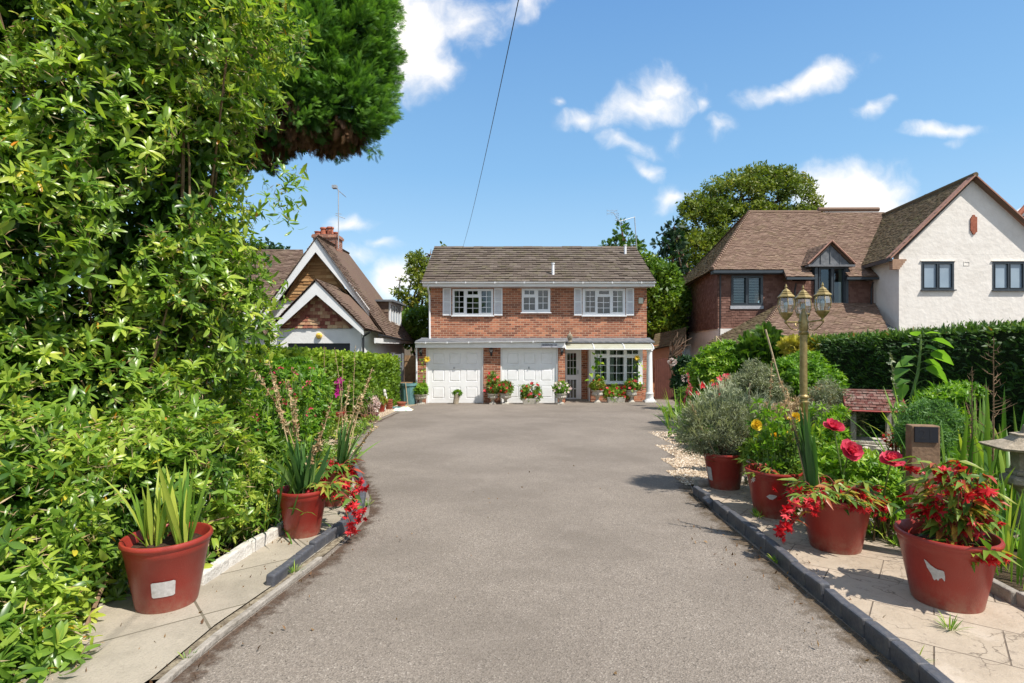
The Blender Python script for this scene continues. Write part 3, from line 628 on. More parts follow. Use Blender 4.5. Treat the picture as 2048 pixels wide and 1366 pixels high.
# ================================================================== MAIN BRICK HOUSE
YG, YU = 20.8, 21.9
house = thing('brick_house', 'orange brick house with two white garage doors at the end of the driveway', 'house', (1.0, YG, gz(YG)))
zg = gz(YG)
def win(parent, rect, Y, lights, mat=m_upvc, name='window', depth=.07, glass=None, curtain=None, bars=.022, sill=True, interior=True, proud=.02, sash=.03, label=None):
    """rect, lights in photo pixels: light=(x0,y0,x1,y1,nx,nz)"""
    x0, x1, z0, z1 = X(rect[0], Y), X(rect[2], Y), Z(rect[3], Y), Z(rect[1], Y); hs = []
    for l in lights: hs.append((X(l[0], Y), X(l[2], Y), Z(l[3], Y), Z(l[1], Y)))
    mb = MB(); mb.holed(x0, x1, z0, z1, hs, Y-proud, Y+depth)
    for h, l in zip(hs, lights):
        for i in range(1, l[4]): xx = h[0]+(h[1]-h[0])*i/l[4]; mb.box(xx-bars/2, xx+bars/2, Y+.018, Y+.036, h[2]+.001, h[3]-.001)
        for i in range(1, l[5]): zz_ = h[2]+(h[3]-h[2])*i/l[5]; mb.box(h[0]+.001, h[1]-.001, Y+.020, Y+.034, zz_-bars/2, zz_+bars/2)
        if sash:
            for (a, b, c, d) in ((h[0]-sash, h[0]-.004, h[2]-sash, h[3]+sash), (h[1]+.004, h[1]+sash, h[2]-sash, h[3]+sash)): mb.box(a, b, Y-proud-.016, Y-proud-.001, c, d)
            for (c, d) in ((h[2]-sash, h[2]-.004), (h[3]+.004, h[3]+sash)): mb.box(h[0]-.003, h[1]+.003, Y-proud-.016, Y-proud-.001, c, d)
    w = mb.build(name, mat, parent, label=label)
    for h in hs:
        MB().quad((h[0], Y+.03, h[2]), (h[1], Y+.03, h[2]), (h[1], Y+.03, h[3]), (h[0], Y+.03, h[3])).build('pane', glass or m_glass, w)
    if sill: MB().box(x0-.04, x1+.04, Y-.09, Y-.001, z0-.04, z0-.001).build('sill', mat, w)
    if curtain:
        for (cx0, cx1, lit) in curtain:
            m2 = MB(); a, b = X(cx0, Y), X(cx1, Y); n = 28; vs = []
            for i in range(n+1): vs.append((a+(b-a)*i/n, Y+.12+.025*math.sin(i*1.9)))
            for i in range(n): m2.quad((vs[i][0], vs[i][1], z0+.03), (vs[i+1][0], vs[i+1][1], z0+.03), (vs[i+1][0], vs[i+1][1], z1-.03), (vs[i][0], vs[i][1], z1-.03))
            m2.build('curtain', m_blind, w)
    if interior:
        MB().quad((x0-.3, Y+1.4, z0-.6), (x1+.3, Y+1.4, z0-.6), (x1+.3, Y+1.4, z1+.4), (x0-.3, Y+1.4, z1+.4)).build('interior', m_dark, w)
    return w
W1 = (905,578,986.5,631); W2 = (1043.5,577,1100.5,624.5); W3 = (1165,577,1250.5,631)
def pr(rect, Y, m=0): return (X(rect[0], Y)+m, X(rect[2], Y)-m, Z(rect[3], Y)+m, Z(rect[1], Y)-m)
# upper wall
ux0, ux1 = X(860.5, YU), X(1293.5, YU); uz1 = Z(571, YU)
mb = MB(); mb.holed(ux0, ux1, Z(682, YU), uz1, [pr(W1, YU, .01), pr(W2, YU, .01), pr(W3, YU, .01)], YU, YU+.28)
mb.box(ux0, ux0+.28, YU+.2801, 28.4, Z(682, YU), uz1); mb.box(ux1-.28, ux1, YU+.2801, 28.4, zg, uz1)
yr = 24.8; zr = Z(494.5, yr)
for xx in (ux0, ux1-.28):
    mb.prism([(xx, YU+.05, uz1+.002), (xx, 28.3, uz1+.002), (xx, yr+.1, zr-.15)], (.28, 0, 0))
mb.build('wall', m_brick, house)
win(house, W1, YU, [(909,582,927.5,625.5,2,4),(935.5,582,955.5,589,2,1),(933.5,595,957.5,627,2,3),(963,582,982.3,625.5,2,4)], curtain=[(906,914,1),(975,985,1)])
win(house, W2, YU, [(1049,581,1068.3,588.8,2,1),(1047.5,595,1070,620,2,2),(1076.4,581,1095.8,618.5,2,3)])
win(house, W3, YU, [(1170.5,582,1190,624.3,2,4),(1198,582,1217.5,588.5,1,1),(1195,594,1219.5,626.8,2,3),(1225.7,582,1245,624.3,2,4)], curtain=[(1167,1174,1),(1236,1249,1)])
for (a, b) in ((885.7,902.5),(988.3,1005),(1148,1163.3),(1252,1267.5)):
    x0, x1, z0, z1 = X(a, YU), X(b, YU), Z(631, YU), Z(576.5, YU); mb = MB()
    mb.holed(x0, x1, z0, z1, [(x0+.045, x1-.045, z0+.06, (z0+z1)/2-.02), (x0+.045, x1-.045, (z0+z1)/2+.02, z1-.06)], YU-.045, YU-.004)
    n = 20
    for i in range(n):
        zc = z0+.07+(z1-z0-.14)*(i+.5)/n
        mb.hexa([(x0+.045, YU-.036, zc-.022), (x1-.045, YU-.036, zc-.022), (x1-.045, YU-.03, zc-.022), (x0+.045, YU-.03, zc-.022), (x0+.045, YU-.014, zc+.018), (x1-.045, YU-.014, zc+.018), (x1-.045, YU-.008, zc+.018), (x0+.045, YU-.008, zc+.018)])
    mb.build('shutter', m_upvc, house)
# roof
ye = 21.42; ze = Z(563.5, ye); ex0, ex1 = X(843.5, ye), X(1311.5, ye); rx0, rx1 = ex0+.02, ex1-.02
rr = random.Random(8); mb = MB()
tiled(mb, (ex0, ye, ze), (ex1, ye, ze), (rx1, yr, zr), (rx0, yr, zr), .245, .33, .05, rr, .3)
tiled(mb, (ex1, 28.7, ze-.3), (ex0, 28.7, ze-.3), (rx0, yr, zr), (rx1, yr, zr), .30, .33, .03, rr, .3)
mb.quad((ex0, ye+.05, ze-.06), (ex1, ye+.05, ze-.06), (rx1, yr, zr-.06), (rx0, yr, zr-.06))
roof = mb.build('roof', m_rooftile, house)
mb = MB(); x = rx0
while x < rx1-.05:
    x2 = min(x+.45, rx1); q = rr.uniform(-.012, .012)
    mb.add([(x+.005, yr-.14, zr-.055+q), (x2-.005, yr-.14, zr-.055+q), (x+.005, yr-.06, zr+.035+q), (x2-.005, yr-.06, zr+.035+q), (x+.005, yr+.06, zr+.035+q), (x2-.005, yr+.06, zr+.035+q), (x+.005, yr+.14, zr-.055+q), (x2-.005, yr+.14, zr-.055+q)], [(0,1,3,2),(2,3,5,4),(4,5,7,6),(0,2,4,6),(1,7,5,3)], rr.random()); x = x2
mb.build('ridge_tiles', m_rooftile, roof)
for (px_, yb, yt, Yf) in ((1106, 553, 526, 22.0), (1250.5, 513.5, 489.5, 24.0)):
    zb, zt = Z(yb, Yf), Z(yt, Yf); mb = MB(); c = (X(px_, Yf), Yf, zb)
    mb.lathe(c, [(.055, -.1), (.055, zt-zb-.04), (.075, zt-zb-.04), (.075, zt-zb), (.001, zt-zb+.01)], 14)
    mb.hexa([(c[0]-.16, Yf-.14, zb-.05), (c[0]+.16, Yf-.14, zb-.05), (c[0]+.16, Yf+.2, zb+.13), (c[0]-.16, Yf+.2, zb+.13), (c[0]-.16, Yf-.14, zb-.02), (c[0]+.16, Yf-.14, zb-.02), (c[0]+.16, Yf+.2, zb+.17), (c[0]-.16, Yf+.2, zb+.17)])
    mb.build('flue', m_upvc, roof, smooth=True)
# fascia, soffit, gutter
mb = MB(); mb.box(ex0+.03, ex1-.03, ye+.03, ye+.055, Z(572.5, ye), ze-.01); mb.box(ex0+.03, ex1-.03, ye+.056, YU-.002, Z(572.5, ye), Z(571.3, ye)); 
for s, xx in ((-1, ex0+.02), (1, ex1-.05)):
    mb.prism([(xx, ye+.06, ze-.17), (xx, yr, zr-.17), (xx, yr, zr-.03), (xx, ye+.06, ze-.02)], (.03, 0, 0))
mb.build('fascia', m_white, house)
def gutter(parent, x0, x1, y, z, rad=.055, mat=m_upvc, clips=8, slope=0):
    mb = MB(); n = 8; vs = []
    for xx, dz in ((x0, 0), (x1, slope)):
        for j in range(n+1): q = PI+PI*j/n; vs.append((xx, y+rad*math.cos(q), z+dz+rad*math.sin(q)))
        for j in range(n+1): q = 2*PI-PI*j/n; vs.append((xx, y+(rad-.008)*math.cos(q), z+dz+(rad-.008)*math.sin(q)))
    m_ = 2*(n+1); mb.add(vs, [(j, (j+1) % m_, m_+(j+1) % m_, m_+j) for j in range(m_)]+[tuple(range(m_)), tuple(range(m_, 2*m_))[::-1]])
    for i in range(clips):
        xx = x0+(x1-x0)*(i+.5)/clips; zz_ = z+slope*(i+.5)/clips; mb.box(xx-.015, xx+.015, y-rad-.008, y+rad, zz_-rad-.01, zz_+.008)
    return mb.build('gutter', mat, parent)
gutter(house, ex0, ex1, ye-.03, Z(564.2, ye), .055)
mb = MB(); mb.tube([P(856, 568, 21.45), P(856, 576, 21.45), P(859, 590, 21.84), Vector((X(859.5, 21.84), 21.84, Z(682, 21.84)))], .036, 8); mb.build('downpipe', m_upvc, house, smooth=True)
# ground floor
D1 = (851.8,695,966.8,808.5); D2 = (1001,694.5,1116.2,808.5); gx0, gx1 = X(835, YG), X(1130.3, YG); gt = Z(688, YG)
mb = MB(); mb.holed(gx0, gx1, zg-.05, gt, [(X(D1[0], YG), X(D1[2], YG), zg-.1, Z(D1[1], YG)), (X(D2[0], YG), X(D2[2], YG), zg-.1, Z(D2[1], YG))], YG, YG+.25)
mb.box(gx1-.22, gx1, YG+.2501, 22.0, zg-.05, gt); mb.box(gx0, gx0+.22, YG+.2501, 27, zg-.05, gt)
FD = (1131,698.5,1162.5,798); YD = 22.0; BW = (1181,699,1285,766); YB = 21.5
mb.holed(gx1, X(1294, YD), zg-.05, Z(684, YD), [(gx1+.001, X(FD[2], YD), zg-.1, Z(FD[1], YD)), (X(1183, YB), X(1283, YB), Z(764, YB), Z(690, YB))], YD, YD+.25)
mb.holed(X(1181.5, YB), X(1284.5, YB), zg-.05, Z(767.5, YB), [], YB+.02, YD-.001)
mb.build('wall', m_brick, house)
def garage_door(D, cols, rows, hx):
    x0, x1, z1 = X(D[0], YG), X(D[2], YG), Z(D[1], YG); mb = MB(); fw = .055
    mb.box(x0+.002, x0+fw, YG+.03, YG+.13, zg+.004, z1-.003); mb.box(x1-fw, x1-.002, YG+.03, YG+.13, zg+.004, z1-.003); mb.box(x0+fw, x1-fw, YG+.03, YG+.13, z1-fw, z1-.003)
    fr_ = mb.build('door_frame', m_white, house)
    mb = MB(); a, b, zt, yb = x0+fw+.006, x1-fw-.006, z1-fw-.006, YG+.09
    hs = []
    for (c0, c1) in cols:
        for (r0, r1) in rows: hs.append((X(c0, YG), X(c1, YG), Z(r1, YG), Z(r0, YG)))
    mb.holed(a, b, zg+.012, zt, hs, yb, yb+.03); k = .045
    for h in hs:
        o_ = [(h[0], h[2]), (h[1], h[2]), (h[1], h[3]), (h[0], h[3])]; i_ = [(h[0]+k, h[2]+k), (h[1]-k, h[2]+k), (h[1]-k, h[3]-k), (h[0]+k, h[3]-k)]
        m1 = [(h[0]+.012, h[2]+.012), (h[1]-.012, h[2]+.012), (h[1]-.012, h[3]-.012), (h[0]+.012, h[3]-.012)]
        V_ = [(p[0], yb, p[1]) for p in o_]+[(p[0], yb+.022, p[1]) for p in m1]+[(p[0], yb-.002, p[1]) for p in i_]
        mb.add(V_, [(j, (j+1) % 4, 4+(j+1) % 4, 4+j) for j in range(4)]+[(4+j, 4+(j+1) % 4, 8+(j+1) % 4, 8+j) for j in range(4)]+[(8, 9, 10, 11)])
    d = mb.build('garage_door', m_garage, house)
    mb = MB(); hp = Vector((X(hx[0], YG), yb-.001, Z(hx[1], YG))); mb.tube([hp, hp+Vector((0, -.05, 0))], .014, 8); mb.tube([hp+Vector((0, -.05, -.03)), hp+Vector((0, -.05, .035))], .014, 8); mb.box(hp.x-.03, hp.x+.03, yb-.008, yb-.001, hp.z-.05, hp.z+.03)
    mb.build('door_handle', m_galv, d)
garage_door(D1, [(864,888.5),(898,921),(931.5,954.5)], [(706,729),(739.5,763),(774,797)], (908, 735.5))
garage_door(D2, [(1013.5,1037),(1047.5,1071),(1081.5,1105)], [(705.5,728.5),(738.5,762),(772,795.5)], (1058, 735))
# fascia board, gutter, lead apron of the flat roof
x0, x1 = X(831, 20.6), X(1130, 20.6)
mb = MB(); mb.box(x0, x1, 20.55, 20.58, Z(695.5, 20.58), Z(685, 20.58)); mb.box(x0, x1, 20.5801, YG-.001, Z(695.5, 20.58), Z(694.8, 20.58)); mb.build('fascia', m_white, house)
gutter(house, x0, x1, 20.48, Z(684.6, 20.5), .05, clips=7, slope=.06)
def apron(x0, x1, yf, zf, rough=0.):
    mb = MB(); n = 40; r_ = random.Random(int(x0*10+99))
    vs = []
    for i in range(n+1):
        xx = x0+(x1-x0)*i/n; w = r_.uniform(-.008, .008)
        vs += [(xx, YU-.012, Z(675.5, YU)), (xx, YU-.10, Z(677.5, YU)+w), (xx, yf, zf+w), (xx, yf, zf-.05)]
    fs = []
    for i in range(n):
        for j in range(3): a = i*4+j; fs.append((a, a+4, a+5, a+1))
    mb.add(vs, fs); return mb.build('lead_apron', m_lead, house)
apron(X(831, 20.6), X(1131, 20.6), 20.5, Z(682.5, 20.5)); apron(X(1131, 20.6)+.003, X(1309, 21.2), 21.15, Z(683, 21.15))
mb = MB(); mb.box(gx0-.02, X(860.5, YU)-.002, 20.56, 27, Z(684, 20.6)-.02, Z(682, 20.6)); mb.build('flat_roof', m_lead, house)
mb = MB(); mb.tube([(X(833, 20.55), 20.5, Z(687, 20.5)), (X(833, 20.7), 20.72, Z(695, 20.7)), (X(833, 20.72), 20.72, zg)], .034, 8); mb.build('downpipe', m_upvc, house, smooth=True)
# nameplate
sx0, sx1, sz0, sz1 = X(1083, 20.53), X(1114.5, 20.53), Z(694.6, 20.53), Z(687.6, 20.53)
sg = MB().box(sx0, sx1, 20.515, 20.549, sz0, sz1).build('name_sign', simple('grey_sign', (.52, .52, .56), (.45, .45, .5), 4, .5), house)
text(sg, 'MORPION  21', .095, Vector(((sx0+sx1)/2, 20.512, (sz0+sz1)/2+.015)), I4, m_ink)
# wall lanterns
for (lx, ly) in ((841, 701.5), (982.3, 701.5), (1124.3, 699)):
    c = Vector((X(lx, 20.65), 20.65, Z(ly, 20.65))); mb = MB()
    mb.lathe(c, [(.012, .14), (.03, .11), (.085, .07), (.085, .06)], 6); mb.lathe(c, [(.055, -.08), (.03, -.13), (.008, -.15)], 6)
    for j in range(6): q = PI*j/3; mb.tube([c+Vector((.078*math.cos(q), .078*math.sin(q), .06)), c+Vector((.055*math.cos(q), .055*math.sin(q), -.08))], .005, 4)
    mb.tube([c+Vector((0, 0, -.13)), c+Vector((0, .04, -.2)), c+Vector((0, .12, -.17)), c+Vector((0, .15, -.12))], .012, 6); mb.box(c.x-.04, c.x+.04, YG-.02, YG-.001, c.z-.2, c.z-.04)
    l = mb.build('wall_lantern', m_blackp, house, smooth=False)
    MB().lathe(c, [(.05, -.078), (.072, .058)], 6).build('lantern_glass', m_lglass, l); MB().sphere(c+Vector((0, 0, -.01)), .025).build('bulb', m_bulb, l, smooth=True)
# front door
x0, x1, z0, z1 = X(FD[0], YD), X(FD[2], YD), Z(FD[3], YD), Z(FD[1], YD); mb = MB()
mb.holed(x0, x1, z0, z1, [(x0+.07, x1-.2, Z(764, YD)-.65, Z(753, YD)-.13), (x0+.07, x1-.2, Z(750, YD), z1-.16)], YD+.02, YD+.10)
mb.box(x1-.075, x1-.001, YD-.012, YD+.019, z0, z1); mb.box(x0, x1-.0751, YD-.012, YD+.019, z1-.07, z1)
h1 = (x0+.07, x1-.2, Z(764, YD)-.65, Z(753, YD)-.13); h2 = (x0+.07, x1-.2, Z(750, YD), z1-.16)
for h, nz_ in ((h1, 2), (h2, 3)):
    for i in (1, 2): xx = h[0]+(h[1]-h[0])*i/3; mb.box(xx-.009, xx+.009, YD+.04, YD+.058, h[2]+.001, h[3]-.001)
    for i in range(1, nz_): zz_ = h[2]+(h[3]-h[2])*i/nz_; mb.box(h[0]+.001, h[1]-.001, YD+.042, YD+.056, zz_-.009, zz_+.009)
fd = mb.build('front_door', m_upvc, house)
for h in (h1, h2): MB().quad((h[0], YD+.05, h[2]), (h[1], YD+.05, h[2]), (h[1], YD+.05, h[3]), (h[0], YD+.05, h[3])).build('pane', m_glass, fd)
MB().box(x1-.15, x1-.12, YD-.03, YD+.019, Z(744, YD)-.08, Z(744, YD)+.08).build('door_handle', m_galv, fd)
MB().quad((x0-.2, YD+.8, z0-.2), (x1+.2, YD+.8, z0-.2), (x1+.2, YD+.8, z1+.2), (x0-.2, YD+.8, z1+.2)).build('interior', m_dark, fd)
MB().box(gx1+.004, X(1178, 21.9), YD-.28, YD-.002, zg+.002, Z(798, YD)-.003).build('doorstep', m_conc, house)
# bay window
win(house, BW, YB, [(1190,700.5,1213,708,2,1),(1219.5,700.5,1247,709.5,2,1),(1253.5,700.5,1276,708,2,1),(1190,716,1213,760,2,3),(1219.5,714.5,1247,762,2,3),(1253.5,716,1276,760,2,3)], name='bay_window', depth=.12, curtain=[(1184,1206,1),(1210,1229,1),(1233,1242,1),(1245,1250,1),(1254,1262,1),(1265,1279,1)])
mb = MB(); mb.box(X(1181, YB)+.002, X(1181, YB)+.06, YB+.121, YD-.002, Z(766, YB), Z(699, YB)); mb.box(X(1285, YB)-.06, X(1285, YB)-.002, YB+.121, YD-.002, Z(766, YB), Z(699, YB)); mb.build('bay_side', m_upvc, house)
MB().box(X(1177, 21.7), X(1179.5, 21.7), YB+.1, YD-.003, zg, Z(700, YB)).build('downpipe', m_upvc, house)
# canopy
yb_, yf_ = 21.75, 20.75; zt_, zb_ = Z(685.5, yb_), Z(698.5, yf_)
def arc(xx, n=8, dz=0):
    return [(xx, yb_-(yb_-yf_)*math.sin(PI/2*j/n), zb_+dz+(zt_-zb_)*math.cos(PI/2*j/n)) for j in range(n+1)]
cxs = [X(1131, yf_), X(1188, yf_), X(1249, yf_), X(1307.5, yf_)]; mb = MB()
A = [arc(xx) for xx in (cxs[0], cxs[-1])]
for j in range(8): mb.quad(A[0][j], A[1][j], A[1][j+1], A[0][j+1])
cn = mb.build('door_canopy', m_poly, house, smooth=True)
mb = MB()
for xx in cxs: mb.tube(arc(xx, 8, .01), .022, 6)
mb.tube([(cxs[0], yf_, zb_), (cxs[-1], yf_, zb_)], .018, 6); mb.tube([(cxs[0], yb_, zt_), (cxs[-1], yb_, zt_)], .03, 6)
mb.build('canopy_frame', m_upvc, cn)
# porch column
cy = 21.0; c = (X(1299, cy), cy, gz(cy)); zt_c = Z(698, cy)-c[2]; mb = MB()
mb.box(c[0]-.21, c[0]+.21, cy-.21, cy+.21, c[2], c[2]+.09)
mb.lathe(c, [(.20, .09), (.19, .13), (.15, .17), (.15, .36), (.165, .38), (.13, .40), (.125, .42), (.10, zt_c-.1), (.125, zt_c-.08), (.125, zt_c)], 24); mb.build('porch_column', m_white, house, smooth=True)
# alarm box, aerial
MB().box(X(1276.5, YU), X(1285.5, YU), YU-.1, YU-.001, Z(607.5, YU), Z(596, YU)).build('alarm_box', simple('cream_box', (.62, .62, .50)), house, bevel=.02)
mb = MB(); ya = 26.0
mb.tube([P(1274, 505, ya), P(1269, 433, ya)], .022, 6); mb.tube([P(1270, 434, ya), P(1238, 443, ya-.4)], .015, 6)
for k in range(5): q = P(1234+k*.6, 441-k*3.5, ya-.45); mb.tube([q+Vector((-.12+.02*k, -.1, 0)), q+Vector((.12-.02*k, .1, 0))], .012, 4)
mb.tube([P(1238, 443, ya-.4), P(1226, 424, ya-.6)], .012, 5)
for dx, dy in ((-10, -4), (-10, 3), (10, -4), (10, 3)): q = P(1224, 425, ya-.6); e_ = P(1224+dx, 425+dy, ya-.6); mb.tube([q, e_], .006, 4)
for dx in (-10, 0, 10): mb.tube([P(1224+dx, 419, ya-.6), P(1224+dx, 431, ya-.6)], .005, 4)
for dy in (-4, 3): mb.tube([P(1214, 425+dy, ya-.6), P(1234, 425+dy, ya-.6)], .005, 4)
mb.build('tv_aerial', m_galv, house)
# stone finial standing on the flat roof
c = Vector((X(1140, 20.9), 20.95, Z(683, 20.95)-.01)); mb = MB()
mb.lathe(c, [(.10, 0), (.07, .03), (.06, .06), (.085, .09), (.11, .20), (.12, .22), (.08, .25), (.10, .27), (.03, .33), (.035, .36), (.001, .42)], 14)
tag(mb.build('stone_finial', m_stone, smooth=True), 'small lidded stone urn finial standing on the lead roof above the front door', 'finial')

# ================================================================== LEFT COTTAGE
YC = 18.5; cot = thing('cottage', 'white cottage with two steep tile hung gables behind the left hedge', 'house', (-6.5, YC, gz(YC)))
zc = gz(YC)-.05
mb = MB(); xl, xr_ = X(556, YC), X(722.5, YC); GD = (575,686.5,700,735)
mb.holed(xl, xr_, zc, Z(655, YC), [(X(575, YC), X(700, YC), zc-.1, Z(686.5, YC))], YC, YC+.25)
mb.box(xr_-.25, xr_-.002, YC+.2501, 25.5, zc, 2.0)
mb.build('wall', m_render2, cot)
MB().box(xl-.3, xl-.002, YC+.6, YC+1, zc, 2.2).build('wall', m_render2, cot)
MB().box(X(575, YC)+.003, X(700, YC)-.003, YC+.10, YC+.14, zc+.02, Z(686.5, YC)-.003).build('garage_door', m_blackp, cot)
# small gable
ap = P(632, 561, YC-.35); bl = P(541, 658, YC-.35); br = P(727, 658, YC-.35)
def barge(apex, l, r, w, t, yoff, mat=m_white):
    mb = MB(); dn = Vector((0, 0, -w))
    for e_ in (l, r): mb.prism([apex, e_, e_+dn*.55, apex+dn*1.25] if e_ is l else [apex, apex+dn*1.25, e_+dn*.55, e_], (0, t, 0))
    return mb.build('bargeboard', mat, cot)
barge(ap, bl, br, .38, .04, 0)
mb = MB(); tiled(mb, P(566, 656, YC-.02), P(700, 656, YC-.02), P(634, 588, YC-.02), P(633.9, 588, YC-.02), .115, .17, .034, random.Random(2), .3); mb.prism([P(560, 657, YC), P(706, 657, YC), P(633, 578, YC)], (0, .12, 0)); mb.build('tile_hanging', m_hungmulti, cot)
rgn = random.Random(11)
def roofp(parent, mat, quads, gauge=.11, tw=.18, th=.026, name='roof', back=True):
    mb = MB()
    for q in quads:
        tiled(mb, *q, gauge, tw, th, rgn, .4)
        if back:
            q_ = [Vector(p) for p in q]; n_ = (q_[1]-q_[0]).cross(q_[3]-q_[0]).normalized()*.05; mb.quad(*[p-n_ for p in q_])
    return mb.build(name, mat, parent)
apt = ap+Vector((0, -.03, .06)); brt = br+Vector((.08, -.03, .02)); blt = bl+Vector((-.08, -.03, .02)); bk = 4.2
roofp(cot, m_cottagetile, [(brt, Vector((-4.55, 20.9, 1.86)), Vector((-5.33, 20.75, 3.03)), apt), (blt+Vector((0, bk, 0)), blt, apt, apt+Vector((0, bk, 0)))])
# big gable
YK = 19.9; ap2 = P(631, 474, YK-.35); bl2 = P(540, 603, YK-.35); br2 = P(727, 603, YK-.35)
mb = MB(); dn = Vector((0, 0, -.42))
for e_ in (bl2+(bl2-ap2)*.35, br2+(br2-ap2)*.12): mb.prism([ap2, e_, e_+dn*.6, ap2+dn*1.3], (0, .04, 0))
mb.build('bargeboard', m_white, cot)
mb = MB(); tiled(mb, P(573, 600, YK-.02), P(697, 600, YK-.02), P(634, 499, YK-.02), P(633.9, 499, YK-.02), .115, .42, .034, random.Random(2), .3); mb.prism([P(566, 601, YK), P(704, 601, YK), P(633, 488, YK)], (0, .12, 0)); mb.build('tile_hanging', m_cedar, cot)
MB().box(X(480, YK), X(716, YK), YK+.002, YK+.2, 1.0, Z(601, YK)).build('wall', m_render2, cot)
rA = P(631, 471, YK-.4); zE = 1.85; rD = Vector((-4.55, YK-.4, zE)); rD0 = Vector((-4.6, YC-.2, 1.78)); rC = Vector((-4.62, 26.2, 1.62)); rB = Vector((-7.0, 23.2, rA.z+.03))
roofp(cot, m_cottagetile, [(rD, rC, rB, rA)])
rL = Vector((rA.x-(rD.x-rA.x), YK-.4, zE)); roofp(cot, m_cottagetile, [(rL+Vector((0, 4, 0)), rL, rA, rB)])
roofp(cot, m_cottagetile, [(Vector((-13.5, 21.2, 2.6)), Vector((-8.2, 21.2, 2.6)), P(606, 499, 25), P(430, 499, 25))])
mb = MB(); MB().box(-13.3, -8.3, 21.6, 21.9, -.8, 2.8).build('wall', m_render2, cot)
# lower left roof
roofp(cot, m_cottagetile, [(P(430, 668, 19.5), P(548, 668, 19.5), P(548, 622, 20.6), P(430, 622, 20.6))])
# eaves gutter and downpipe on right side
mb = MB(); mb.tube([(-4.48, YC-.3, 1.83), (-4.50, 26, 1.60)], .045, 6); mb.tube([P(740, 664, YC-.1), P(727, 672, YC-.1), P(726.5, 676, YC-.08), Vector((X(726.5, YC-.08), YC-.08, zc))], .038, 8); mb.build('gutter', m_blackp, cot)
MB().box(-4.72, -4.66, YC, 26, 1.56, 1.74).build('fascia', m_white, cot)
# side window (white) by hedge
MB().box(-4.98+.0, -4.93, 22.2, 22.9, .3, 1.2).build('side_window', m_white, cot)
# dormer
dz1, dz0 = 3.30, 2.42; dx = -5.12
mb = MB(); tiled(mb, (-6.3, 22.45, 2.3), (dx, 22.45, 2.3), (dx, 22.45, dz1), (-6.3, 22.45, dz1), .14, .2, .02, rgn, .3); mb.box(-6.4, dx-.02, 22.47, 24.8, 2.0, dz1); d_ = mb.build('dormer', m_cottagetile, cot)
MB().box(-6.6, dx+.22, 22.3, 25.0, dz1+.002, dz1+.08).build('dormer_roof', m_lead, d_)
mb = MB(); mb.box(dx-.019, dx+.06, 22.5, 22.62, dz0-.1, dz1); mb.box(dx-.019, dx+.06, 24.6, 24.72, dz0-.1, dz1); mb.box(dx-.019, dx+.06, 22.621, 24.599, dz0-.1, dz0); mb.box(dx-.019, dx+.06, 22.621, 24.599, dz1-.1, dz1)
for k in (1, 2, 3): mb.box(dx-.01, dx+.04, 22.62+k*.5-.03, 22.62+k*.5+.03, dz0+.001, dz1-.101)
w_ = mb.build('window', m_white, d_); MB().quad((dx, 22.6, dz0), (dx, 24.65, dz0), (dx, 24.65, dz1-.1), (dx, 22.6, dz1-.1)).build('pane', m_skyglass, w_)
# small second roof beyond the dormer
roofp(cot, m_cottagetile, [(P(790, 622, 28.5), P(815, 636, 30), P(799, 607, 30), P(785, 600, 29))], name='rear_roof'); MB().quad(P(788, 618, 29), P(812, 634, 30), P(812, 660, 30), P(788, 650, 29)).build('rear_wall', m_render2, cot)
# chimney with pots, aerial
Yh = 21.4; x0, x1 = X(626, Yh), X(668, Yh)+.1; zt = Z(468, Yh); mb = MB(); mb.box(x0, x1, Yh, Yh+.75, 4.6, zt-.14); mb.box(x0-.05, x1+.05, Yh-.05, Yh+.8, zt-.1399, zt-.04); mb.box(x0-.02, x1+.02, Yh-.02, Yh+.77, zt-.0399, zt); ch = mb.build('chimney', m_brick2, cot)
for (qx, w, h) in ((636, .13, .16), (647, .12, .32), (660.5, .13, .34), (668, .11, .18), (652, .11, .26)):
    c = (X(qx, Yh+.3), Yh+.3+(.25 if qx in (652, 668) else 0), zt); MB().lathe(c, [(w*1.05, 0), (w*.9, h*.75), (w*1.15, h*.8), (w*1.15, h*.92), (w, h), (w*.75, h), (w*.75, h*.5)], 14).build('chimney_pot', m_terracotta, ch, smooth=True)
mb = MB(); ya = 21.3; mb.tube([P(677, 497, ya), P(677, 379, ya)], .02, 6); mb.tube([P(669, 374, ya), P(692, 394, ya+.3)], .012, 4)
for k in range(7): q = P(670+3*k, 375+2.7*k, ya+.04*k); mb.tube([q+Vector((-.04, -.16, .03)), q+Vector((.04, .16, -.03))], .007, 4)
mb.box(P(665, 374, ya).x, P(674, 374, ya).x, ya-.1, ya+.1, Z(377, ya), Z(371, ya))
mb.tube([P(671, 430, ya), P(690, 437, ya)], .012, 4); mb.tube([P(671, 427, ya), P(683, 428, ya)], .01, 4); mb.build('tv_aerial', m_galv, ch)
c = P(638, 671.5, YC-.05); mb = MB(); mb._sph(c, .115, .05, .105, 20, 10, .5); ab = mb.build('alarm_box', m_yellow, cot, smooth=True)
text(ab, 'Yale', .085, c+Vector((0, -.052, .005)), I4, simple('brown_lettering', (.30, .17, .04)))

# ================================================================== RIGHT HOUSE
YH = 22.0; rh = thing('tile_hung_house', 'large neighbouring house with brown tile hung walls and a cream rendered gable wing', 'house', (11.0, YH, gz(20.8)))
zb = gz(20.8)-.05
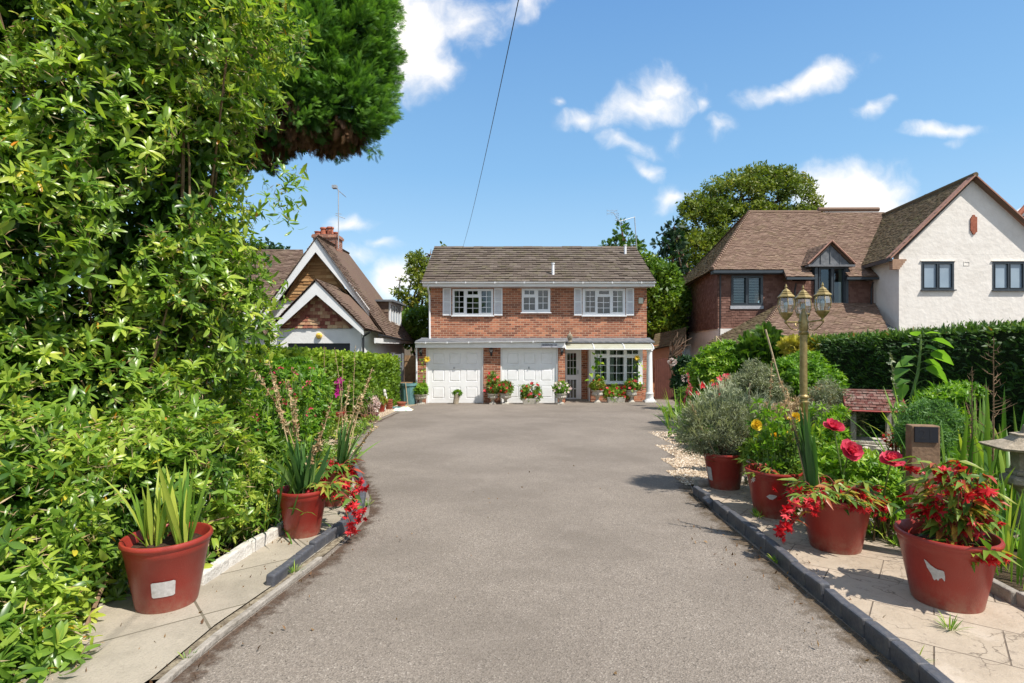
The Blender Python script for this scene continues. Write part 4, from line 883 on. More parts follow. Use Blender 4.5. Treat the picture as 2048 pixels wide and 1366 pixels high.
# cream gable wing
YW = 20.0; wx0 = X(1798, YW); apx = X(1951, YW); wx1 = apx+(apx-wx0)+.1; zap = Z(356, YW); zea = Z(517, YW)
W4 = (1843,523,1907.5,579.5); W5 = (1985,523,2049,580)
mb = MB(); h4, h5 = pr(W4, YW, .01), pr(W5, YW, .01)
mb.holed(wx0, wx1, zb, zea+.15, [h4, h5], YW, YW+.3); mb.prism([(wx0, YW+.001, zea+.152), (wx1, YW+.001, zea+.152), (apx, YW+.001, zap)], (0, .3, 0))
mb.hexa([(wx0+.002, YW+.3001, zb), (wx0+.3, YW+.3001, zb), (wx0+.75, 27, zb), (wx0+.45, 27, zb), (wx0+.002, YW+.3001, zea), (wx0+.3, YW+.3001, zea), (wx0+.75, 27, zea), (wx0+.45, 27, zea)])
mb.build('wall', m_render, rh)
for Wn in (W4, W5):
    x0, y0, x1, y1 = Wn; xm = (x0+x1)/2
    win(rh, Wn, YW, [(x0+4.5, y0+5, xm-2.5, y1-4.5, 1, 1), (xm+3, y0+5, x1-4.5, y1-4.5, 1, 1)], mat=m_slate, glass=m_skyglass, interior=False, sash=.022, label=None)
    MB().box(X(x0-3, YW), X(x1+3, YW), YW-.05, YW-.001, Z(y0-.2, YW), Z(y0-1.6, YW)).build('lintel_trim', m_render, rh)
# decorative tile panel and vent
c = P(1946.5, 449.5, YW); mb = MB()
for i, (dx_, h) in enumerate(((-.10, .24), (-.06, .3), (-.02, .36), (.02, .36), (.06, .3), (.10, .28))): mb.box(c.x+dx_-.017, c.x+dx_+.017, YW-.04, YW-.001, c.z-h, c.z+h)
mb.build('gable_tile_feature', m_terracotta, rh)
MB().holed(X(1927, YW), X(1939, YW), Z(531.5, YW), Z(523, YW), [(X(1928, YW), X(1938, YW), Z(530.5, YW), Z(524, YW))], YW-.012, YW-.001).build('wall_vent', m_render, rh)
# wing roof
eL = P(1783, 514, 19.75); eLb = P(1719, 537, 23.2); eLb = Vector((eLb.x+.1, 26.5, eL.z)); rN = P(1951, 350, 19.75); rF = P(1765, 431, 26.3); rF.z = rN.z
eR = Vector((2*rN.x-eL.x+.3, 19.75, eL.z)); 
roofp(rh, m_mosstile, [(Vector((eL.x+1.05, 27.2, eL.z)), eL, rN, Vector((rN.x+1.1, 27.5, rN.z)))], name='wing_roof', gauge=.105, tw=.17)
roofp(rh, m_claytile, [(eR, eR+Vector((1, 7.5, 0)), Vector((rN.x+1.1, 27.5, rN.z)), rN)], name='wing_roof')
mb = MB(); mb.tube([rN+Vector((0, -.02, .02)), Vector((rN.x+1.1, 27.5, rN.z+.02))], .09, 8); mb.build('ridge_tiles', m_mosstile, rh)
mb = MB(); th_ = Vector((0, 0, -.06)); s_ = rN+Vector((0, -.02, .03))
for e_ in (eL+Vector((-.02, -.02, 0)), eR+Vector((0, -.02, 0))): mb.prism([s_, e_, e_+th_, s_+th_], (0, .3, 0))
m_verge = simple('pinkish_verge_tile', (.42, .24, .18), (.30, .16, .12), 14, .9, .1)
mb.build('verge', m_verge, rh)
mb = MB(); mb.hexa([(eL.x-.05, 19.8, eL.z-.14), (eL.x+.06, 19.8, eL.z-.14), (eL.x+1.1, 26.5, eL.z-.14), (eL.x+.98, 26.5, eL.z-.14), (eL.x-.05, 19.8, eL.z-.02), (eL.x+.06, 19.8, eL.z-.02), (eL.x+1.1, 26.5, eL.z-.02), (eL.x+.98, 26.5, eL.z-.02)]); mb.build('gutter', m_slate, rh)
mb = MB()
for i in range(5): mb.box(X(1783, 19.85)+.02-.0*i, X(1812-i*3.2, 19.85), 19.82, YW-.002, Z(518, 19.8)-.075*(i+1)+.005, Z(518, 19.8)-.075*i)
mb.build('kneeler', simple('kneeler_tile', (.42, .27, .18), (.30, .18, .12), 12, .9), rh)
MB().lathe((apx+.2-X(0, 1)*0, 0, 0), [(0, 0)], 3) if False else None
mb = MB(); c = P(1859, 389, 24.2); mb.lathe(c-Vector((0, 0, .25)), [(.08, -.3), (.08, .2), (.2, .22), (.2, .26), (.02, .32)], 12); mb.build('flue', m_blackp, rh)
# tile-hung block
tx0 = X(1435, YH); tx1 = X(1567, YH); TW = (1462,551,1525,611)
mb = MB(); hT = pr(TW, YH, .01); zt0, zt1 = Z(657, YH), Z(541, YH)
# solid backing wall with openings; tiles in strips around the window
def hang(mb, x0, x1, z0, z1, y, gauge=.105, tw=.17):
    if x1-x0 > .02 and z1-z0 > .02: tiled(mb, (x0, y, z0), (x1, y, z0), (x1, y, z1), (x0, y, z1), gauge, tw, .016, rgn, .4)
hang(mb, tx0, hT[0], zt0, zt1, YH-.004); hang(mb, hT[1], tx1, zt0, zt1, YH-.004); hang(mb, hT[0], hT[1], zt0, hT[2]-.08, YH-.004); hang(mb, hT[0], hT[1], hT[3], zt1, YH-.004)
mb.holed(tx0, tx1, zt0, zt1, [hT], YH+.001, YH+.2)
back = Vector((X(1353, 32.1), 32.1, zt0))
tiled(mb, (back.x, back.y, zt0), (tx0, YH, zt0), (tx0, YH, zt1+.1), (back.x, back.y, zt1+.1), .105, .17, .016, rgn, .4); mb.quad((back.x+.02, back.y, zt0), (tx0+.02, YH, zt0), (tx0+.02, YH, zt1+.1), (back.x+.02, back.y, zt1+.1))
YR = 21.55; DW = (1636,534,1691,612); rx_ = X(1745, YR+.6)
hD = pr(DW, YR, .01); za, zb1 = Z(657, YR), Z(562, YR)
hang(mb, tx1, hD[0], za, zb1, YR-.004); hang(mb, hD[1], rx_, za, zb1, YR-.004); hang(mb, hD[0], hD[1], za, hD[2]-.1, YR-.004)
mb.holed(tx1, rx_, za, zb1, [(hD[0], hD[1], hD[2], 9)], YR+.001, YR+.2); tiled(mb, (tx1, YH+.1, za), (tx1, YR, za), (tx1, YR, zb1), (tx1, YH+.1, zb1), .105, .17, .016, rgn, .4)
mb.build('tile_hanging', m_hung, rh)
mb = MB(); mb.box(tx0+.03, rx_, YR+.21, YR+.5, zb, za-.001) ; mb.quad((back.x+.03, back.y, zb), (tx0+.03, YH, zb), (tx0+.03, YH, zt0), (back.x+.03, back.y, zt0)); mb.build('lower_wall', m_render, rh)
x0, y0, x1, y1 = TW; xm = (x0+x1)/2
wT = win(rh, TW, YH, [(x0+4, y0+5, xm-3, y1-5, 1, 1), (xm+3, y0+5, x1-5, y1-5, 1, 1)], mat=m_slate, proud=.05, sash=.02, sill=False)
mb = MB()
for (a, b) in ((x0+4, xm-3), (xm+3, x1-5)):
    for i in range(16): zz_ = Z(y1-6, YH)+(Z(y0+6, YH)-Z(y1-6, YH))*i/15; mb.box(X(a, YH), X(b, YH), YH+.10, YH+.13, zz_-.008, zz_+.010)
mb.build('venetian_blind', m_blind, wT)
MB().box(X(x0-2, YH), X(x1+1, YH), YH-.05, YH-.022, Z(y1+7, YH), Z(y1+.5, YH)).build('lead_flashing', simple('light_lead', (.42, .42, .44), (.32, .33, .35), 6, .6), wT)
x0, y0, x1, y1 = DW; xm = (x0+x1)/2
wD = win(rh, DW, YR, [(x0+4, y0+4, xm-3, y1-4, 1, 1), (xm+3, y0+4, x1-5, y1-4, 1, 1)], mat=m_slate, proud=.06, sash=.02, sill=False, curtain=[(x0+3, x0+9, 1), (x1-10, x1-4, 1)])
MB().box(X(x0-3, YR), X(x1+12, YR), YR-.07, YR-.022, Z(y1+8, YR), Z(y1+.5, YR)).build('lead_flashing', simple('light_lead2', (.50, .50, .52), (.38, .39, .41), 6, .6), wD)
# main roof
yE, zE2 = 21.65, Z(539, 21.65); yE2 = 21.2; yRg = 26.2; zRg = Z(423, yRg)
sl_ = (zRg-zE2)/(yRg-yE); zE3 = zE2-(yE-yE2)*sl_
L0_ = Vector((X(1424, yE), yE, zE2)); M0_ = Vector((X(1569, yE), yE, zE2)); rL_ = P(1499, 426, yRg); rL_.z = zRg-.03; rM_ = P(1640, 426, yRg); rM_.z = zRg-.03
M1_ = Vector((X(1573, yE2)-.02, yE2, zE3)); R1_ = Vector((X(1760, yE2), yE2, zE3)); rR_ = P(1770, 423, yRg); rR_.z = zRg-.03
hb = Vector((back.x-.25, 32.3, zE2+.15))
Mx = rM_.lerp(rL_, .35)
roofp(rh, m_claytile, [(L0_, Vector((R1_.x+.6, yE, zE2)), rR_, rL_)], gauge=.105, tw=.17)
roofp(rh, m_claytile, [(M1_, Vector((X(DW[0]-7, yE2), yE2, zE3)), Vector((X(DW[0]-7, yE2), yE-.001, zE2)), Vector((M0_.x-.05, yE-.001, zE2))), (Vector((X(DW[2]+7, yE2), yE2, zE3)), R1_, Vector((R1_.x, yE-.001, zE2)), Vector((X(DW[2]+7, yE2), yE-.001, zE2)))], gauge=.105, tw=.17, name='roof_skirt')
roofp(rh, m_mosstile, [(hb, L0_, rL_, rL_+Vector((.02, .02, 0)))], gauge=.105, tw=.17, name='hip_roof')
roofp(rh, m_claytile, [(Vector((rR_.x, 31, zE2)), hb, rL_, rR_)], gauge=.2, tw=.3, name='rear_roof')
mb = MB(); n = 34
for i in range(n):
    a = L0_.lerp(rL_, i/n); b = L0_.lerp(rL_, (i+1.25)/n); mb.tube([a+Vector((0, 0, .055)), b+Vector((0, 0, .02))], [.085, .06], 6, rgn.random())
for a, b in ((rL_, rM_),): mb.tube([a, b], .085, 8, .7)
mb.tube([rM_+Vector((-.1, 0, .12)), P(1757, 423, yRg)*1.0+Vector((0, 0, .1))], .11, 8, .7); mb.build('hip_tiles', m_claytile, rh)
# eaves details
mb = MB(); mb.box(L0_.x+.05, M0_.x, yE+.02, YH-.06, zE2-.17, zE2-.05); mb.box(L0_.x+.05, M0_.x, yE-.06, yE+.019, zE2-.14, zE2-.04)
mb.box(M1_.x+.02, X(DW[0]-2, yE2), yE2-.05, yE2+.04, zE3-.12, zE3-.03); mb.box(X(DW[2]+2, yE2), R1_.x-.05, yE2-.05, yE2+.04, zE3-.12, zE3-.03); mb.build('gutter', m_slate, rh)
for (qx, qy0, qy1, Yp) in ((1441, 541, 672, 21.9), (1590, 568, 600, 21.4), (1743, 565, 640, 21.4)):
    mb = MB(); xx = X(qx, Yp); mb.tube([(xx-.03, Yp-.14, Z(qy0, Yp)), (xx-.03, Yp-.05, Z(qy0+12, Yp)), (xx-.03, Yp-.02, Z(qy1, Yp))], .036, 8); mb.build('downpipe', m_blackp, rh, smooth=True)
# dormer gable over tall window
yd = yE2+.15; da = P(1664, 483, yd); dl_ = P(1616, 529, yd); dr_ = P(1711, 529, yd); db = Vector((da.x, yd+1.9, da.z))
dm = MB(); dm.prism([dl_+Vector((.12, .12, 0)), dr_+Vector((-.12, .12, 0)), da+Vector((0, .12, -.1))], (0, .1, 0))
for fx in (1645, 1664, 1684): xx = X(fx, yd); dm.box(xx-.012, xx+.012, yd+.09, yd+.118, dl_.z+.01, da.z-.15-abs(xx-da.x)*.8)
dor = dm.build('dormer', m_lead, rh)
roofp(dor, m_claytile, [(dr_, dr_+Vector((0, 1.2, 0)), db, da), (dl_+Vector((0, 1.2, 0)), dl_, da, db)], gauge=.105, tw=.17, name='dormer_roof')
mb = MB()
for e_ in (dl_, dr_): mb.tube([da+Vector((0, 0, .04)), e_+Vector((0, 0, .03))], .033, 6)
mb.build('verge', m_verge, dor)
MB().box(dl_.x+.02, dr_.x-.02, yd-.02, yd+.25, dl_.z-.08, dl_.z-.003).build('head_board', m_lead, dor)
mb = MB(); mb.box(X(1630, YR-.1), X(1636, YR-.1)-.002, YR-.1, YR+.6, Z(612, YR), dl_.z-.09); mb.box(X(1691, YR-.1)+.002, X(1697, YR-.1), YR-.1, YR+.6, Z(612, YR), dl_.z-.09); mb.build('cheek', m_slate, dor)
# lean-to roof in front
la, lb_ = P(1562, 606, 21.5), P(1700, 606, 21.5); zl = Z(690, 18.2)
fl = Vector((X(1500, 18.2), 18.2, zl)); frr = Vector((X(1792, 18.2), 18.2, zl)); bl_ = Vector((X(1415, 21.6), 21.6, zl+.1))
roofp(rh, m_claytile, [(fl, frr, P(1752, 640, 21.45), la)], gauge=.105, tw=.17, name='lean_to_roof')
roofp(rh, m_mosstile, [(bl_, fl, la, la+Vector((.01, .01, 0)))], gauge=.105, tw=.17, name='lean_to_hip')
mb = MB(); n = 26
for i in range(n): a = fl.lerp(la, i/n); b = fl.lerp(la, (i+1.25)/n); mb.tube([a+Vector((0, 0, .055)), b+Vector((0, 0, .02))], [.08, .055], 6, rgn.random())
mb.build('hip_tiles', m_claytile, rh)
mb = MB(); mb.box(fl.x+.25, frr.x, 18.6, 18.9, zb, zl+.1); mb.build('porch_wall', m_render, rh)
mb = MB(); a, b = P(1745, 632, 21.2), P(1792, 664, 19.9); mb.hexa([a+Vector((-.12,0,-.05)), a+Vector((.10,0,-.05)), b+Vector((.10,0,-.05)), b+Vector((-.12,0,-.05)), a+Vector((-.12,0,.03)), a+Vector((.10,0,.03)), b+Vector((.10,0,.03)), b+Vector((-.12,0,.03))]); mb.build('valley_lead', m_lead, rh)

# low outbuilding between the houses, gate, far house
ob = thing('outbuilding', 'low orange rendered outbuilding with a mossy tiled roof between brick house and right house', 'outbuilding', (6.6, 23.5, gz(20.8)))
MB().box(X(1300, 23.5), X(1365, 23.5), 23.5, 23.7, gz(20.8), Z(690, 23.5)).build('wall', m_orangewall, ob)
roofp(ob, m_mosstile, [(P(1303, 698, 23.2), P(1372, 684, 23.2), P(1372, 652, 25.6), P(1310, 668, 25.6))], gauge=.12, tw=.2)
mb = MB(); n = 9; x0, x1 = X(1309, 22.6), X(1347, 22.6)
for i in range(n): a = x0+(x1-x0)*i/n; mb.box(a+.004, a+(x1-x0)/n-.004, 22.6, 22.63, gz(20.8), Z(716, 22.6)-.02*abs(i-4))
mb.box(x0, x1, 22.631, 22.67, Z(740, 22.6), Z(736, 22.6)); mb.box(x0, x1, 22.631, 22.67, Z(780, 22.6), Z(776, 22.6)); tag(mb.build('garden_gate', m_gate), 'dark red brown boarded gate beside the white porch column', 'gate')
fh = thing('far_house', 'white gabled house end with a red verge at the far right edge', 'house', (34, 36, gz(20.8)))
yq = 36.0; mb = MB(); mb.prism([P(2028, 690, yq), P(2140, 690, yq), P(2140, 520, yq), P(2062, 405, yq), P(2024, 430, yq)], (0, .3, 0)); mb.build('wall', m_render2, fh)
mb = MB()
mb.tube([P(2062, 402, yq-.2), P(2016, 452, yq-.2)], .16, 6); mb.tube([P(2062, 402, yq-.2), P(2120, 480, yq-.2)], .16, 6); mb.build('verge', m_terracotta, fh)
MB().box(X(2043, yq), X(2060, yq), yq-.05, yq-.002, Z(446, yq), Z(432, yq)).build('window', m_blackp, fh)

# fence beside the brick house
fe = thing('fence', 'panel fence of brown boards and a grey gate closing the gap left of the garages', 'fence', (-4.3, 21.6, zg))
mb = MB(); x0, x1 = X(809, 21.6), X(834, 21.6); zt = Z(711, 21.6)
for i in range(8): z0 = zg+(zt-zg)*i/8; mb.hexa([(x0, 21.6, z0), (x1, 21.6, z0), (x1, 21.63, z0), (x0, 21.63, z0), (x0, 21.62, z0+.23), (x1, 21.62, z0+.23), (x1, 21.65, z0+.23), (x0, 21.65, z0+.23)])
mb.build('board_panel', m_fence, fe)
mb = MB(); x0, x1 = X(786, 21.4), X(807, 21.4); mb.box(x0, x1, 21.4, 21.44, zg, Z(708, 21.4)); mb.box(x0, x0+.06, 21.37, 21.399, zg, Z(706, 21.4)); mb.box(x1-.06, x1, 21.37, 21.399, zg, Z(706, 21.4)); mb.box(x0+.061, x1-.061, 21.37, 21.399, Z(735, 21.4), Z(732, 21.4)); mb.build('grey_panel', m_fencegrey, fe)
# water butt
c = Vector((X(816, 20.2), 20.3, gz(20.3))); mb = MB(); mb.lathe(c, [(.24, 0), (.25, .02), (.29, .70), (.325, .71), (.325, .80), (.28, .80), (.27, .5)], 20)
for q in range(0, 360, 45): a = math.radians(q+20); mb.tube([c+Vector((.25*math.cos(a), .25*math.sin(a), .02)), c+Vector((.293*math.cos(a), .293*math.sin(a), .7))], .012, 4)
wb = thing('water_butt', 'blue green plastic water butt standing by the left corner of the garage', 'water butt', c); mb.build('barrel', m_water, wb, smooth=True)
mb = MB(); mb.box(c.x-.36, c.x+.14, c.y-.12, c.y+.12, c.z+.802, c.z+.83); tag(mb.build('plank', m_fence), 'loose plank lying across the top of the water butt', 'plank')
mb = MB(); mb.tube([c+Vector((.06, -.42, 0)), c+Vector((-.05, -.34, .86))], .014, 6); tag(mb.build('bamboo_cane', m_cane), 'short cane leaning against the water butt', 'cane')
mb = MB(); c = G(787.5, 806); mb.lathe(c, [(.07, 0), (.075, .3), (.065, .58), (.02, .6)], 8); tag(mb.build('timber_stump', m_conc, smooth=True), 'short pale timber post at the end of the left hedge', 'post')
# overhead cable
mb = MB(); a = P(925, 496, 25.2); b = P(1060, -110, 5.2); pts = []
for i in range(25): t = i/24; p = a.lerp(b, t); p.z -= .25*4*t*(1-t); pts.append(p)
mb.tube(pts+[b+(b-a)*.5], .006, 5); tag(mb.build('overhead_cable', m_blackp), 'thin dark overhead cable running from the brick house roof up out of the picture', 'cable')
# ================================================================== VEGETATION
rng = np.random.default_rng(42)
GR = lambda a: a
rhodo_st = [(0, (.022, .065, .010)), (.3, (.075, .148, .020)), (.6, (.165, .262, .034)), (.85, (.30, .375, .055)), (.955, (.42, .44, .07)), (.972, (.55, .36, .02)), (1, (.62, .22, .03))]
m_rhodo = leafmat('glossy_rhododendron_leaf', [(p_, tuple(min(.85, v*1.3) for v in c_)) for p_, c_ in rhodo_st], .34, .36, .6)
m_lime = leafmat('lime_green_leaf', [(0, (.04, .11, .012)), (.4, (.12, .26, .018)), (.75, (.27, .42, .03)), (1, (.46, .52, .06))], .45, .35)
m_green = leafmat('mid_green_leaf', [(0, (0.033, 0.081, 0.013)), (.4, (0.098, 0.190, 0.022)), (.75, (0.208, 0.310, 0.033)), (1, (0.364, 0.414, 0.055))], .45, .3)
m_dkgreen = leafmat('dark_green_leaf', [(0, (.008, .028, .012)), (.5, (.02, .06, .018)), (.85, (.045, .11, .028)), (1, (.12, .18, .03))], .5, .2)
m_yew = leafmat('yew_hedge_leaf', [(0, (0.018, 0.054, 0.014)), (.5, (0.046, 0.108, 0.022)), (.8, (0.130, 0.240, 0.026)), (.95, (0.247, 0.348, 0.036)), (1, (0.520, 0.240, 0.060))], .5, .2)
m_hedgel = leafmat('bright_conifer_hedge', [(0, (0.045, 0.100, 0.012)), (.45, (0.135, 0.237, 0.017)), (.8, (0.270, 0.388, 0.026)), (1, (0.450, 0.525, 0.048))], .5, .3)
m_thuja = leafmat('cypress_spray', [(0, (0.023, 0.078, 0.018)), (.4, (0.086, 0.202, 0.035)), (.75, (0.196, 0.370, 0.055)), (.96, (0.333, 0.482, 0.080)), (1, (0.460, 0.515, 0.120))], .55, .25)
m_dead = leafmat('dead_brown_spray', [(0, (.06, .028, .015)), (.6, (.17, .085, .04)), (1, (.30, .18, .09))], .8, .15)
m_beech = leafmat('beech_leaf', [(0, (0.046, 0.078, 0.013)), (.4, (0.130, 0.186, 0.024)), (.75, (0.260, 0.282, 0.033)), (1, (0.468, 0.336, 0.055))], .5, .3)
m_silver = leafmat('silver_grey_leaf', [(0, (.15, .155, .09)), (.5, (.30, .32, .20)), (1, (.50, .51, .37))], .6, .2)
m_fern = leafmat('feathery_green_leaf', [(0, (0.052, 0.120, 0.033)), (.5, (0.117, 0.240, 0.066)), (1, (0.234, 0.384, 0.132))], .6, .3)
m_gold_l = leafmat('golden_conifer_leaf', [(0, (.25, .22, .03)), (.5, (.50, .42, .06)), (1, (.70, .56, .12))], .6, .25)
m_iris = leafmat('blade_leaf', [(0, (0.035, 0.100, 0.020)), (.4, (0.098, 0.213, 0.033)), (.75, (0.238, 0.375, 0.050)), (1, (0.532, 0.562, 0.099))], .4, .35)
m_glad = leafmat('gladiolus_leaf', [(0, (0.030, 0.091, 0.030)), (.5, (0.090, 0.195, 0.054)), (.9, (0.240, 0.351, 0.096)), (1, (0.450, 0.520, 0.144))], .4, .3)
m_bego = leafmat('begonia_leaf', [(0, (0.044, 0.108, 0.022)), (.4, (0.125, 0.228, 0.033)), (.7, (0.300, 0.348, 0.055)), (.88, (0.525, 0.288, 0.055)), (1, (0.475, 0.084, 0.044))], .4, .35)
m_red = leafmat('scarlet_petal', [(0, (.42, .006, .012)), (.6, (.70, .022, .032)), (1, (.85, .10, .12))], .45, .35, tmul=(1.2, .8, .8))
m_pink = leafmat('pink_petal', [(0, (.62, .03, .10)), (.6, (.80, .09, .16)), (1, (.90, .30, .32))], .5, .35, tmul=(1.2, .9, .9))
m_mag = leafmat('magenta_petal', [(0, (.42, .005, .20)), (1, (.72, .05, .42))], .5, .35, tmul=(1.2, .9, 1.1))
m_yelp = leafmat('yellow_petal', [(0, (.75, .42, .01)), (1, (.90, .68, .06))], .5, .35, tmul=(1.1, 1, .8))
m_palep = leafmat('pale_pink_petal', [(0, (.72, .50, .48)), (1, (.85, .74, .68))], .6, .3, tmul=(1.1, 1, 1))
m_drystalk = leafmat('dry_seed_stalk', [(0, (.28, .15, .07)), (.5, (.50, .34, .18)), (1, (.72, .56, .36))], .7, .25, tmul=(1.1, 1, .9))
m_stem = simple('green_stem', (.16, .24, .06), (.10, .17, .04), 15, .6)
m_redstem = simple('red_stem', (.30, .07, .05), (.20, .05, .03), 15, .6)
m_hedgecore = simple('dark_hedge_fill', (.03, .042, .015), (.012, .018, .008), 14, .95, .05, .05, 20)
L_rh = t_leaf(.27, .22, .10); L_sm = t_leaf(.36, .15, .12, ((0, .1), (.45, 1), (1, .05)))
L_rr = t_leaf(.34, .35, .16, ((0, .1), (.25, .62), (.6, 1), (.88, .72), (1, .12)))
L_ra = t_leaf(.30, .6, .12, ((0, .1), (.25, .6), (.6, 1), (.88, .68), (1, .1)))
WH = [t_whorl(rng, 8, L_rr, -.25, .9), t_whorl(rng, 7, L_rr, .3, 1.2), t_whorl(rng, 9, L_ra, .2, 1.2), t_whorl(rng, 6, L_rh, .1, 1.1), t_random(rng, 7, L_rr, .6), t_random(rng, 7, L_ra, .6), t_random(rng, 6, L_rr, .8)]
TW = [t_random(rng, 5, t_diamond(.09, .1), .5) for _ in range(4)]
WHs = [t_whorl(rng, 6, L_sm, .1, .9) for _ in range(3)]
CL = [t_random(rng, 7, t_diamond(.5, .15), .9) for _ in range(4)]
CLn = [t_random(rng, 9, t_diamond(.22, .1), .7) for _ in range(4)]
SP = [t_spray(6, .10, .5), t_spray(5, .12, .6, .25), t_spray(7, .09, .45, .0)]
SPf = [t_spray(7, .042, .42, .25), t_spray(8, .036, .38, -.1), t_spray(6, .046, .5, .5)]
SPs = [t_spray(4, .16, .55, .1), t_spray(3, .2, .6, .2)]
YEWS = [t_spray(5, .10, .34, .1), t_spray(6, .09, .28, .25)]
def near_top(o, label, cat, group=None): return tag(o, label, cat, group)
def limbs(name, parent, segs, mat=m_bark, n=7):
    mb = MB()
    for pts, rads in segs: mb.tube(pts, rads, n)
    return mb.build(name, mat, parent, smooth=True)
def curve(a, b, r, bend=.15, n=6):
    a, b = Vector(a), Vector(b); L_ = (b-a).length; o = Vector([r.normal()*bend*L_ for _ in range(3)]); return [a.lerp(b, t/n)+o*math.sin(PI*t/n)*.5 for t in range(n+1)]
def outdir(nm, r, spread=.45, upb=.35):
    d = nm+r.normal(size=nm.shape)*spread; d[:, 2] += upb; return d/np.linalg.norm(d, axis=1, keepdims=True)

# ---------- rhododendron (upper, tree sized) and low rhododendron
def rhodo(name, label, base, blobs, dens, size, seed, shift=0., gap=-.75, extra=None, lump=.2, depth=.4, nb=60, keep=None, br_=.03):
    r = np.random.default_rng(seed); t = thing(name, label, 'shrub', base)
    p, nm = cloud(blobs, dens, r, lump, depth, gap, 2.6, seed=seed)
    if keep is not None: k = keep(p); p, nm = p[k], nm[k]
    cl = noise3(p, seed+5, 2.0)*.16+noise3(p, seed+6, 5)*.08
    rnd = np.clip(.52+shift+cl+r.normal(size=len(p))*.20, .02, .86); pass
    q, n2 = cloud([(c_, tuple(v*.66 for v in r_)) for c_, r_ in blobs], dens*.45, r, .15, .55, -3, seed=seed+50); scatter('inner_foliage', WH, q, outdir(n2, r, .8, .5), size*1.35, np.clip(.25+r.normal(size=len(q))*.12, 0, .8), m_rhodo, t, r, smooth=True)  # inner leaves coloured darker, the interior's shade put into the leaf colour
    if extra is not None:
        p = np.concatenate([p, extra[0]]); nm = np.concatenate([nm, extra[1]]); rnd = np.concatenate([rnd, np.clip(.6+r.normal(size=len(extra[0]))*.12, 0, .9)])
    scatter('foliage', WH, p, outdir(nm, r, .55, .95), size*(.62+.7*r.random(len(p))**1.3), rnd, m_rhodo, t, r, smooth=True)
    # withered leaves and spent flower heads
    q = p[r.random(len(p)) < .40]; scatter('spent_flower_heads', TW, q+r.normal(size=q.shape)*.03, r.normal(size=q.shape)+np.array([0, 0, 1]), .065*r.uniform(.8, 1.5, len(q)), r.random(len(q)), m_drystalk, t, r)
    q = p[r.random(len(p)) < .22]; scatter('yellow_leaves', [L_rh], q, r.normal(size=q.shape)+np.array([0, 0, -.8]), size*r.uniform(.5, .85, len(q)), .93+.07*r.random(len(q)), m_rhodo, t, r, smooth=True)
    segs = []; 
    for i in range(nb):
        j = r.integers(0, len(p))
        if br_ < .02 and p[j][0] > -2.7 and p[j][1] < 3.8: continue
        e = p[j]-nm[j]*.05; s_ = Vector(base)+Vector((r.normal()*.35, r.normal()*.35, .02)); segs.append((curve(s_, e, r, .12, 7), [br_*(1-k/8)+.004 for k in range(8)]))
    limbs('branches', t, segs, m_twig, 6); return t
spr = []
for (qx, qy, Y) in [(560,330,5.6),(580,345,5.6),(600,338,5.6),(612,352,5.6),(590,365,5.6),(605,375,5.6),(575,380,5.6),(598,395,5.5),(585,410,5.5),(568,400,5.5),(605,415,5.5),(590,435,5.5),(598,455,5.5),(575,425,5.4),(560,415,5.4),(545,395,5.4),(600,362,5.7),(552,440,5.4),(540,365,5.5),(530,420,5.4),(560,230,5.6),(575,215,5.6),(545,250,5.6),(555,560,5.5),(570,590,5.5),(565,620,5.5),(550,640,5.5),(535,600,5.4),(580,600,5.6),(545,560,5.4),(575,570,5.5)]:
    spr.append((P(qx-12, qy, Y), (.8, -.35, .35)))
ex = (np.array([tuple(a) for a, b in spr]), np.array([b for a, b in spr], float))
up_blobs = [((-3.3, 4.9, 3.0), (1.0, 1.2, 1.1)), ((-3.7, 5.0, 4.6), (1.6, 1.3, 1.3)), ((-3.2, 5.4, 1.8), (1.0, 1.0, 1.1)), ((-4.6, 4.3, 2.4), (1.4, 1.5, 1.7)), ((-4.9, 4.6, 4.2), (1.5, 1.6, 1.5)),
            ((-2.95, 5.1, 3.5), (.75, .7, .7)), ((-3.05, 5.0, 2.25), (.8, .7, .6)), ((-3.9, 4.4, .9), (1.0, 1.0, .9)), ((-3.4, 5.2, 1.0), (1.0, .8, .9)), ((-5.0, 3.6, 1.2), (1.4, 1.1, 1.3)), ((-5.4, 3.4, 3.2), (1.5, 1.3, 1.8)), ((-3.15, 5.3, 4.3), (.75, .7, .7))]
up_blobs = [((c_[0]-(.28 if c_[0] > -3.5 else .05), c_[1], c_[2]), r_) for c_, r_ in up_blobs]
rhodo('rhododendron', 'huge old rhododendron towering over the left of the driveway beneath the cypress', (-4.1, 5.2, gz(5.2)), up_blobs, 135, .108, 21, shift=.06, gap=-.42, extra=ex, nb=110, lump=.16, br_=.0205)
low_blobs = [((-2.75, 3.85, .35), (.75, .75, .60)), ((-2.5, 4.7, .22), (.42, .5, .45)), ((-3.4, 3.5, .45), (.9, .8, .65)), ((-2.75, 3.0, -.02), (.42, .45, .48)), ((-3.3, 2.75, .0), (.7, .6, .55)), ((-2.45, 2.6, -.12), (.30, .34, .30)), ((-3.0, 2.35, -.1), (.45, .45, .40)), ((-2.9, 4.4, .5), (.8, .6, .55)), ((-2.05, 2.02, -.2), (.18, .22, .28)), ((-2.5, 2.15, -.15), (.35, .35, .35))]
rhodo('rhododendron', 'low glossy rhododendron spreading over the slabs behind the empty looking red tub', (-3.0, 3.3, gz(3.3)), low_blobs, 230, .092, 33, shift=.03, gap=-.6, nb=40, br_=.009, lump=.16,
      keep=lambda p: ~((((p[:, 0]+2.10)/.36)**2+((p[:, 1]-3.28)/.42)**2 < 1) & (p[:, 2] > -.3)) & ~((p[:, 0] > -2.12) & (p[:, 1] < 3.4) & (p[:, 1] > 2.5)))
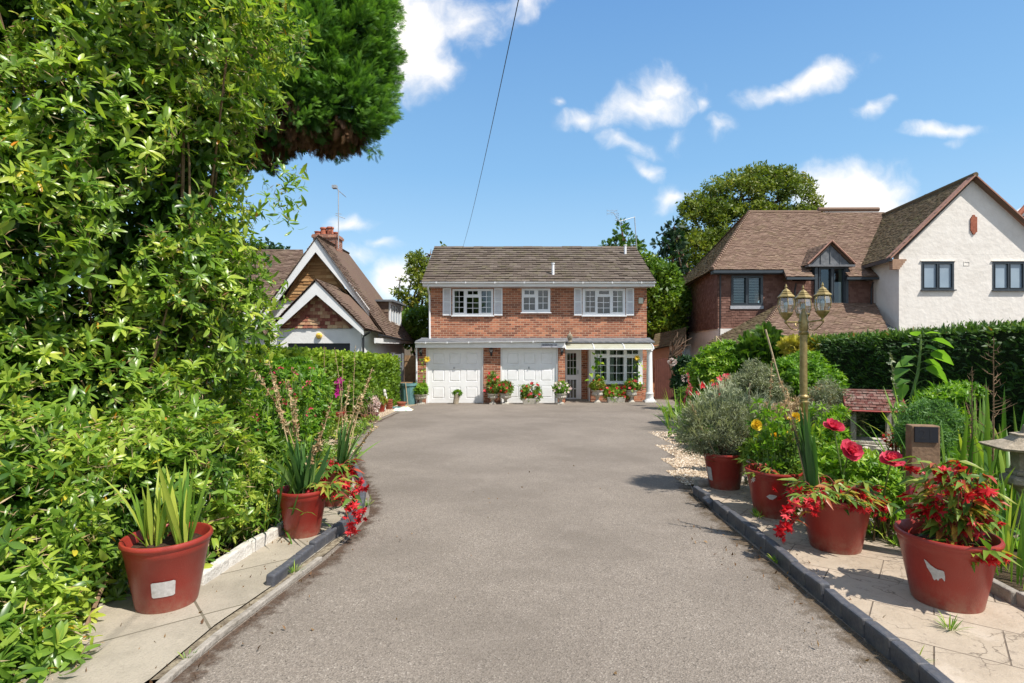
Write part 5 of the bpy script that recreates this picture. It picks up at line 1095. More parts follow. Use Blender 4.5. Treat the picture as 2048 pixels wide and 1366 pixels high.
# ---------- tall cypress behind, overhanging at the top
def cypress():
    r = np.random.default_rng(9); base = Vector((-5.8, 9.6, gz(9.6))); t = thing('cypress_tree', 'tall dark cypress with its clipped crown hanging in from the top left', 'tree', base)
    B = []; 
    for (qx, qy, Y, rr_) in [(640,110,8.6,.72),(720,215,8.8,.62),(760,120,9.1,.42),(700,60,9.0,.8),(620,215,8.4,.55),(745,30,9.2,.55),(660,-60,9.0,1.0),(560,60,8.8,.75),(730,-80,9.3,.7),(560,180,8.6,.5),(770,190,9.2,.28),(690,255,9.0,.42),(480,-20,9.2,1.1),(400,120,9.8,1.1),(770,-50,9.4,.35),(640,-200,9.2,1.2),(500,-200,9.2,1.3),(600,265,9.2,.35),(530,215,9.3,.55),(575,265,9.2,.4),(490,280,9.7,.6),(560,300,9.5,.3),(430,230,10,.8),(750,250,9.1,.25)]:
        p = P(qx-30, qy, Y); B.append((tuple(p), (rr_, rr_, rr_*1.15)))
    p, nm = cloud(B, 46, r, .30, .16, -1.3, 3.0, zfloor=False, seed=90)
    d = outdir(nm, r, .30, .55); K = 46; n = len(p); u = r.random((n, K)); ln = .42*r.uniform(.6, 1.2, (n, 1)); lat = r.normal(size=(n, K, 3)); lat -= (lat*d[:, None]).sum(2, keepdims=True)*d[:, None]; lat /= np.linalg.norm(lat, axis=2, keepdims=True)
    rad = .15*(1-u**1.5)*r.random((n, K))**.5; PP = (p[:, None]+d[:, None]*((u-.45)*ln)[..., None]+lat*rad[..., None]).reshape(-1, 3); DD = (d[:, None]*1.0+lat*(.55-.35*u)[..., None]+np.array([0, 0, .15])).reshape(-1, 3)
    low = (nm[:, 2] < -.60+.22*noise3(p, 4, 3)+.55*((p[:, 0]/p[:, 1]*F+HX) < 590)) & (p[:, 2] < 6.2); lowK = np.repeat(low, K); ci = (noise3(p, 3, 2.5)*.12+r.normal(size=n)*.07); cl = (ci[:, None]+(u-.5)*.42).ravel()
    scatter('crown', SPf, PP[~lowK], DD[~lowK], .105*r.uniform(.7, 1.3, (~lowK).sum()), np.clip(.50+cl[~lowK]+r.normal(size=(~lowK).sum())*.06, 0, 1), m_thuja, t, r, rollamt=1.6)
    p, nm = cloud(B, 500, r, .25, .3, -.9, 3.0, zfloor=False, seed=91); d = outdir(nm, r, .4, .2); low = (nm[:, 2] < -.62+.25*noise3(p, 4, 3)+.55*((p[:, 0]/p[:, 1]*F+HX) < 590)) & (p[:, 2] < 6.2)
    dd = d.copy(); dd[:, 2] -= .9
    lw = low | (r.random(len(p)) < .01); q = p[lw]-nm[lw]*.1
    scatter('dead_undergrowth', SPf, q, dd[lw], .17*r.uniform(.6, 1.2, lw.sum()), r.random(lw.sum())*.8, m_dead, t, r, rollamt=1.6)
    segs = [([base, base+Vector((.1, 0, 3)), base+Vector((.2, -.1, 7)), base+Vector((.3, 0, 12))], [.32, .26, .2, .08])]
    for c, rr_ in B: segs.append((curve(base+Vector((.15, 0, max(2.2, c[2]+.1))), c, r, .08, 6), [.045*(1-k/8)+.006 for k in range(7)]))
    for i in range(90):
        j = r.integers(0, len(q)); c = B[r.integers(0, len(B))][0]; e = q[j]; s_ = Vector(c)*.6+Vector((base.x+.2, base.y, c[2]-.3))*.4 if False else Vector(e)+Vector((-.5-.5*r.random(), .2*r.normal(), .35+.3*r.random())); segs.append((curve(s_, Vector(e)+Vector((.05, 0, -.15)), r, .12, 5), [.012, .011, .009, .007, .006, .004]))
    limbs('trunk', t, segs, m_bark, 6)
    # dark needles filling the heart of the crown
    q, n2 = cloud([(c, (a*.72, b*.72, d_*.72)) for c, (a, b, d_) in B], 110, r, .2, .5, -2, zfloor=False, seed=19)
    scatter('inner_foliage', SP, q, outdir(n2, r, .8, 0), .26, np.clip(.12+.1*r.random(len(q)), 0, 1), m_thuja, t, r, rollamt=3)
cypress()

# ---------- hedges
def hedge(name, label, x0, x1, y0, y1, zt0, zt1, mat, dens, size, seed, faces, shoots=0, temps=SPs, shift=0.):
    r = np.random.default_rng(seed); t = thing(name, label, 'hedge', ((x0+x1)/2, (y0+y1)/2, gz((y0+y1)/2)))
    def zt(y): return zt0+(zt1-zt0)*(y-y0)/(y1-y0)
    m_ = .16; mz = .05; mb = MB(); mb.hexa([(x0+m_, y0+m_, gz(y0)), (x1-m_, y0+m_, gz(y0)), (x1-m_, y1-m_, gz(y1)), (x0+m_, y1-m_, gz(y1)), (x0+m_, y0+m_, zt0-mz), (x1-m_, y0+m_, zt0-mz), (x1-m_, y1-m_, zt1-mz), (x0+m_, y1-m_, zt1-mz)]); mb.build('dark_core', m_hedgecore, t)  # dark solid box added inside the hedge to block see-through
    PP, NN = [], []
    for f in faces:
        if f == 'x0' or f == 'x1':
            n = int((y1-y0)*(zt0-gz(y0))*dens); y = r.uniform(y0, y1, n); z = gz(0)-.036*y+r.random(n)*(zt0+(zt1-zt0)*(y-y0)/(y1-y0)+.036*y); x = np.full(n, x0 if f == 'x0' else x1); nn = np.tile([[(-1. if f == 'x0' else 1.), 0, 0]], (n, 1))
        elif f == 'top':
            n = int((y1-y0)*(x1-x0)*dens); y = r.uniform(y0, y1, n); x = r.uniform(x0, x1, n); z = zt0+(zt1-zt0)*(y-y0)/(y1-y0); nn = np.tile([[0, 0, 1.]], (n, 1))
        else:
            yy = y0 if f == 'y0' else y1; n = int((x1-x0)*(zt0-gz(y0))*dens); x = r.uniform(x0, x1, n); y = np.full(n, yy); z = gz(yy)+r.random(n)*(zt(yy)-gz(yy)); nn = np.tile([[0, (-1. if f == 'y0' else 1.), 0]], (n, 1))
        PP.append(np.stack([x, y, z], 1)); NN.append(nn)
    p = np.concatenate(PP); nn = np.concatenate(NN); off = noise3(p, seed, 3)*.05+noise3(p, seed+1, 8)*.03-.10*r.random(len(p))**2
    p = p+nn*off[:, None]; d = outdir(nn, r, .5, .45)
    top_highlight = np.clip((p[:, 2]-(zt0+(zt1-zt0)*(p[:, 1]-y0)/(y1-y0))+.25)/.25, 0, 1)  # leaf colour lightened towards the top, a painted highlight
    rnd = np.clip(.42+shift+noise3(p, seed+2, 3)*.12+r.normal(size=len(p))*.13+top_highlight*.34, 0, 1)
    scatter('foliage', temps, p, d, size*r.uniform(.7, 1.3, len(p)), rnd, mat, t, r, rollamt=3)
    if shoots:
        y = r.uniform(y0, y1, shoots); x = r.uniform(x0, x1, shoots); z = zt0+(zt1-zt0)*(y-y0)/(y1-y0); q = []; dq = []
        for i in range(shoots):
            h = r.uniform(.05, .2); lean = r.normal(size=2)*.3
            for k in range(4): q.append((x[i]+lean[0]*h*k/4, y[i]+lean[1]*h*k/4, z[i]+h*k/4)); dq.append((lean[0]+r.normal()*.5, lean[1]+r.normal()*.5, 1))
        q = np.array(q); scatter('new_shoots', temps, q, np.array(dq), size*.55, .7+.25*r.random(len(q)), mat, t, r, rollamt=3)
    return t
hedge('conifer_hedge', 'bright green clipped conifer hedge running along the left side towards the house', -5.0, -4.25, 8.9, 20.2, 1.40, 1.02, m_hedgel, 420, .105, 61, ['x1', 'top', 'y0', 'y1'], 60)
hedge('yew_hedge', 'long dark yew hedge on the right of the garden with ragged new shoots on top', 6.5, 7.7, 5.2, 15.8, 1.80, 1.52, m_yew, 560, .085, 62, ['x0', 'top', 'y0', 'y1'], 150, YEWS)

# ---------- trees
def tree(name, label, base, trunk_r, blobs, mat, dens, size, seed, temps=CL, shift=0., gap=-.5, upb=.2, depth=.45, trunkmat=m_bark, lump=.25, gfreq=1.4, low=0):
    r = np.random.default_rng(seed); t = thing(name, label, 'tree', base)
    p, nm = cloud(blobs, dens, r, lump, depth, gap, gfreq, seed=seed)
    rnd = np.clip(.46+shift+noise3(p, seed+2, 1.2)*.15+noise3(p, seed+3, 3.5)*.08+r.normal(size=len(p))*.12, 0, 1)
    scatter('crown', temps, p, outdir(nm, r, .6, upb), size*r.uniform(.7, 1.3, len(p)), rnd, mat, t, r, rollamt=3)
    base = Vector(base); top = max(blobs, key=lambda b: b[0][2])[0]; ax = Vector((base.x*.5+top[0]*.5, base.y, 0)); H = top[2]
    segs = [([base, Vector((base.x, base.y, base.z+(H-base.z)*.35)), Vector((ax.x, base.y, base.z+(H-base.z)*.7)), Vector(top)], [trunk_r, trunk_r*.8, trunk_r*.5, trunk_r*.12])]
    for c, rr_ in blobs:
        z = base.z+(H-base.z)*.32; segs.append((curve((base.x, base.y, min(z, c[2]-.1)), c, r, .1, 6), [trunk_r*.4*(1-k/7)+trunk_r*.04 for k in range(7)]))
        for j in range(5):
            dv = r.normal(size=3); dv /= np.linalg.norm(dv); e = Vector(c)+Vector([dv[i]*rr_[i]*.85 for i in range(3)]); segs.append((curve(c, e, r, .12, 5), [trunk_r*.14*(1-k/6)+trunk_r*.02 for k in range(6)]))
    limbs('trunk', t, segs, trunkmat, 6); return t
def pb(lst, sy=1.): return [(tuple(P(x, y, Y)), (rp*Y/F, rp*Y/F*1.0, rp*Y/F*v)) for (x, y, Y, rp, v) in lst]
tree('beech_tree', 'big spreading beech tree rising behind the roof of the right house', (17.5, 40, -.8), .5,
     pb([(1480,400,40,70,.7),(1560,400,40,62,.8),(1420,410,39,48,.8),(1400,470,39,55,.9),(1500,470,40,80,.9),(1590,420,40,42,.8),(1440,520,38.5,60,.9),(1385,505,38,38,1),(1530,360,40,45,.6),(1370,540,38,36,1.),(1600,445,40,40,.9),(1385,425,39,28,.8),(1620,410,40,22,.8)]), m_beech, 32, .26, 71, gap=-.25, gfreq=1.1, shift=.0)
tree('dark_conifer', 'dark blue green conifer with drooping layered branches left of the big beech', (12.0, 34, -.8), .25,
     pb([(1345,520,34,26,1.2),(1330,490,34,20,.5),(1348,455,34,13,.9),(1325,540,34,24,.6),(1350,480,34,18,.8),(1320,515,34,14,.4),(1328,465,34,10,.4),(1340,560,34,26,1)]), m_dkgreen, 30, .34, 72, temps=SP, upb=-.1, gap=-.5)
tree('conifer_tree', 'small pointed conifer showing above the ridge behind the right end of the brick roof', (7.4, 32, -.8), .2,
     pb([(1243,462,32,13,1.1),(1250,480,32,22,.7),(1232,488,32,20,.5),(1262,492,32,20,.5),(1247,515,32,34,.9),(1215,492,32,9,.4),(1278,490,32,10,.6),(1242,448,32,6,1.2)]), m_green, 34, .26, 73, temps=SP, shift=-.22, upb=.15)
tree('leafy_tree', 'light green leafy tree filling the gap between the brick house and the right house', (8.5, 28, -.8), .25,
     pb([(1310,600,27,42,1),(1320,560,27,36,.9),(1300,540,27,24,.9),(1325,640,27,40,.9),(1300,650,27,34,.9),(1345,600,28,36,1),(1290,520,27,14,.8),(1335,665,27,30,.7),(1290,580,27,26,1.2)]), m_green, 55, .24, 74, shift=.12, gap=-.8, lump=.2)
tree('beech_tree', 'yellowing open branched tree rising left of the brick house roof', (-7.0, 34, -.8), .28,
     pb([(840,520,33,26,.6),(860,510,33,22,.7),(828,550,33,30,.45),(800,560,33,18,.4),(850,565,33,30,.6),(870,500,33,14,.6),(835,590,33,34,.6),(808,585,33,20,.4),(860,600,33,30,.7),(825,610,33,22,.5),(880,495,33,8,.5)]), m_beech, 30, .22, 75, shift=.12, gap=-.08, gfreq=2.2)
tree('laurel_tree', 'rounded laurel behind the gap between cottage and brick house', (-4.6, 27, -.8), .15,
     pb([(835,650,26,30,1),(820,670,26,26,.9),(850,635,26,26,.8),(812,645,27,18,1),(855,670,26,26,1)]), m_green, 60, .2, 76, shift=.10, gap=-.9, lump=.2)
tree('distant_tree', 'distant dark rounded tree just visible above the cottage roof on the left', (-17, 40, -.8), .3,
     pb([(500,520,40,30,.8),(530,505,40,22,.6),(560,510,40,20,.5),(470,540,40,40,.9)]), m_dkgreen, 20, .35, 77, gap=-1)
tree('distant_tree', 'distant trees showing low behind the fence and outbuilding roof', (9.5, 30, -.8), .2, pb([(1345,660,29,30,.8),(1375,670,30,30,.8)]), m_dkgreen, 45, .24, 78, gap=-1)

# ---------- shrubs
def shrub(name, label, base, blobs, mat, dens, size, seed, temps=CL, shift=0., gap=-.9, cat='shrub', upb=.4, depth=.45, lump=.22, stemmat=m_twig, stems=16, rollamt=3, stemr=.012, group=None):
    r = np.random.default_rng(seed); t = thing(name, label, cat, base, group)
    p, nm = cloud(blobs, dens, r, lump, depth, gap, 4.5, seed=seed)
    rnd = np.clip(.48+shift+noise3(p, seed+2, 4)*.12+r.normal(size=len(p))*.14, 0, 1)
    scatter('foliage', temps, p, outdir(nm, r, .5, upb), size*r.uniform(.7, 1.3, len(p)), rnd, mat, t, r, rollamt=rollamt)
    segs = []
    for i in range(stems):
        j = r.integers(0, len(p)); s_ = Vector(base)+Vector((r.normal()*.06, r.normal()*.06, 0)); segs.append((curve(s_, p[j], r, .12, 5), [stemr*(1-k/7) for k in range(6)]))
    limbs('stems', t, segs, stemmat, 5); return t
def B(px, py, Y, rpx, v=1.): return (tuple(P(px, py, Y)), (rpx*Y/F, rpx*Y/F, rpx*Y/F*v))
def base_at(px, Y): return Vector((X(px, Y), Y, gz(Y)))
shrub('nandina_shrub', 'bright yellow green leafy shrub near the outbuilding on the right', base_at(1440, 13), [B(1440,730,13,42,.9), B(1415,745,13,34,1), B(1465,735,13,34,1), B(1440,770,13,46,1), B(1445,705,13,28,.8)], m_lime, 380, .10, 101, WHs, .12)
shrub('green_shrub', 'large fresh green bushy shrub directly behind the lamp post', base_at(1615, 9.6), [B(1610,760,9.6,55,.8), B(1570,765,9.4,44,.9), B(1645,775,9.4,42,.9), B(1610,730,9.8,36,.7), B(1600,800,9.4,60,.9)], m_lime, 480, .085, 102, WHs, -.02)
shrub('conifer_shrub', 'spiky dark green young conifer in front of the lean to roof', base_at(1530, 12.6), [B(1530,705,12.6,32,1), B(1510,725,12.6,28,1), B(1550,720,12.6,30,1), B(1532,676,12.6,14,1.4), B(1500,695,12.6,14,1.2), B(1565,700,12.6,20,.8), B(1530,760,12.6,45,1)], m_green, 300, .20, 103, SP, -.15, upb=.9)
shrub('golden_conifer', 'golden yellow feathery conifer beside the dark young conifer', base_at(1590, 11.8), [B(1590,695,11.8,20,.8), B(1575,688,11.8,12,.6), B(1605,690,11.8,14,.6), B(1600,720,11.8,26,1.1), B(1630,690,11.8,12,.7)], m_gold_l, 420, .13, 104, SP, 0, upb=.5)
shrub('olive_shrub', 'silvery olive like shrub in front of the yellow green shrub', base_at(1510, 9.2), [B(1500,775,9.2,40,.9), B(1530,765,9.2,32,.9), B(1510,745,9.2,22,.9), B(1480,790,9.2,30,1), B(1545,790,9.2,34,.9), B(1500,830,9.2,50,1.1)], m_silver, 800, .055, 105, CLn, 0, upb=.6, lump=.45, gap=-.35)
shrub('withered_perennial', 'tangle of dry brown stems and seed heads left of the lamp post', base_at(1560, 8.0), [B(1570,835,8,40,.7), B(1530,830,8,34,.7), B(1610,825,8,40,.7), B(1655,820,8.2,34,.7), B(1645,790,8.2,24,.7)], m_drystalk, 420, .06, 106, CLn, -.05, upb=.4)
shrub('grey_green_shrub', 'grey green shrub with drying flower heads right of the lamp post', base_at(1665, 7.8), [B(1660,800,7.8,34,.9), B(1680,830,7.8,36,.9), B(1640,840,7.6,36,.9), B(1700,850,7.8,26,.9)], m_silver, 600, .06, 107, CLn, -.2, lump=.45, gap=-.3)
hyd = shrub('hydrangea', 'hydrangea with round green and pale pink heads against the outbuilding', base_at(1378, 17.5), [B(1372,735,17.5,22,1), B(1385,755,17.5,22,1), B(1362,765,17.5,18,1), B(1375,780,17.5,22,1)], m_dkgreen, 160, .16, 108, WHs, .1)
for i, (qx, qy, mt, wd) in enumerate([(1345,724,m_palep,'pale pink'),(1380,732,m_lime,'green upper'),(1366,742,m_lime,'green left'),(1392,748,m_lime,'green right'),(1371,756,m_palep,'fading pink')]):
    r = np.random.default_rng(300+i); p, nm = blob(tuple(P(qx, qy, 17.1)), (.12, .12, .10), 90, r, .05, .1); scatter('flower_head', [t_diamond(.8, .1)], p, nm+r.normal(size=nm.shape)*.6, .05, r.random(90), mt, hyd, r, rollamt=3)['label'] = f'{wd} mophead flower'
mb = MB(); rr2 = np.random.default_rng(5); bs = base_at(1362, 18.5); 
for i in range(14): mb.tube(curve(P(1345+rr2.normal()*3, 715, 18.5) if i else P(1338, 722, 18.5), P(1370+rr2.normal()*14, 680+rr2.normal()*12, 18.5), rr2, .25, 6), [.03*(1-k/7)+.004 for k in range(7)], 5)
mb.tube([bs, P(1338, 722, 18.5)], .035, 5); tag(mb.build('bare_climber', m_bark, smooth=True), 'bare twisted climber stems against the orange outbuilding wall', 'climber')
shrub('border_shrub', 'yellow green low shrub in front of the right hedge beside the sunflower', base_at(1905, 6.0), [B(1890,790,6.4,40,.4), B(1925,780,6.5,34,.4), B(1860,805,6.3,30,.5), B(1885,840,6.2,40,.7)], m_lime, 480, .075, 109, WHs, -.05)
shrub('fennel', 'feathery fennel clump behind the timber post', base_at(1840, 5.5), [B(1840,838,5.5,32,.8), B(1868,828,5.5,32,.8), B(1832,865,5.4,30,.9), B(1880,855,5.5,32,.8), B(1850,875,5.4,44,.8)], m_fern, 1100, .055, 110, CLn, 0, upb=.5, stems=40)
shrub('yellow_bush', 'leafy plant with yellowing leaves between lamp post and wishing well', base_at(1700, 7.0), [B(1668,872,6.8,24,.9), B(1660,845,6.8,18,1), B(1690,905,6.4,22,.7), B(1680,822,7.2,14,.8)], m_lime, 420, .07, 111, WHs, .05)
# left border plants
shrub('hazel_bush', 'loose light green bush growing between the rhododendron and the left hedge', base_at(560, 7.6), [B(590,800,7.6,70,1), B(612,790,8.6,44,1), B(560,830,7.4,60,1), B(600,850,7.5,50,.9), B(540,760,7.6,44,1), B(600,750,8.2,34,1)], m_lime, 420, .08, 112, WHs, -.03)
shrub('grass_clump', 'pale arching grass like clump below the rhododendron', base_at(500, 5.4), [B(520,905,5.5,40,.8), B(470,920,5.3,36,.8), B(500,960,5.3,50,.8), B(560,920,5.6,34,.9)], m_green, 500, .09, 113, WHs, .05)
shrub('border_plants', 'leafy low plants along the foot of the left hedge', base_at(745, 14.0), [B(706,795,13.4,18,1), B(725,790,14.4,18,1), B(745,785,15.8,16,1), B(645,835,11.4,20,1)], m_green, 260, .10, 114, WHs, .1)
shrub('corner_plants', 'mixed leafy plants at the foot of the hydrangea near the gate', base_at(1370, 14.5), [B(1380,795,14.4,20,.9), B(1404,800,13.4,24,1), B(1368,788,15,12,1), B(1428,810,12,28,1)], m_green, 260, .10, 115, WHs, .05)

for i, (qx, Y, top, w_, mt, nm_, lab) in enumerate([(1535,5.85,800,.16,m_lime,'tall_perennial','tall loose leafy perennial standing just behind the second right tub'),(1545,5.33,822,.13,m_lime,'tall_perennial','tall airy leafy stems growing out of the second right tub'),(1575,5.25,850,.12,m_green,'tall_perennial','short airy stems at the right side of the second right tub'),(1590,5.6,835,.13,m_green,'tall_perennial','thin leafy perennial between the second and third right tubs'),(1480,7.4,770,.15,m_silver,'tall_perennial','wispy grey perennial behind the lavender'),(1640,6.6,815,.16,m_lime,'tall_perennial','loose yellow green perennial at the foot of the lamp post'),
     (560,6.4,745,.20,m_green,'border_perennial','tall green leafy stems behind the second left tub'),(612,7.0,735,.20,m_lime,'border_perennial','tall light green stems in the left border before the hedge'),(628,7.6,770,.14,m_green,'border_perennial','leafy stems left of the tub with the magenta gladiolus'),(600,6.2,760,.14,m_lime,'border_perennial','light leafy stems with small pink blossoms in the left border'),(520,6.0,790,.2,m_lime,'border_perennial','bushy green stems where the rhododendron meets the left border'),
     (1880,6.3,775,.16,m_green,'tall_perennial','leafy stems beneath the sunflower before the hedge')]):
    r = np.random.default_rng(900+i); b_ = base_at(qx, Y); H = Z(top, Y)-b_.z; t = thing(nm_, lab, 'plant', b_); segs = []; LP = []; LD = []
    for k in range(16):
        a_ = r.uniform(0, 2*PI); e = b_+Vector((math.cos(a_)*w_*1.6*r.random(), math.sin(a_)*w_*1.2*r.random(), H*r.uniform(.55, 1.05))); cv = curve(b_+Vector((r.normal()*.05, r.normal()*.05, 0)), e, r, .07, 8); segs.append((cv, [.005]*9))
        for u in range(22): f_ = r.uniform(.15, 1)*8; j = min(7, int(f_)); q_ = cv[j].lerp(cv[j+1], f_-j); LP.append(tuple(q_)); LD.append((r.normal(), r.normal(), .5))
    limbs('stems', t, segs, m_stem, 4); n_ = len(LP); scatter('leaves', WHs+[t_leaf(.3, .3, .1), t_leaf(.35, .4, .1)], np.array(LP), np.array(LD), .075*r.uniform(.5, 1.3, n_), np.clip(.5+r.normal(size=n_)*.2, 0, 1), mt, t, r, rollamt=2, smooth=True)
    if 'border' in nm_: scatter('blossoms', CL, np.array([tuple(s_[0][-1]) for s_ in segs[:7]]), np.tile([[0., -1, .5]], (7, 1)), .045, r.random(7), m_pinkl if 'm_pinkl' in globals() else m_pink, t, r)
# blades: iris, crocosmia, gladioli
def blades(name, label, c, n, spread, L_, w, lean, droop, seed, mat=m_iris, cat='plant', shift=0., twist=.6):
    r = random.Random(seed); mb = MB()
    for i in range(n):
        a = r.uniform(0, 2*PI); q = r.uniform(0, 1)**.5*spread; x, y = c[0]+math.cos(a)*q, c[1]+math.sin(a)*q
        strap(mb, (x, y, max(c[2], gz(y)) if c[2] > gz(y)+.1 else gz(y)), a+r.uniform(-1, 1), L_*r.uniform(.6, 1.15), w*r.uniform(.7, 1.2), abs(r.gauss(0, lean))+.02, abs(r.gauss(0, droop)), min(1, max(0, r.gauss(.5+shift, .2))), 7, twist=r.uniform(-twist, twist))
    o = mb.build(name, mat, smooth=True); return tag(o, label, cat)
def blade_part(name, parent, c, n, spread, L_, w, lean, droop, seed, mat=m_iris, shift=0., az=None, azs=PI):
    r = random.Random(seed); mb = MB()
    for i in range(n):
        a = r.uniform(0, 2*PI) if az is None else az+r.uniform(-azs, azs); q = r.uniform(0, 1)*spread
        strap(mb, (c[0]+math.cos(a)*q, c[1]+math.sin(a)*q, c[2]), a, L_*r.uniform(.6, 1.1), w*r.uniform(.7, 1.2), abs(r.gauss(0, lean))+.02, abs(r.gauss(0, droop)), min(1, max(0, r.gauss(.5+shift, .2))), 7, twist=r.uniform(-1.2, 1.2))
    return mb.build(name, mat, parent, smooth=True)
blades('iris_clump', 'tall iris blades at the far right in front of the hedge', base_at(1985, 5.6), 170, .75, 1.20, .046, .33, .45, 201, shift=.06)
blades('iris_clump', 'thin upright yellow green iris blades beside the stone lantern at the right edge', base_at(2010, 3.95), 110, .42, .62, .020, .16, .25, 202, shift=.18)
blades('flag_iris', 'broad green blades between fennel and stone lantern', base_at(1935, 4.9), 80, .42, .90, .038, .4, .5, 203, shift=0)
blades('montbretia', 'arching strap leaves by the gravel corner near the gate', base_at(1372, 12.4), 90, .45, .9, .03, .35, .8, 204, shift=.05)
blades('daylily_leaves', 'dark arching strap leaves between the low rhododendron and the gladiolus tub', base_at(510, 4.9), 120, .38, .75, .022, .6, .9, 205, shift=-.05)
blades('grass_tuft', 'loose green blades beneath the pink roses on the right', base_at(1745, 4.9), 90, .4, .55, .018, .45, .8, 206, shift=.1)
blades('day_lily', 'yellow green strap leaves between the second and third tubs behind the paving', base_at(1640, 5.9), 80, .4, .6, .02, .4, .6, 207, shift=.05)

# ground cover nobody could count
def cover(name, regions, dens, size, seed, mat, temps=WHs, h=.12, shift=0.):
    r = np.random.default_rng(seed); PP = []
    for (x0, x1, y0, y1) in regions:
        n = int((x1-x0)*(y1-y0)*dens); x = r.uniform(x0, x1, n); y = r.uniform(y0, y1, n); PP.append(np.stack([x, y, -.036*np.minimum(y, 20.8)+r.random(n)*h], 1))
    p = np.concatenate(PP); p = p[noise3(p, seed, 2.5) > -.35]; d = r.normal(size=p.shape)*.5; d[:, 2] += 1
    o = scatter(name, temps, p, d, size*r.uniform(.6, 1.3, len(p)), np.clip(.5+shift+r.normal(size=len(p))*.2, 0, 1), mat, None, r, rollamt=3); return tag(o, kind='stuff')
cover('ground_cover', [(3.1,4.3,4.4,6.2),(3.9,6.4,5.0,8.5),(3.2,6.4,7.4,11),(4.3,6.4,11,16),(6.0,8,13,20),(3.55,4.4,3.6,4.4),(2.9,4.4,5.4,7.4)], 150, .09, 401, m_lime, h=.28)
cover('ground_cover', [(-4.3,-2.5,6.4,9),(-4.3,-3.1,9,13),(-3.3,-1.9,5.2,6.6),(-3.6,-2.2,4.6,5.4)], 150, .09, 402, m_green, h=.25, shift=.1)
cover('leaf_litter', [(-2.25,-1.25,2.5,5.2),(1.5,2.3,2.6,5.2),(-3.1,-2.1,2.0,3.2),(-2.4,-1.7,3.5,5.0),(-1.95,-1.55,5,6.6)], 42, .03, 403, m_dead, [t_diamond(.5, .3), t_diamond(.3, -.2)], h=.02, shift=.2)
cover('petal_litter', [(-1.6,.0,3,7),(-.5,1.6,2.6,8),(2.2,3.4,2.6,5)], 2.2, .022, 404, m_dead, [t_diamond(.7, .3)], h=.008, shift=.45)
# ================================================================== TUBS AND POT PLANTS
def tub(c, rt, h, label, kind_group='red plastic tubs of the driveway', tilt=None, soil=.8, sticker=None):
    t = thing('plant_tub', label, 'plant tub', c, kind_group); rb = rt*.70; mb = MB()
    prof = [(rb*.2, .002), (rb*.97, 0), (rb, .012), (rb+(rt-rb)*.80, h*.80), (rb+(rt-rb)*.84, h*.806), (rb+(rt-rb)*.95, h-.042), (rt*.99, h-.036), (rt*1.035, h-.026), (rt*1.045, h-.012), (rt*1.02, h), (rt*.97, h+.001), (rt*.935, h-.012), (rt*.89, h*.80), (rt*.82, h*.66)]
    mb.lathe(Vector(c), prof, 44); mb.build('tub_wall', m_potred, t, smooth=True)
    zs = h*soil; rs = rt*.90
    mb = MB(); n = 20; r_ = random.Random(int(c[0]*100)); vs = [(c[0], c[1], c[2]+zs)]
    for k in (.5, 1):
        for j in range(n): q = 2*PI*j/n; vs.append((c[0]+rs*k*math.cos(q), c[1]+rs*k*math.sin(q), c[2]+zs+r_.uniform(-.012, .012)))
    mb.add(vs, [(0, 1+j, 1+(j+1) % n) for j in range(n)]+[(1+j, 1+n+j, 1+n+(j+1) % n, 1+(j+1) % n) for j in range(n)]); mb.build('compost', m_soil, t)
    if sticker:
        a0, a1, z0, z1, ragged = sticker; mb = MB(); na, nz = 60, 36; r_ = random.Random(3); vs = []
        def rad(z): return rb+(rt-rb)*.80*(z/(h*.80))+.0022
        for i in range(na+1):
            for j in range(nz+1):
                a = a0+(a1-a0)*i/na; z = z0+(z1-z0)*j/nz; vs.append((c[0]+rad(z)*math.cos(a), c[1]+rad(z)*math.sin(a), c[2]+z))
        fs = []; pol = {1: [(0,1),(.1,.97),(.3,.80),(.55,.66),(.95,.62),(1,.38),(.99,.06),(.85,.22),(.72,.16),(.66,.02),(.55,.10),(.48,0),(.40,.05),(.33,.28),(.2,.48),(.12,.6),(.05,.86)], 2: [(0,.55),(.3,1),(.75,1),(1,.9),(.86,.5),(.6,.12),(.3,.15)], 0: [(.06,0),(.94,0),(1,.08),(1,.92),(.94,1),(.06,1),(0,.92),(0,.08)]}[int(ragged)]
        def inp(x, y):
            c_ = False
            for k in range(len(pol)):
                (xa, ya), (xb, yb2) = pol[k], pol[k-1]
                if (ya > y) != (yb2 > y) and x < (xb-xa)*(y-ya)/(yb2-ya)+xa: c_ = not c_
            return c_
        for i in range(na):
            for j in range(nz):
                if inp((i+.5)/na, (j+.5)/nz): fs.append((i*(nz+1)+j, (i+1)*(nz+1)+j, (i+1)*(nz+1)+j+1, i*(nz+1)+j+1))
        mb.add(vs, fs); mb.build('worn_sticker', m_sticker, t)
    return t
def C3(px, Y): return Vector((X(px, Y), Y, gz(Y)+.021))
def facing(c, off=0.): return math.atan2(-c[1], -c[0])+off
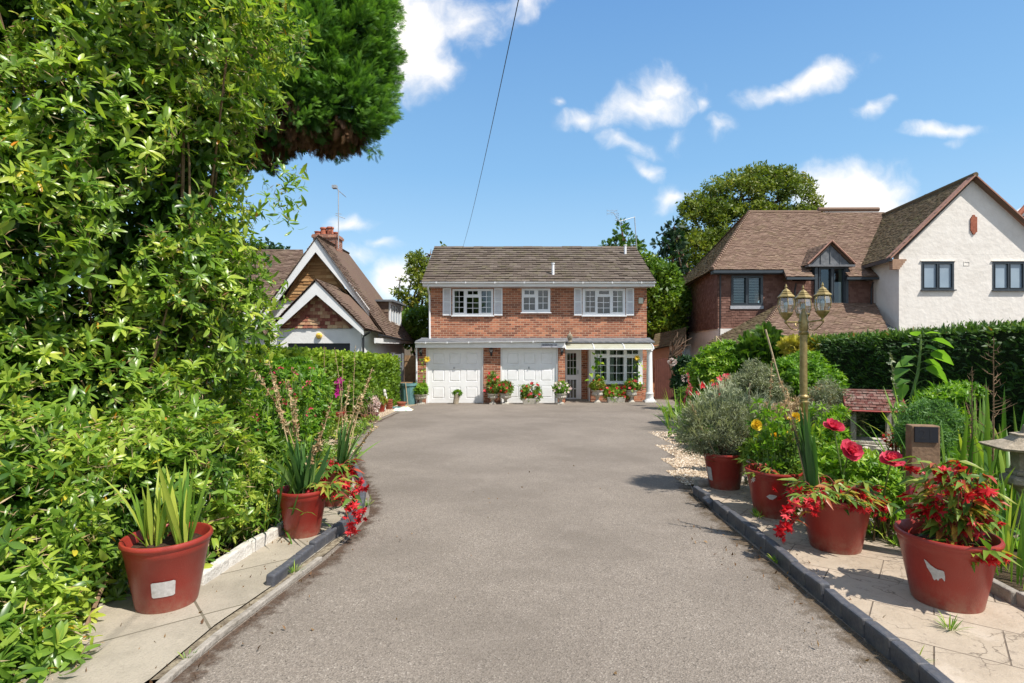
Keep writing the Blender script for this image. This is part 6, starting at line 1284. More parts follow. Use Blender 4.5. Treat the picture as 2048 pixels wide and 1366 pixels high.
# flower templates
def t_flower(n, w, up_, rings=1, droop=.3):
    ps = []; lf = t_leaf(w, droop, .15, ((0, .3), (.5, 1), (1, .35)))
    r = np.random.default_rng(n*7+rings)
    for k in range(rings):
        for i in range(n):
            a = 2*PI*i/n+k*.5+r.uniform(-.15, .15); e = up_+k*(1.35-up_)/max(1, rings-.3)
            ps.append(xf(lf, (math.cos(a)*math.cos(e), math.sin(e), math.sin(a)*math.cos(e)), (0, .04*k, 0), 1-.16*k, r.uniform(-.25, .25), up=(0, 1, 0)))
    return combine(ps)
F_beg = [t_flower(6, .42, .5, 2, .35), t_flower(5, .5, .7, 2, .2)]
def t_rose():
    ps = []; r = np.random.default_rng(77)
    for k, (n, e, s) in enumerate([(7, .0, 1), (6, .35, .92), (6, .7, .8), (5, 1.0, .66), (4, 1.25, .5)]):
        lf = t_leaf(.95, -.35-.1*k, .22, ((0, .35), (.35, .95), (.75, 1), (1, .55)))
        for i in range(n):
            a = 2*PI*i/n+k*.6+r.uniform(-.15, .15); ps.append(xf(lf, (math.cos(a)*math.cos(e), math.sin(e), math.sin(a)*math.cos(e)), (0, -.1+.02*k, 0), s*r.uniform(.9, 1.1), r.uniform(-.25, .25), up=(0, 1, 0)))
    return combine(ps)
F_rose = [t_rose()]
F_sm = [t_flower(5, .7, .3, 1, .1)]
def flowers(parent, pts, temps, size, mat, seed, dirv=(0, -.4, 1), spread=.6, name='flowers'):
    r = np.random.default_rng(seed); p = np.array([tuple(q) for q in pts]); d = np.tile([dirv], (len(p), 1)).astype(float)+r.normal(size=p.shape)*spread
    if len(p) <= 10:
        for i in range(len(p)): o = scatter('bloom', temps, p[i:i+1], d[i:i+1], size*r.uniform(.8, 1.2, 1), r.random(1), mat, parent, r, rollamt=3, smooth=True)
        return o
    return scatter(name, temps, p, d, size*r.uniform(.8, 1.2, len(p)), r.random(len(p)), mat, parent, r, rollamt=3, smooth=True)
Lb = t_leaf(.30, .25, .15, ((0, .15), (.25, 1), (.6, .6), (1, .03)))
def begonia(label, c, zb, R_, H_, nst, seed, mat=m_bego, trail=(), nf=26, fsize=.045, fmat=m_red, cat='begonia', name='begonia', lsize=.13, dirb=(0, 0), group=None, lmul=7):
    """fuchsia flowered begonia: arching red stems, pointed bronze green leaves, hanging scarlet flowers"""
    r = np.random.default_rng(seed); t = thing(name, label, cat, (c[0], c[1], zb), group); mb = MB(); LP, LD, FP = [], [], []
    for i in range(nst):
        a = r.uniform(0, 2*PI); out = R_*r.uniform(.35, 1.25); h = H_*r.uniform(.35, 1.1)
        s_ = Vector((c[0]+.3*R_*math.cos(a), c[1]+.3*R_*math.sin(a), zb)); e = Vector((c[0]+out*math.cos(a)+dirb[0]*r.random(), c[1]+out*math.sin(a)+dirb[1]*r.random(), zb+h*.72)); pk = Vector((s_.lerp(e, .5).x, s_.lerp(e, .5).y, zb+h))
        if i < len(trail): e = Vector(trail[i]); pk = s_.lerp(e, .45); pk.z = max(s_.z, e.z)+.13
        pts = [s_*(1-u)**2+pk*2*u*(1-u)+e*u*u for u in [k/7 for k in range(8)]]; mb.tube(pts, [.006-.0005*k for k in range(8)], 5)
        for k in range(lmul): u = r.uniform(.08, 1); q = s_*(1-u)**2+pk*2*u*(1-u)+e*u*u; LP.append(tuple(q)); LD.append((math.cos(a)+r.normal()*.7, math.sin(a)+r.normal()*.7, r.uniform(-.5, .35)))
        for k in range(max(1, nf//nst)): u = r.uniform(.65, 1.05); q = s_*(1-u)**2+pk*2*u*(1-u)+e*u*u; FP.append((q.x+r.normal()*.02, q.y+r.normal()*.02, q.z-r.uniform(.02, .07)))
        if i < len(trail):
            for k in range(5): FP.append((e.x+r.normal()*.035, e.y+r.normal()*.03, e.z+r.normal()*.03-.02))
    mb.build('stems', m_redstem, t, smooth=True); n = len(LP)
    scatter('leaves', [Lb, t_leaf(.36, .35, .2, ((0, .2), (.3, 1), (.65, .6), (1, .03)))], np.array(LP), np.array(LD), lsize*r.uniform(.6, 1.15, n), np.clip(r.normal(size=n)*.26+.52, 0, 1), mat, t, r, smooth=True)
    m_ = len(FP); d = r.normal(size=(m_, 3))*.8; d[:, 2] -= .7; d[:, 1] -= .3
    scatter('flowers', F_beg, np.array(FP), d, fsize*r.uniform(.7, 1.25, m_), r.random(m_), fmat, t, r, rollamt=3, smooth=True); return t
def stalk(mb, pods, base, top, r, bend=.15, rad=.006, npod=16, start=.5):
    pts = curve(base, top, r, bend, 8); mb.tube(pts, [rad*(1-.08*k) for k in range(9)], 5, .5+.3*r.random())
    for i in range(npod):
        u = start+(1-start)*i/npod; k = u*8; j = min(7, int(k)); q = pts[j].lerp(pts[j+1], k-j); pods.append((tuple(q+Vector((r.normal()*.006, r.normal()*.006, 0))), (r.normal()*.8, r.normal()*.8, .6)))
Lpod = [t_random(np.random.default_rng(2), 4, t_leaf(.55, -.2, .3, ((0, .4), (.5, 1), (1, .15))), .25)]
def gladiolus(label, c, zb, seed, nbl=26, L_=.55, stalks=(), lean=.22, droop=.35, shift=0., w=.04, spread=.07, group=None, name='gladiolus', az=None, azs=PI, podm=m_drystalk, podsize=.03, bm=None):
    r = np.random.default_rng(seed); t = thing(name, label, 'gladiolus', (c[0], c[1], zb), group)
    blade_part('blades', t, (c[0], c[1], zb), nbl, spread, L_, w, lean, droop, seed, bm or m_glad, shift, az, azs)
    if stalks:
        mb = MB(); pods = []
        for e in stalks: stalk(mb, pods, Vector((c[0]+r.normal()*.03, c[1]+r.normal()*.03, zb)), Vector(e), r, .06)
        mb.build('seed_stalks', m_drystalk, t, smooth=True); p = np.array([a for a, b in pods]); d = np.array([b for a, b in pods]); scatter('seed_pods', Lpod, p, d, podsize*r.uniform(.7, 1.3, len(p)), r.random(len(p)), podm, t, r, smooth=True, rollamt=3)
    return t
GB = 'begonias in the red tubs'
# right row of tubs
c1 = C3(1449, 6.50); tub(c1, .245, .43, 'farthest red tub of the right row, holding a silvery lavender bush', sticker=(facing(c1, -1.15), facing(c1, -.75), .10, .26, False))
c2 = C3(1548, 5.33); tub(c2, .258, .45, 'second red tub from the far end of the right row, with a small torn sticker', sticker=(facing(c2, -.3), facing(c2, .12), .19, .245, 2))
c3 = C3(1670, 4.37); tub(c3, .262, .43, 'glossy red tub with tied gladiolus leaves and begonias, third along the right row')
c4 = C3(1893, 3.38); tub(c4, .262, .43, 'nearest red tub on the right with a large ragged torn sticker', sticker=(facing(c4, -.46), facing(c4, -.03), .185, .30, 1))
# left row of tubs
l1 = C3(335, 3.36); tub(l1, .240, .42, 'nearest red tub on the left with a faded grey sticker and pale blades', soil=.84, sticker=(facing(l1, -.42), facing(l1, .20), .11, .205, 0))
l2 = C3(606, 4.72); tub(l2, .205, .40, 'red tub on the left slabs crowded with old gladioli, second from the camera')
l3 = C3(668, 5.75); tub(l3, .21, .38, 'red tub half hidden behind the gladiolus tub on the left', soil=.85)
l4 = C3(674, 13.1); l4.z -= .02; tub(l4, .215, .36, 'red tub with magenta gladiolus on the left gravel')
l5 = C3(762, 17.0); l5.z -= .02; tub(l5, .145, .27, 'small bright red pot on the gravel by the end of the left hedge')
# R1 lavender
z1 = c1.z+.34
shrub('lavender', 'big silvery grey lavender bush growing in the farthest right tub', (c1.x, c1.y, z1), [((c1.x-.02, c1.y, z1+.42), (.40, .36, .33)), ((c1.x-.28, c1.y, z1+.38), (.24, .24, .26)), ((c1.x+.22, c1.y, z1+.40), (.26, .26, .28)), ((c1.x, c1.y, z1+.18), (.26, .24, .2))], m_silver, 1500, .045, 501, CLn, .02, upb=1.0, stems=130, stemr=.005, gap=-.3, lump=.45)
gladiolus('single gladiolus leaning out left of the lavender bush', (c1.x-.12, c1.y-.15, 0), z1, 502, 6, .5, [P(1378, 800, 6.3)], lean=.5, droop=.2, az=2.7, azs=.5)
mb = MB(); mb.tube([c1+Vector((.2, -.1, .3)), P(1500, 640, 6.4)+Vector((0, 0, -.75))], .006, 5); tag(mb.build('bamboo_cane', m_cane), 'thin pale cane stuck in the lavender tub', 'cane')
mb = MB(); mb.tube([base_at(1600, 9.0), P(1531, 659, 9.0)], .014, 6); tag(mb.build('bamboo_cane', m_cane), 'long slanting bamboo cane in front of the golden conifer', 'cane')
mb = MB(); mb.tube([base_at(1450, 14.2), P(1431, 672, 14.2), P(1447, 690, 14.2)], .03, 6); tag(mb.build('bare_branch', m_cane), 'pale bare branch tip poking up beside the yellow green shrub', 'branch')
r = np.random.default_rng(509); q, n_ = blob((c1.x-.03, c1.y, z1+.34), (.50, .42, .46), 700, r, .35, .2, 5, hemi=-.1); dd = n_*1.0; dd[:, 2] += .9
t = thing('lavender', 'thin grey green wisps sticking up out of the lavender bush', 'shrub', (c1.x, c1.y, z1)); scatter('wisps', [combine([xf(t_diamond(.07, .1), (0, 1, 0), (0, 0, 0), 1, 0), xf(t_diamond(.10, .1), (.5, 1, 0), (0, .3, 0), .4, .2), xf(t_diamond(.10, .1), (-.5, 1, .2), (0, .5, 0), .4, .2)])], q, dd+r.normal(size=q.shape)*.3, r.uniform(.10, .22, 700), r.random(700), m_silver, t, r)
# R2
z2 = c2.z+.36
begonia('cream and pale flowered begonia with tired leaves in the second right tub', (c2.x, c2.y), z2, .24, .20, 26, 511, nf=30, fmat=m_palep, fsize=.035, lmul=10, lsize=.10, group=GB)
begonia('red begonia trailing out of the right side of the second tub', (c2.x+.18, c2.y-.12), z2, .12, .14, 10, 512, trail=[P(1570, 985, 5.0), P(1590, 975, 4.95), P(1598, 990, 4.9)], nf=20, fsize=.045, group=GB)
def rosebush(label, base, blobs, seed, blooms, fmat, fsize, mat=m_green, dens=500, size=.07, name='rose_bush'):
    t = shrub(name, label, base, blobs, mat, dens, size, seed, WHs, .1, gap=-.6, stems=26, stemr=.008)
    flowers(t, [P(*b) for b in blooms], F_rose, fsize, fmat, seed+1, (0, -.7, .8), .25, 'blooms')
    mb = MB(); r = np.random.default_rng(seed)
    for b in blooms: mb.tube(curve(base, P(*b), r, .06, 6), [.006]*7, 5)
    mb.build('flower_stems', m_stem, t); return t
rosebush('rose bush with small yellow blooms behind the second right tub', base_at(1545, 6.1), [B(1550,900,6.0,50,.8), B(1580,880,6.1,40,.8), B(1515,905,6.1,32,.8), B(1560,935,5.9,50,.6)], 521, [(1512,850,5.8),(1550,871,5.7),(1585,870,5.8),(1590,835,5.9),(1584,842,6.0),(1552,880,5.8)], m_yelp, .055)
rosebush('tall rose with two big pinkish red blooms behind the third right tub', base_at(1690, 4.75), [B(1690,930,4.8,52,.7), B(1730,940,4.8,48,.7), B(1650,940,4.8,36,.7), B(1700,965,4.8,60,.5)], 523, [(1667,857,4.6),(1699,903,4.5)], m_pink, .085, m_lime)
rosebush('rose with one big pink bloom just left of the timber post', base_at(1775, 4.6), [B(1775,975,4.6,34,.9), B(1755,990,4.6,34,.8), B(1800,985,4.6,30,.8)], 525, [(1783,923,4.2)], m_pink, .075, m_lime)
# R3
z3 = c3.z+.35
gladiolus('upright bundle of tied gladiolus leaves standing in the third right tub', (c3.x-.12, c3.y+.05, 0), z3, 531, 30, .78, [P(1560, 760, 4.5), P(1572, 775, 4.6), P(1590, 790, 4.5)], lean=.10, droop=.08, w=.05, spread=.05, shift=-.25, az=PI, azs=.7)
begonia('red begonia spilling over the left of the third right tub', (c3.x-.1, c3.y-.08), z3, .27, .24, 34, 532, trail=[P(1562, 1050, 4.15), P(1572, 1055, 4.1), P(1580, 1005, 4.1), P(1608, 1000, 4.05), P(1625, 1000, 4.05)], nf=80, fsize=.045, lmul=9, lsize=.11, group=GB)
begonia('bronze leaved red begonia at the right of the third right tub', (c3.x+.14, c3.y), z3, .24, .26, 26, 533, trail=[P(1752, 1015, 4.2), P(1760, 1000, 4.25)], nf=56, fsize=.04, lmul=9, lsize=.11, group=GB)
# R4
z4 = c4.z+.34
begonia('tall red begonia in the nearest right tub', (c4.x+.05, c4.y), z4, .21, .62, 40, 541, nf=110, fsize=.052, lmul=10, lsize=.12, group=GB)
begonia('low scarlet begonia flowers at the front rim of the nearest right tub', (c4.x+.02, c4.y-.13), z4, .13, .13, 10, 542, nf=46, fsize=.05, lmul=5, group=GB)
# L1 pale gladiolus blades
zl = l1.z+.35
gladiolus('clump of pale upright gladiolus blades at the right of the nearest left tub', (l1.x+.10, l1.y, 0), zl, 551, 20, .58, lean=.20, droop=.22, shift=.38, w=.032, spread=.04, bm=m_iris)
gladiolus('loose pale gladiolus blades at the left of the nearest left tub', (l1.x-.10, l1.y+.02, 0), zl, 552, 17, .54, lean=.34, droop=.45, shift=.38, w=.025, spread=.05, bm=m_iris)
# L2 gladioli with long dry stalks
z2l = l2.z+.32
gladiolus('big gladiolus clump with dry seed stalks in the second left tub', (l2.x, l2.y, 0), z2l, 561, 46, .52, [P(x, y, Y) for x, y, Y in ((505,735,4.9),(538,722,4.9),(545,745,5.0),(590,800,4.9),(575,760,5.0),(640,870,4.7),(665,800,4.8))], lean=.32, droop=.45, shift=-.1, w=.045, podsize=.042)
begonia('red and yellow leaved begonia on the right of the second left tub', (l2.x+.16, l2.y+.1), z2l, .17, .16, 16, 562, trail=[P(712, 1010, 4.6), P(715, 1030, 4.55), P(700, 1045, 4.5), P(722, 975, 4.8)], nf=50, fsize=.04, fmat=m_red, group=GB)
z3l = l3.z+.33
begonia('crimson begonia heaped over the half hidden left tub', (l3.x, l3.y-.05), z3l, .22, .18, 24, 571, trail=[P(718, 965, 5.5), P(705, 990, 5.3), P(716, 1000, 5.2)], nf=90, fsize=.042, group=GB)
gladiolus('gladiolus fanning right with reddish dry stalks in the half hidden left tub', (l3.x+.02, l3.y+.1, 0), z3l, 572, 34, .55, [P(745, 735, 6.6), P(738, 760, 6.5), P(757, 852, 5.8), P(720, 790, 6.2), P(700, 760, 6.2), P(690, 830, 6.0)], lean=.42, droop=.3, shift=.05, w=.035, az=.3, azs=1.6, podsize=.04)
z4l = l4.z+.3
t = gladiolus('magenta flowered gladiolus in the tub on the left gravel', (l4.x, l4.y, 0), z4l, 581, 24, .75, lean=.3, droop=.3, w=.045)
flowers(t, [P(676+dx, 768+dy, 12.9) for dx, dy in ((0, 0), (5, -6), (-5, -4), (2, 8), (-8, 18), (-12, 4), (6, 4), (-3, 20))], F_sm, .10, m_mag, 582, (0, -1, .3), .4)
shrub('pot_plant', 'small red flowered plant in the bright red pot', (l5.x, l5.y, l5.z+.22), [((l5.x, l5.y, l5.z+.34), (.16, .16, .14))], m_bego, 900, .08, 583, WHs, .1, stems=6, stemr=.005, cat='pot plant')
# tall dry stems and flower spires standing in the borders
def spire(label, px, Y, ytop, n, seed, mat=m_drystalk, ps=.03, name='seed_spire', lean=0., start=.4, green=False):
    r = np.random.default_rng(seed); mb = MB(); pods = []; b = base_at(px, Y)
    for i in range(n): stalk(mb, pods, b+Vector((r.normal()*.08*(n > 1), r.normal()*.08*(n > 1), 0)), P(px+lean+(r.normal()*10 if n > 1 else 0), ytop+(r.uniform(0, 40) if i else 0), Y), r, .05, .007, 22, start)
    t = thing(name, label, 'plant', b); mb.build('stalk', m_stem if green else m_drystalk, t, smooth=True)
    p = np.array([a for a, _ in pods]); d = np.array([q for _, q in pods]); scatter('seed_heads', Lpod, p, d, ps*r.uniform(.7, 1.3, len(p)), r.random(len(p)), mat, t, r, smooth=True, rollamt=3); return t
spire('dry yellow topped spire in front of the left hedge below the alarm box', 640, 9.0, 693, 1, 601, lean=8)
spire('dry brown spire in front of the left hedge near the cottage downpipe', 682, 9.6, 695, 2, 602)
spire('tall thin dry spire nearest the right end of the cottage wall', 706, 10.4, 690, 1, 603, lean=5)
spire('pale dry spire leaning before the left hedge', 626, 8.6, 712, 2, 604, lean=-4)
spire('magenta pink gladiolus spire in front of the left hedge', 600, 7.2, 770, 2, 630, m_mag, .05, 'flower_spire', green=True, start=.72)
spire('pink flower spires in the corner bed by the gate', 1380, 12.8, 745, 3, 605, m_pink, .05, 'flower_spire', start=.55)
spire('yellow and orange gladiolus spire beside the pink flowers', 1418, 11.4, 760, 2, 606, m_yelp, .07, 'flower_spire', lean=4, green=True, start=.6)
spire('pale dry gladiolus spire left of the lamp post', 1548, 7.4, 712, 1, 607, ps=.045, lean=-3)
spire('leaning thistle like stem left of the sunflower', 1835, 6.3, 705, 1, 608, m_silver, .05, lean=-55, green=True, start=.35)
t = shrub('pink_flowers', 'pink and lilac rose blooms above the lavender bush', base_at(1450, 10.4), [B(1450,800,10.4,34,.9), B(1435,790,10.6,24,.9)], m_green, 420, .08, 610, WHs, .05)
flowers(t, [P(x, y, 10.1) for x, y in ((1453,758),(1456,771),(1433,793),(1440,790),(1454,799),(1431,773),(1446,775))], F_rose, .09, m_pink, 611, (0, -1, .5), .3)
t = shrub('red_flowers', 'small bright red flowers in the corner bed', base_at(1396, 12.2), [B(1398,800,12.2,16,.9)], m_green, 300, .08, 612, WHs, 0); flowers(t, [P(1395, 786, 12), P(1404, 771, 12), P(1440, 758, 12)], F_sm, .08, m_red, 613, (0, -1, .5), .3)
def bare_spire(label, px, Y, ytop, seed, k=1.):
    r = np.random.default_rng(seed); b = base_at(px, Y); top = P(px+4, ytop, Y); mb = MB(); mb.tube([b, b.lerp(top, .5)+Vector((.01, 0, 0)), top], [.009, .007, .002], 6); H = (top-b).length
    for i in range(34):
        u = .35+.63*i/34; q = b.lerp(top, u); a = r.uniform(0, 2*PI); L_ = (.16*(1-u)+.05)*k*r.uniform(.6, 1.3); e = q+Vector((math.cos(a)*L_, math.sin(a)*L_, L_*.55)); mb.tube([q, q.lerp(e, .5)+Vector((0, 0, -.01)), e], [.004, .003, .0015], 4)
        e2 = q.lerp(e, .6); mb.tube([e2, e2+Vector((r.normal()*.02, r.normal()*.02, .04))], [.003, .001], 4)
    return tag(mb.build('bare_spire', m_twig), label, 'dead stem')
bare_spire('bare branching dead flower stem standing before the right hedge', 1983, 5.2, 674, 621, 1.2)
bare_spire('shorter bare dead stem left of the tall one before the hedge', 1940, 5.3, 733, 622, .6)
# sunflower plant
b = base_at(1822, 6.6); top = P(1841, 668, 6.6); t = thing('sunflower_plant', 'tall leafy young sunflower in front of the dark right hedge', 'plant', b); mb = MB(); mid = P(1836, 745, 6.6)
mb.tube([b, P(1822, 800, 6.6), mid, P(1841, 700, 6.6), top], [.022, .02, .017, .013, .008], 8); mb.build('stem', m_stem, t, smooth=True)
big = t_leaf(.78, .35, .14, ((0, .12), (.12, .75), (.35, 1), (.7, .62), (1, .03))); LP, LD, LS = [], [], []; mb = MB()
for (ax_, ay, lx, ly, s_, sx_, sz_) in [(1841,690,1862,680,40,1,-.1),(1841,695,1826,690,30,-1,.2),(1840,705,1850,695,38,1,-.15),(1838,720,1826,712,36,-1,-.25),(1838,712,1862,706,42,1,-.35),(1835,735,1820,728,34,-1,.1),(1835,735,1848,722,34,1,-.2),(1832,750,1812,738,40,-1,-.3),(1833,748,1852,735,44,1,-.45),(1829,770,1812,760,34,-1,-.1),(1828,775,1850,760,30,1,-.8),(1829,765,1808,768,42,-.8,-1),(1826,785,1842,778,26,1,-.3),(1841,678,1850,668,26,.8,.3),(1841,680,1834,672,26,-.6,.5),(1824,800,1806,806,26,-1,-.3)]:
    q0, q1 = P(ax_, ay, 6.6), P(lx, ly, 6.5); mb.tube([q0, q0.lerp(q1, .5)+Vector((0, 0, .02)), q1], [.005, .004, .003], 5); LP.append(tuple(q1)); LD.append((sx_, -.35, sz_)); LS.append(s_*6.6/F*.95)
mb.build('leaf_stalks', m_stem, t)
m_sunl = leafmat('sunflower_leaf', [(0, (.09, .20, .025)), (1, (.20, .36, .05))], .5, .5)
r_ = np.random.default_rng(6); scatter('leaves', [big], np.array(LP), np.array(LD), np.array(LS), r_.random(len(LP)), m_sunl, t, r_, rollamt=.6, smooth=True)

# ================================================================== ORNAMENTS
# three headed lamp post
Yl = 6.0; b = base_at(1607, Yl); zt = Z(687, Yl); lp = thing('lamp_post', 'antique gold three headed lamp post standing among the right hand plants', 'lamp post', b); mb = MB(); hz = lambda py: Z(py, Yl)-b.z
mb.lathe(b, [(.16, 0), (.16, .03), (.09, .10), (.075, .14), (.075, .5), (.055, .55), (.045, .58), (.045, hz(810)), (.058, hz(806)), (.058, hz(803)), (.042, hz(801)), (.042, hz(797)), (.056, hz(795)), (.056, hz(792)), (.040, hz(789)), (.038, hz(670)), (.050, hz(668)), (.055, hz(665)), (.042, hz(662)), (.050, hz(655)), (.052, hz(642)), (.040, hz(638)), (.042, hz(630)), (.030, hz(627)), (.018, hz(623)), (.02, hz(619)), (.001, hz(616))], 20); mb.build('pole', m_gold, lp, smooth=True)
heads = [(1572, 649, -.12), (1606, 648, .10), (1645, 644, -.05)]; zarm = Z(645, Yl)
def lantern_head(px, dY, zoff):
    Y = Yl+dY; c = Vector((X(px, Y), Y, zarm+zoff)); s_ = Y/F; mb = MB(); n = 6; a0 = .3
    mb.lathe(c, [(.012, 0), (.02, .01), (.012, .02), (9*s_, 11*s_), (13*s_, 17*s_), (13.5*s_, 19*s_), (12*s_, 19.5*s_)], n, a0)
    mb.lathe(c, [(12.5*s_, 49*s_), (16.5*s_, 49.5*s_), (16.5*s_, 51*s_), (11*s_, 56*s_), (11.2*s_, 57.5*s_), (8*s_, 60*s_), (8.2*s_, 61.5*s_), (4.5*s_, 65*s_), (2*s_, 67*s_), (1.5*s_, 68*s_), (2.6*s_, 70*s_), (1.3*s_, 74*s_), (.2*s_, 76.5*s_)], n, a0)
    gp = [(12*s_, 19.5*s_), (14.6*s_, 27*s_), (15.2*s_, 34*s_), (14.6*s_, 42*s_), (12.5*s_, 49*s_)]
    for j in range(n): q = 2*PI*j/n+a0; mb.tube([c+Vector((r*math.cos(q), r*math.sin(q), z)) for r, z in gp], .0045, 5)
    o = mb.build('lantern', m_gold, lp); g_ = MB().lathe(c, [(r*.97, z) for r, z in gp], n, a0).build('lantern_glass', m_lglass, o)
    MB().lathe(c, [(.012, 19*s_), (.012, 26*s_), (.016, 28*s_), (.022, 33*s_), (.018, 38*s_), (.001, 41*s_)], 10).build('bulb', m_bulb, o, smooth=True); return c
cs = [lantern_head(1572, -.10, -.0), lantern_head(1606, .18, .0), lantern_head(1645, -.12, .02)]
mb = MB(); ctr = Vector((b.x, Yl, zarm))
for c in cs: mb.tube([ctr+Vector((0, 0, 0)), c+Vector((0, 0, .002))], .010, 8); mb.sphere(c, .018, n=8, m=6)
for c in cs:
    d = (c-ctr); d.z = 0; L_ = d.length; d.normalize(); pts = []
    for k in range(17): u = k/16; pts.append(ctr+d*(L_*(.12+.95*u))+Vector((0, 0, -.02-.055*math.sin(PI*(u*1.15))-.02*(1-u))))
    mb.tube(pts, .006, 6); q = ctr+d*L_*.42+Vector((0, 0, -.035)); sp = [q+d*(.022*(1-k/20))*math.cos(k*.5)+Vector((0, 0, (.022*(1-k/20))*math.sin(k*.5))) for k in range(16)]; mb.tube(sp, .005, 5)
mb.build('scroll_arms', m_gold, lp, smooth=True)
# wishing well
Yw = 7.6; a, e = 1700, 1783; zg_ = gz(Yw); w = thing('wishing_well', 'ornamental stone wishing well with a red tiled roof among the right plants', 'wishing well', base_at(1742, Yw)); R_ = Matrix.Rotation(-.35, 4, 'Z'); cw = base_at(1742, Yw)
def wbox(mb, x0, x1, y0, y1, z0, z1):
    ps = [Vector(p) for p in ((x0,y0,z0),(x1,y0,z0),(x1,y1,z0),(x0,y1,z0),(x0,y0,z1),(x1,y0,z1),(x1,y1,z1),(x0,y1,z1))]; mb.hexa([R_@p+cw for p in ps])
def wz(py): return Z(py, Yw)-zg_
hw = .25; mb = MB()
for ix in (-1, 1):
    for iy in (-1, 1): mb2 = MB(); wbox(mb2, ix*hw-.035, ix*hw+.035, iy*.14-.035, iy*.14+.035, wz(882), wz(816)); mb2.build('post', m_stone2, w, bevel=.006)
wbox(mb, -hw-.07, hw+.07, -.2, .2, wz(884), wz(878)-.0)
mb.build('rim', m_stone2, w, bevel=.01)
mb = MB(); mb.lathe(cw, [(.30, -.05), (.30, wz(884)-.002), (.22, wz(884)-.002), (.22, .1)], 18)
for k in range(6):
    for j in range(12): q = 2*PI*(j+.5*(k % 2))/12; z = .03+k*wz(884)/6.2; c = cw+Vector((.30*math.cos(q), .30*math.sin(q), z)); mb.sphere(c, .055, .055, .03, 7, 5)
mb.build('well_wall', m_stone2, w, smooth=True)
mb = MB(); wbox(mb, -hw-.02, hw+.02, -.165, -.11, wz(820), wz(812)); wbox(mb, -hw-.02, hw+.02, .11, .165, wz(820), wz(812)); mb.build('beam', m_wood, w)
mb = MB(); m_wellroof = tile_mat('red_concrete_tiles', [(0, (.13, .045, .04)), (.5, (.19, .082, .066)), (1, (.30, .20, .17))], (.24, .20, .17), .95, 9); ez, rz = wz(817), wz(782)
def wp(x, y, z): return R_@Vector((x, y, z))+cw
ln = .37
tiled(mb, wp(-ln, -.26, ez), wp(ln, -.26, ez), wp(ln-.03, 0, rz), wp(-ln+.03, 0, rz), .055, .085, .014, random.Random(1), .5); tiled(mb, wp(ln, .26, ez), wp(-ln, .26, ez), wp(-ln+.03, 0, rz), wp(ln-.03, 0, rz), .055, .085, .014, random.Random(1), .5); mb.tube([wp(-ln+.02, 0, rz+.005), wp(ln-.02, 0, rz+.005)], .02, 6)
wr = mb.build('roof', m_wellroof, w); mb = MB(); mb.prism([wp(hw+.02, -.16, ez-.01), wp(hw+.02, .16, ez-.01), wp(hw+.02, 0, rz-.05)], wp(hw+.05, 0, 0)-wp(hw+.02, 0, 0)); mb.prism([wp(-hw-.05, -.16, ez-.01), wp(-hw-.05, .16, ez-.01), wp(-hw-.05, 0, rz-.05)], wp(-hw-.02, 0, 0)-wp(-hw-.05, 0, 0)); mb.build('gable_end', m_stone2, wr)
m_redp = simple('red_masonry_paint', (.40, .07, .06), (.28, .05, .045), 12, .7); mb = MB()
for sx_ in (-1, 1):
    for sy_ in (-1, 1): mb.tube([wp(sx_*(ln-.01), sy_*.27, ez-.015), wp(sx_*(ln-.03), 0, rz-.01)], .014, 5)
for sy_ in (-1, 1): mb.tube([wp(-ln, sy_*.265, ez-.012), wp(ln, sy_*.265, ez-.012)], .014, 5)
mb.build('painted_edge', m_redp, wr)
begonia('small red fuchsia growing up beside the wishing well', (X(1795, 7.0), 7.0), gz(7)+.3, .14, .45, 12, 631, nf=40, fsize=.03, lmul=6, lsize=.07, cat='fuchsia', name='fuchsia')
# timber house number post
Yp = 4.15; b = base_at(1845, Yp); ps = thing('number_post', 'thick timber post with a black slate number plaque near the nearest right tub', 'post', b); hp = Z(850, Yp)-b.z; mb = MB(); mb.box(-.098, .098, -.045, .045, 0, hp)
rotp = Matrix.Translation(b)@Matrix.Rotation(-.18, 4, 'Z')
mb.v = [tuple(rotp@Vector(v)) for v in mb.v]; mb.build('timber', m_wood, ps, bevel=.006)
mb = MB(); mb.box(-.080, .078, -.057, -.0455, hp-.125, hp-.008); mb.v = [tuple(rotp@Vector(v)) for v in mb.v]; pq = mb.build('plaque', m_plaque, ps); text(pq, '21', .105, Vector(rotp@Vector((0, -.0575, hp-.067))), Matrix.Rotation(-.18, 4, 'Z'), m_faint, depth=.0008)
# stone lantern at the right edge
Ys = 4.55; b = base_at(2058, Ys); sl = thing('stone_lantern', 'weathered Japanese style stone lantern cut by the right edge of the photo', 'garden lantern', b); k = Ys/F; z0 = b.z; zz_ = lambda py: Z(py, Ys)-b.z
mb = MB(); mb.lathe(b, [(.18, 0), (.18, .05), (.09, .10), (.08, zz_(985)), (.12, zz_(975)), (.19, zz_(966)), (.19, zz_(955)), (.15, zz_(950))], 6, .3); mb.build('base', m_stone, sl, bevel=.008)
mb = MB(); mb.lathe(b, [(.15, zz_(949)), (.15, zz_(942)), (.115, zz_(940)), (.12, zz_(905)), (.15, zz_(903))], 6, .3)
for i in range(6):
    for j in range(5): a = -PI/2-.35+i*.07; mb.sphere(b+Vector((.104*math.cos(a), .104*math.sin(a), zz_(932)+j*.022)), .006, n=5, m=4)
mb.build('lamp_house', m_stone, sl)
mb = MB(); mb.lathe(b, [(.12, zz_(904)), (.31, zz_(898)), (.33, zz_(893)), (.30, zz_(891)), (.17, zz_(882)), (.12, zz_(872)), (.13, zz_(868)), (.06, zz_(866)), (.04, zz_(850)), (.001, zz_(846))], 6, .3); mb.build('cap_roof', m_stone, sl, bevel=.006)

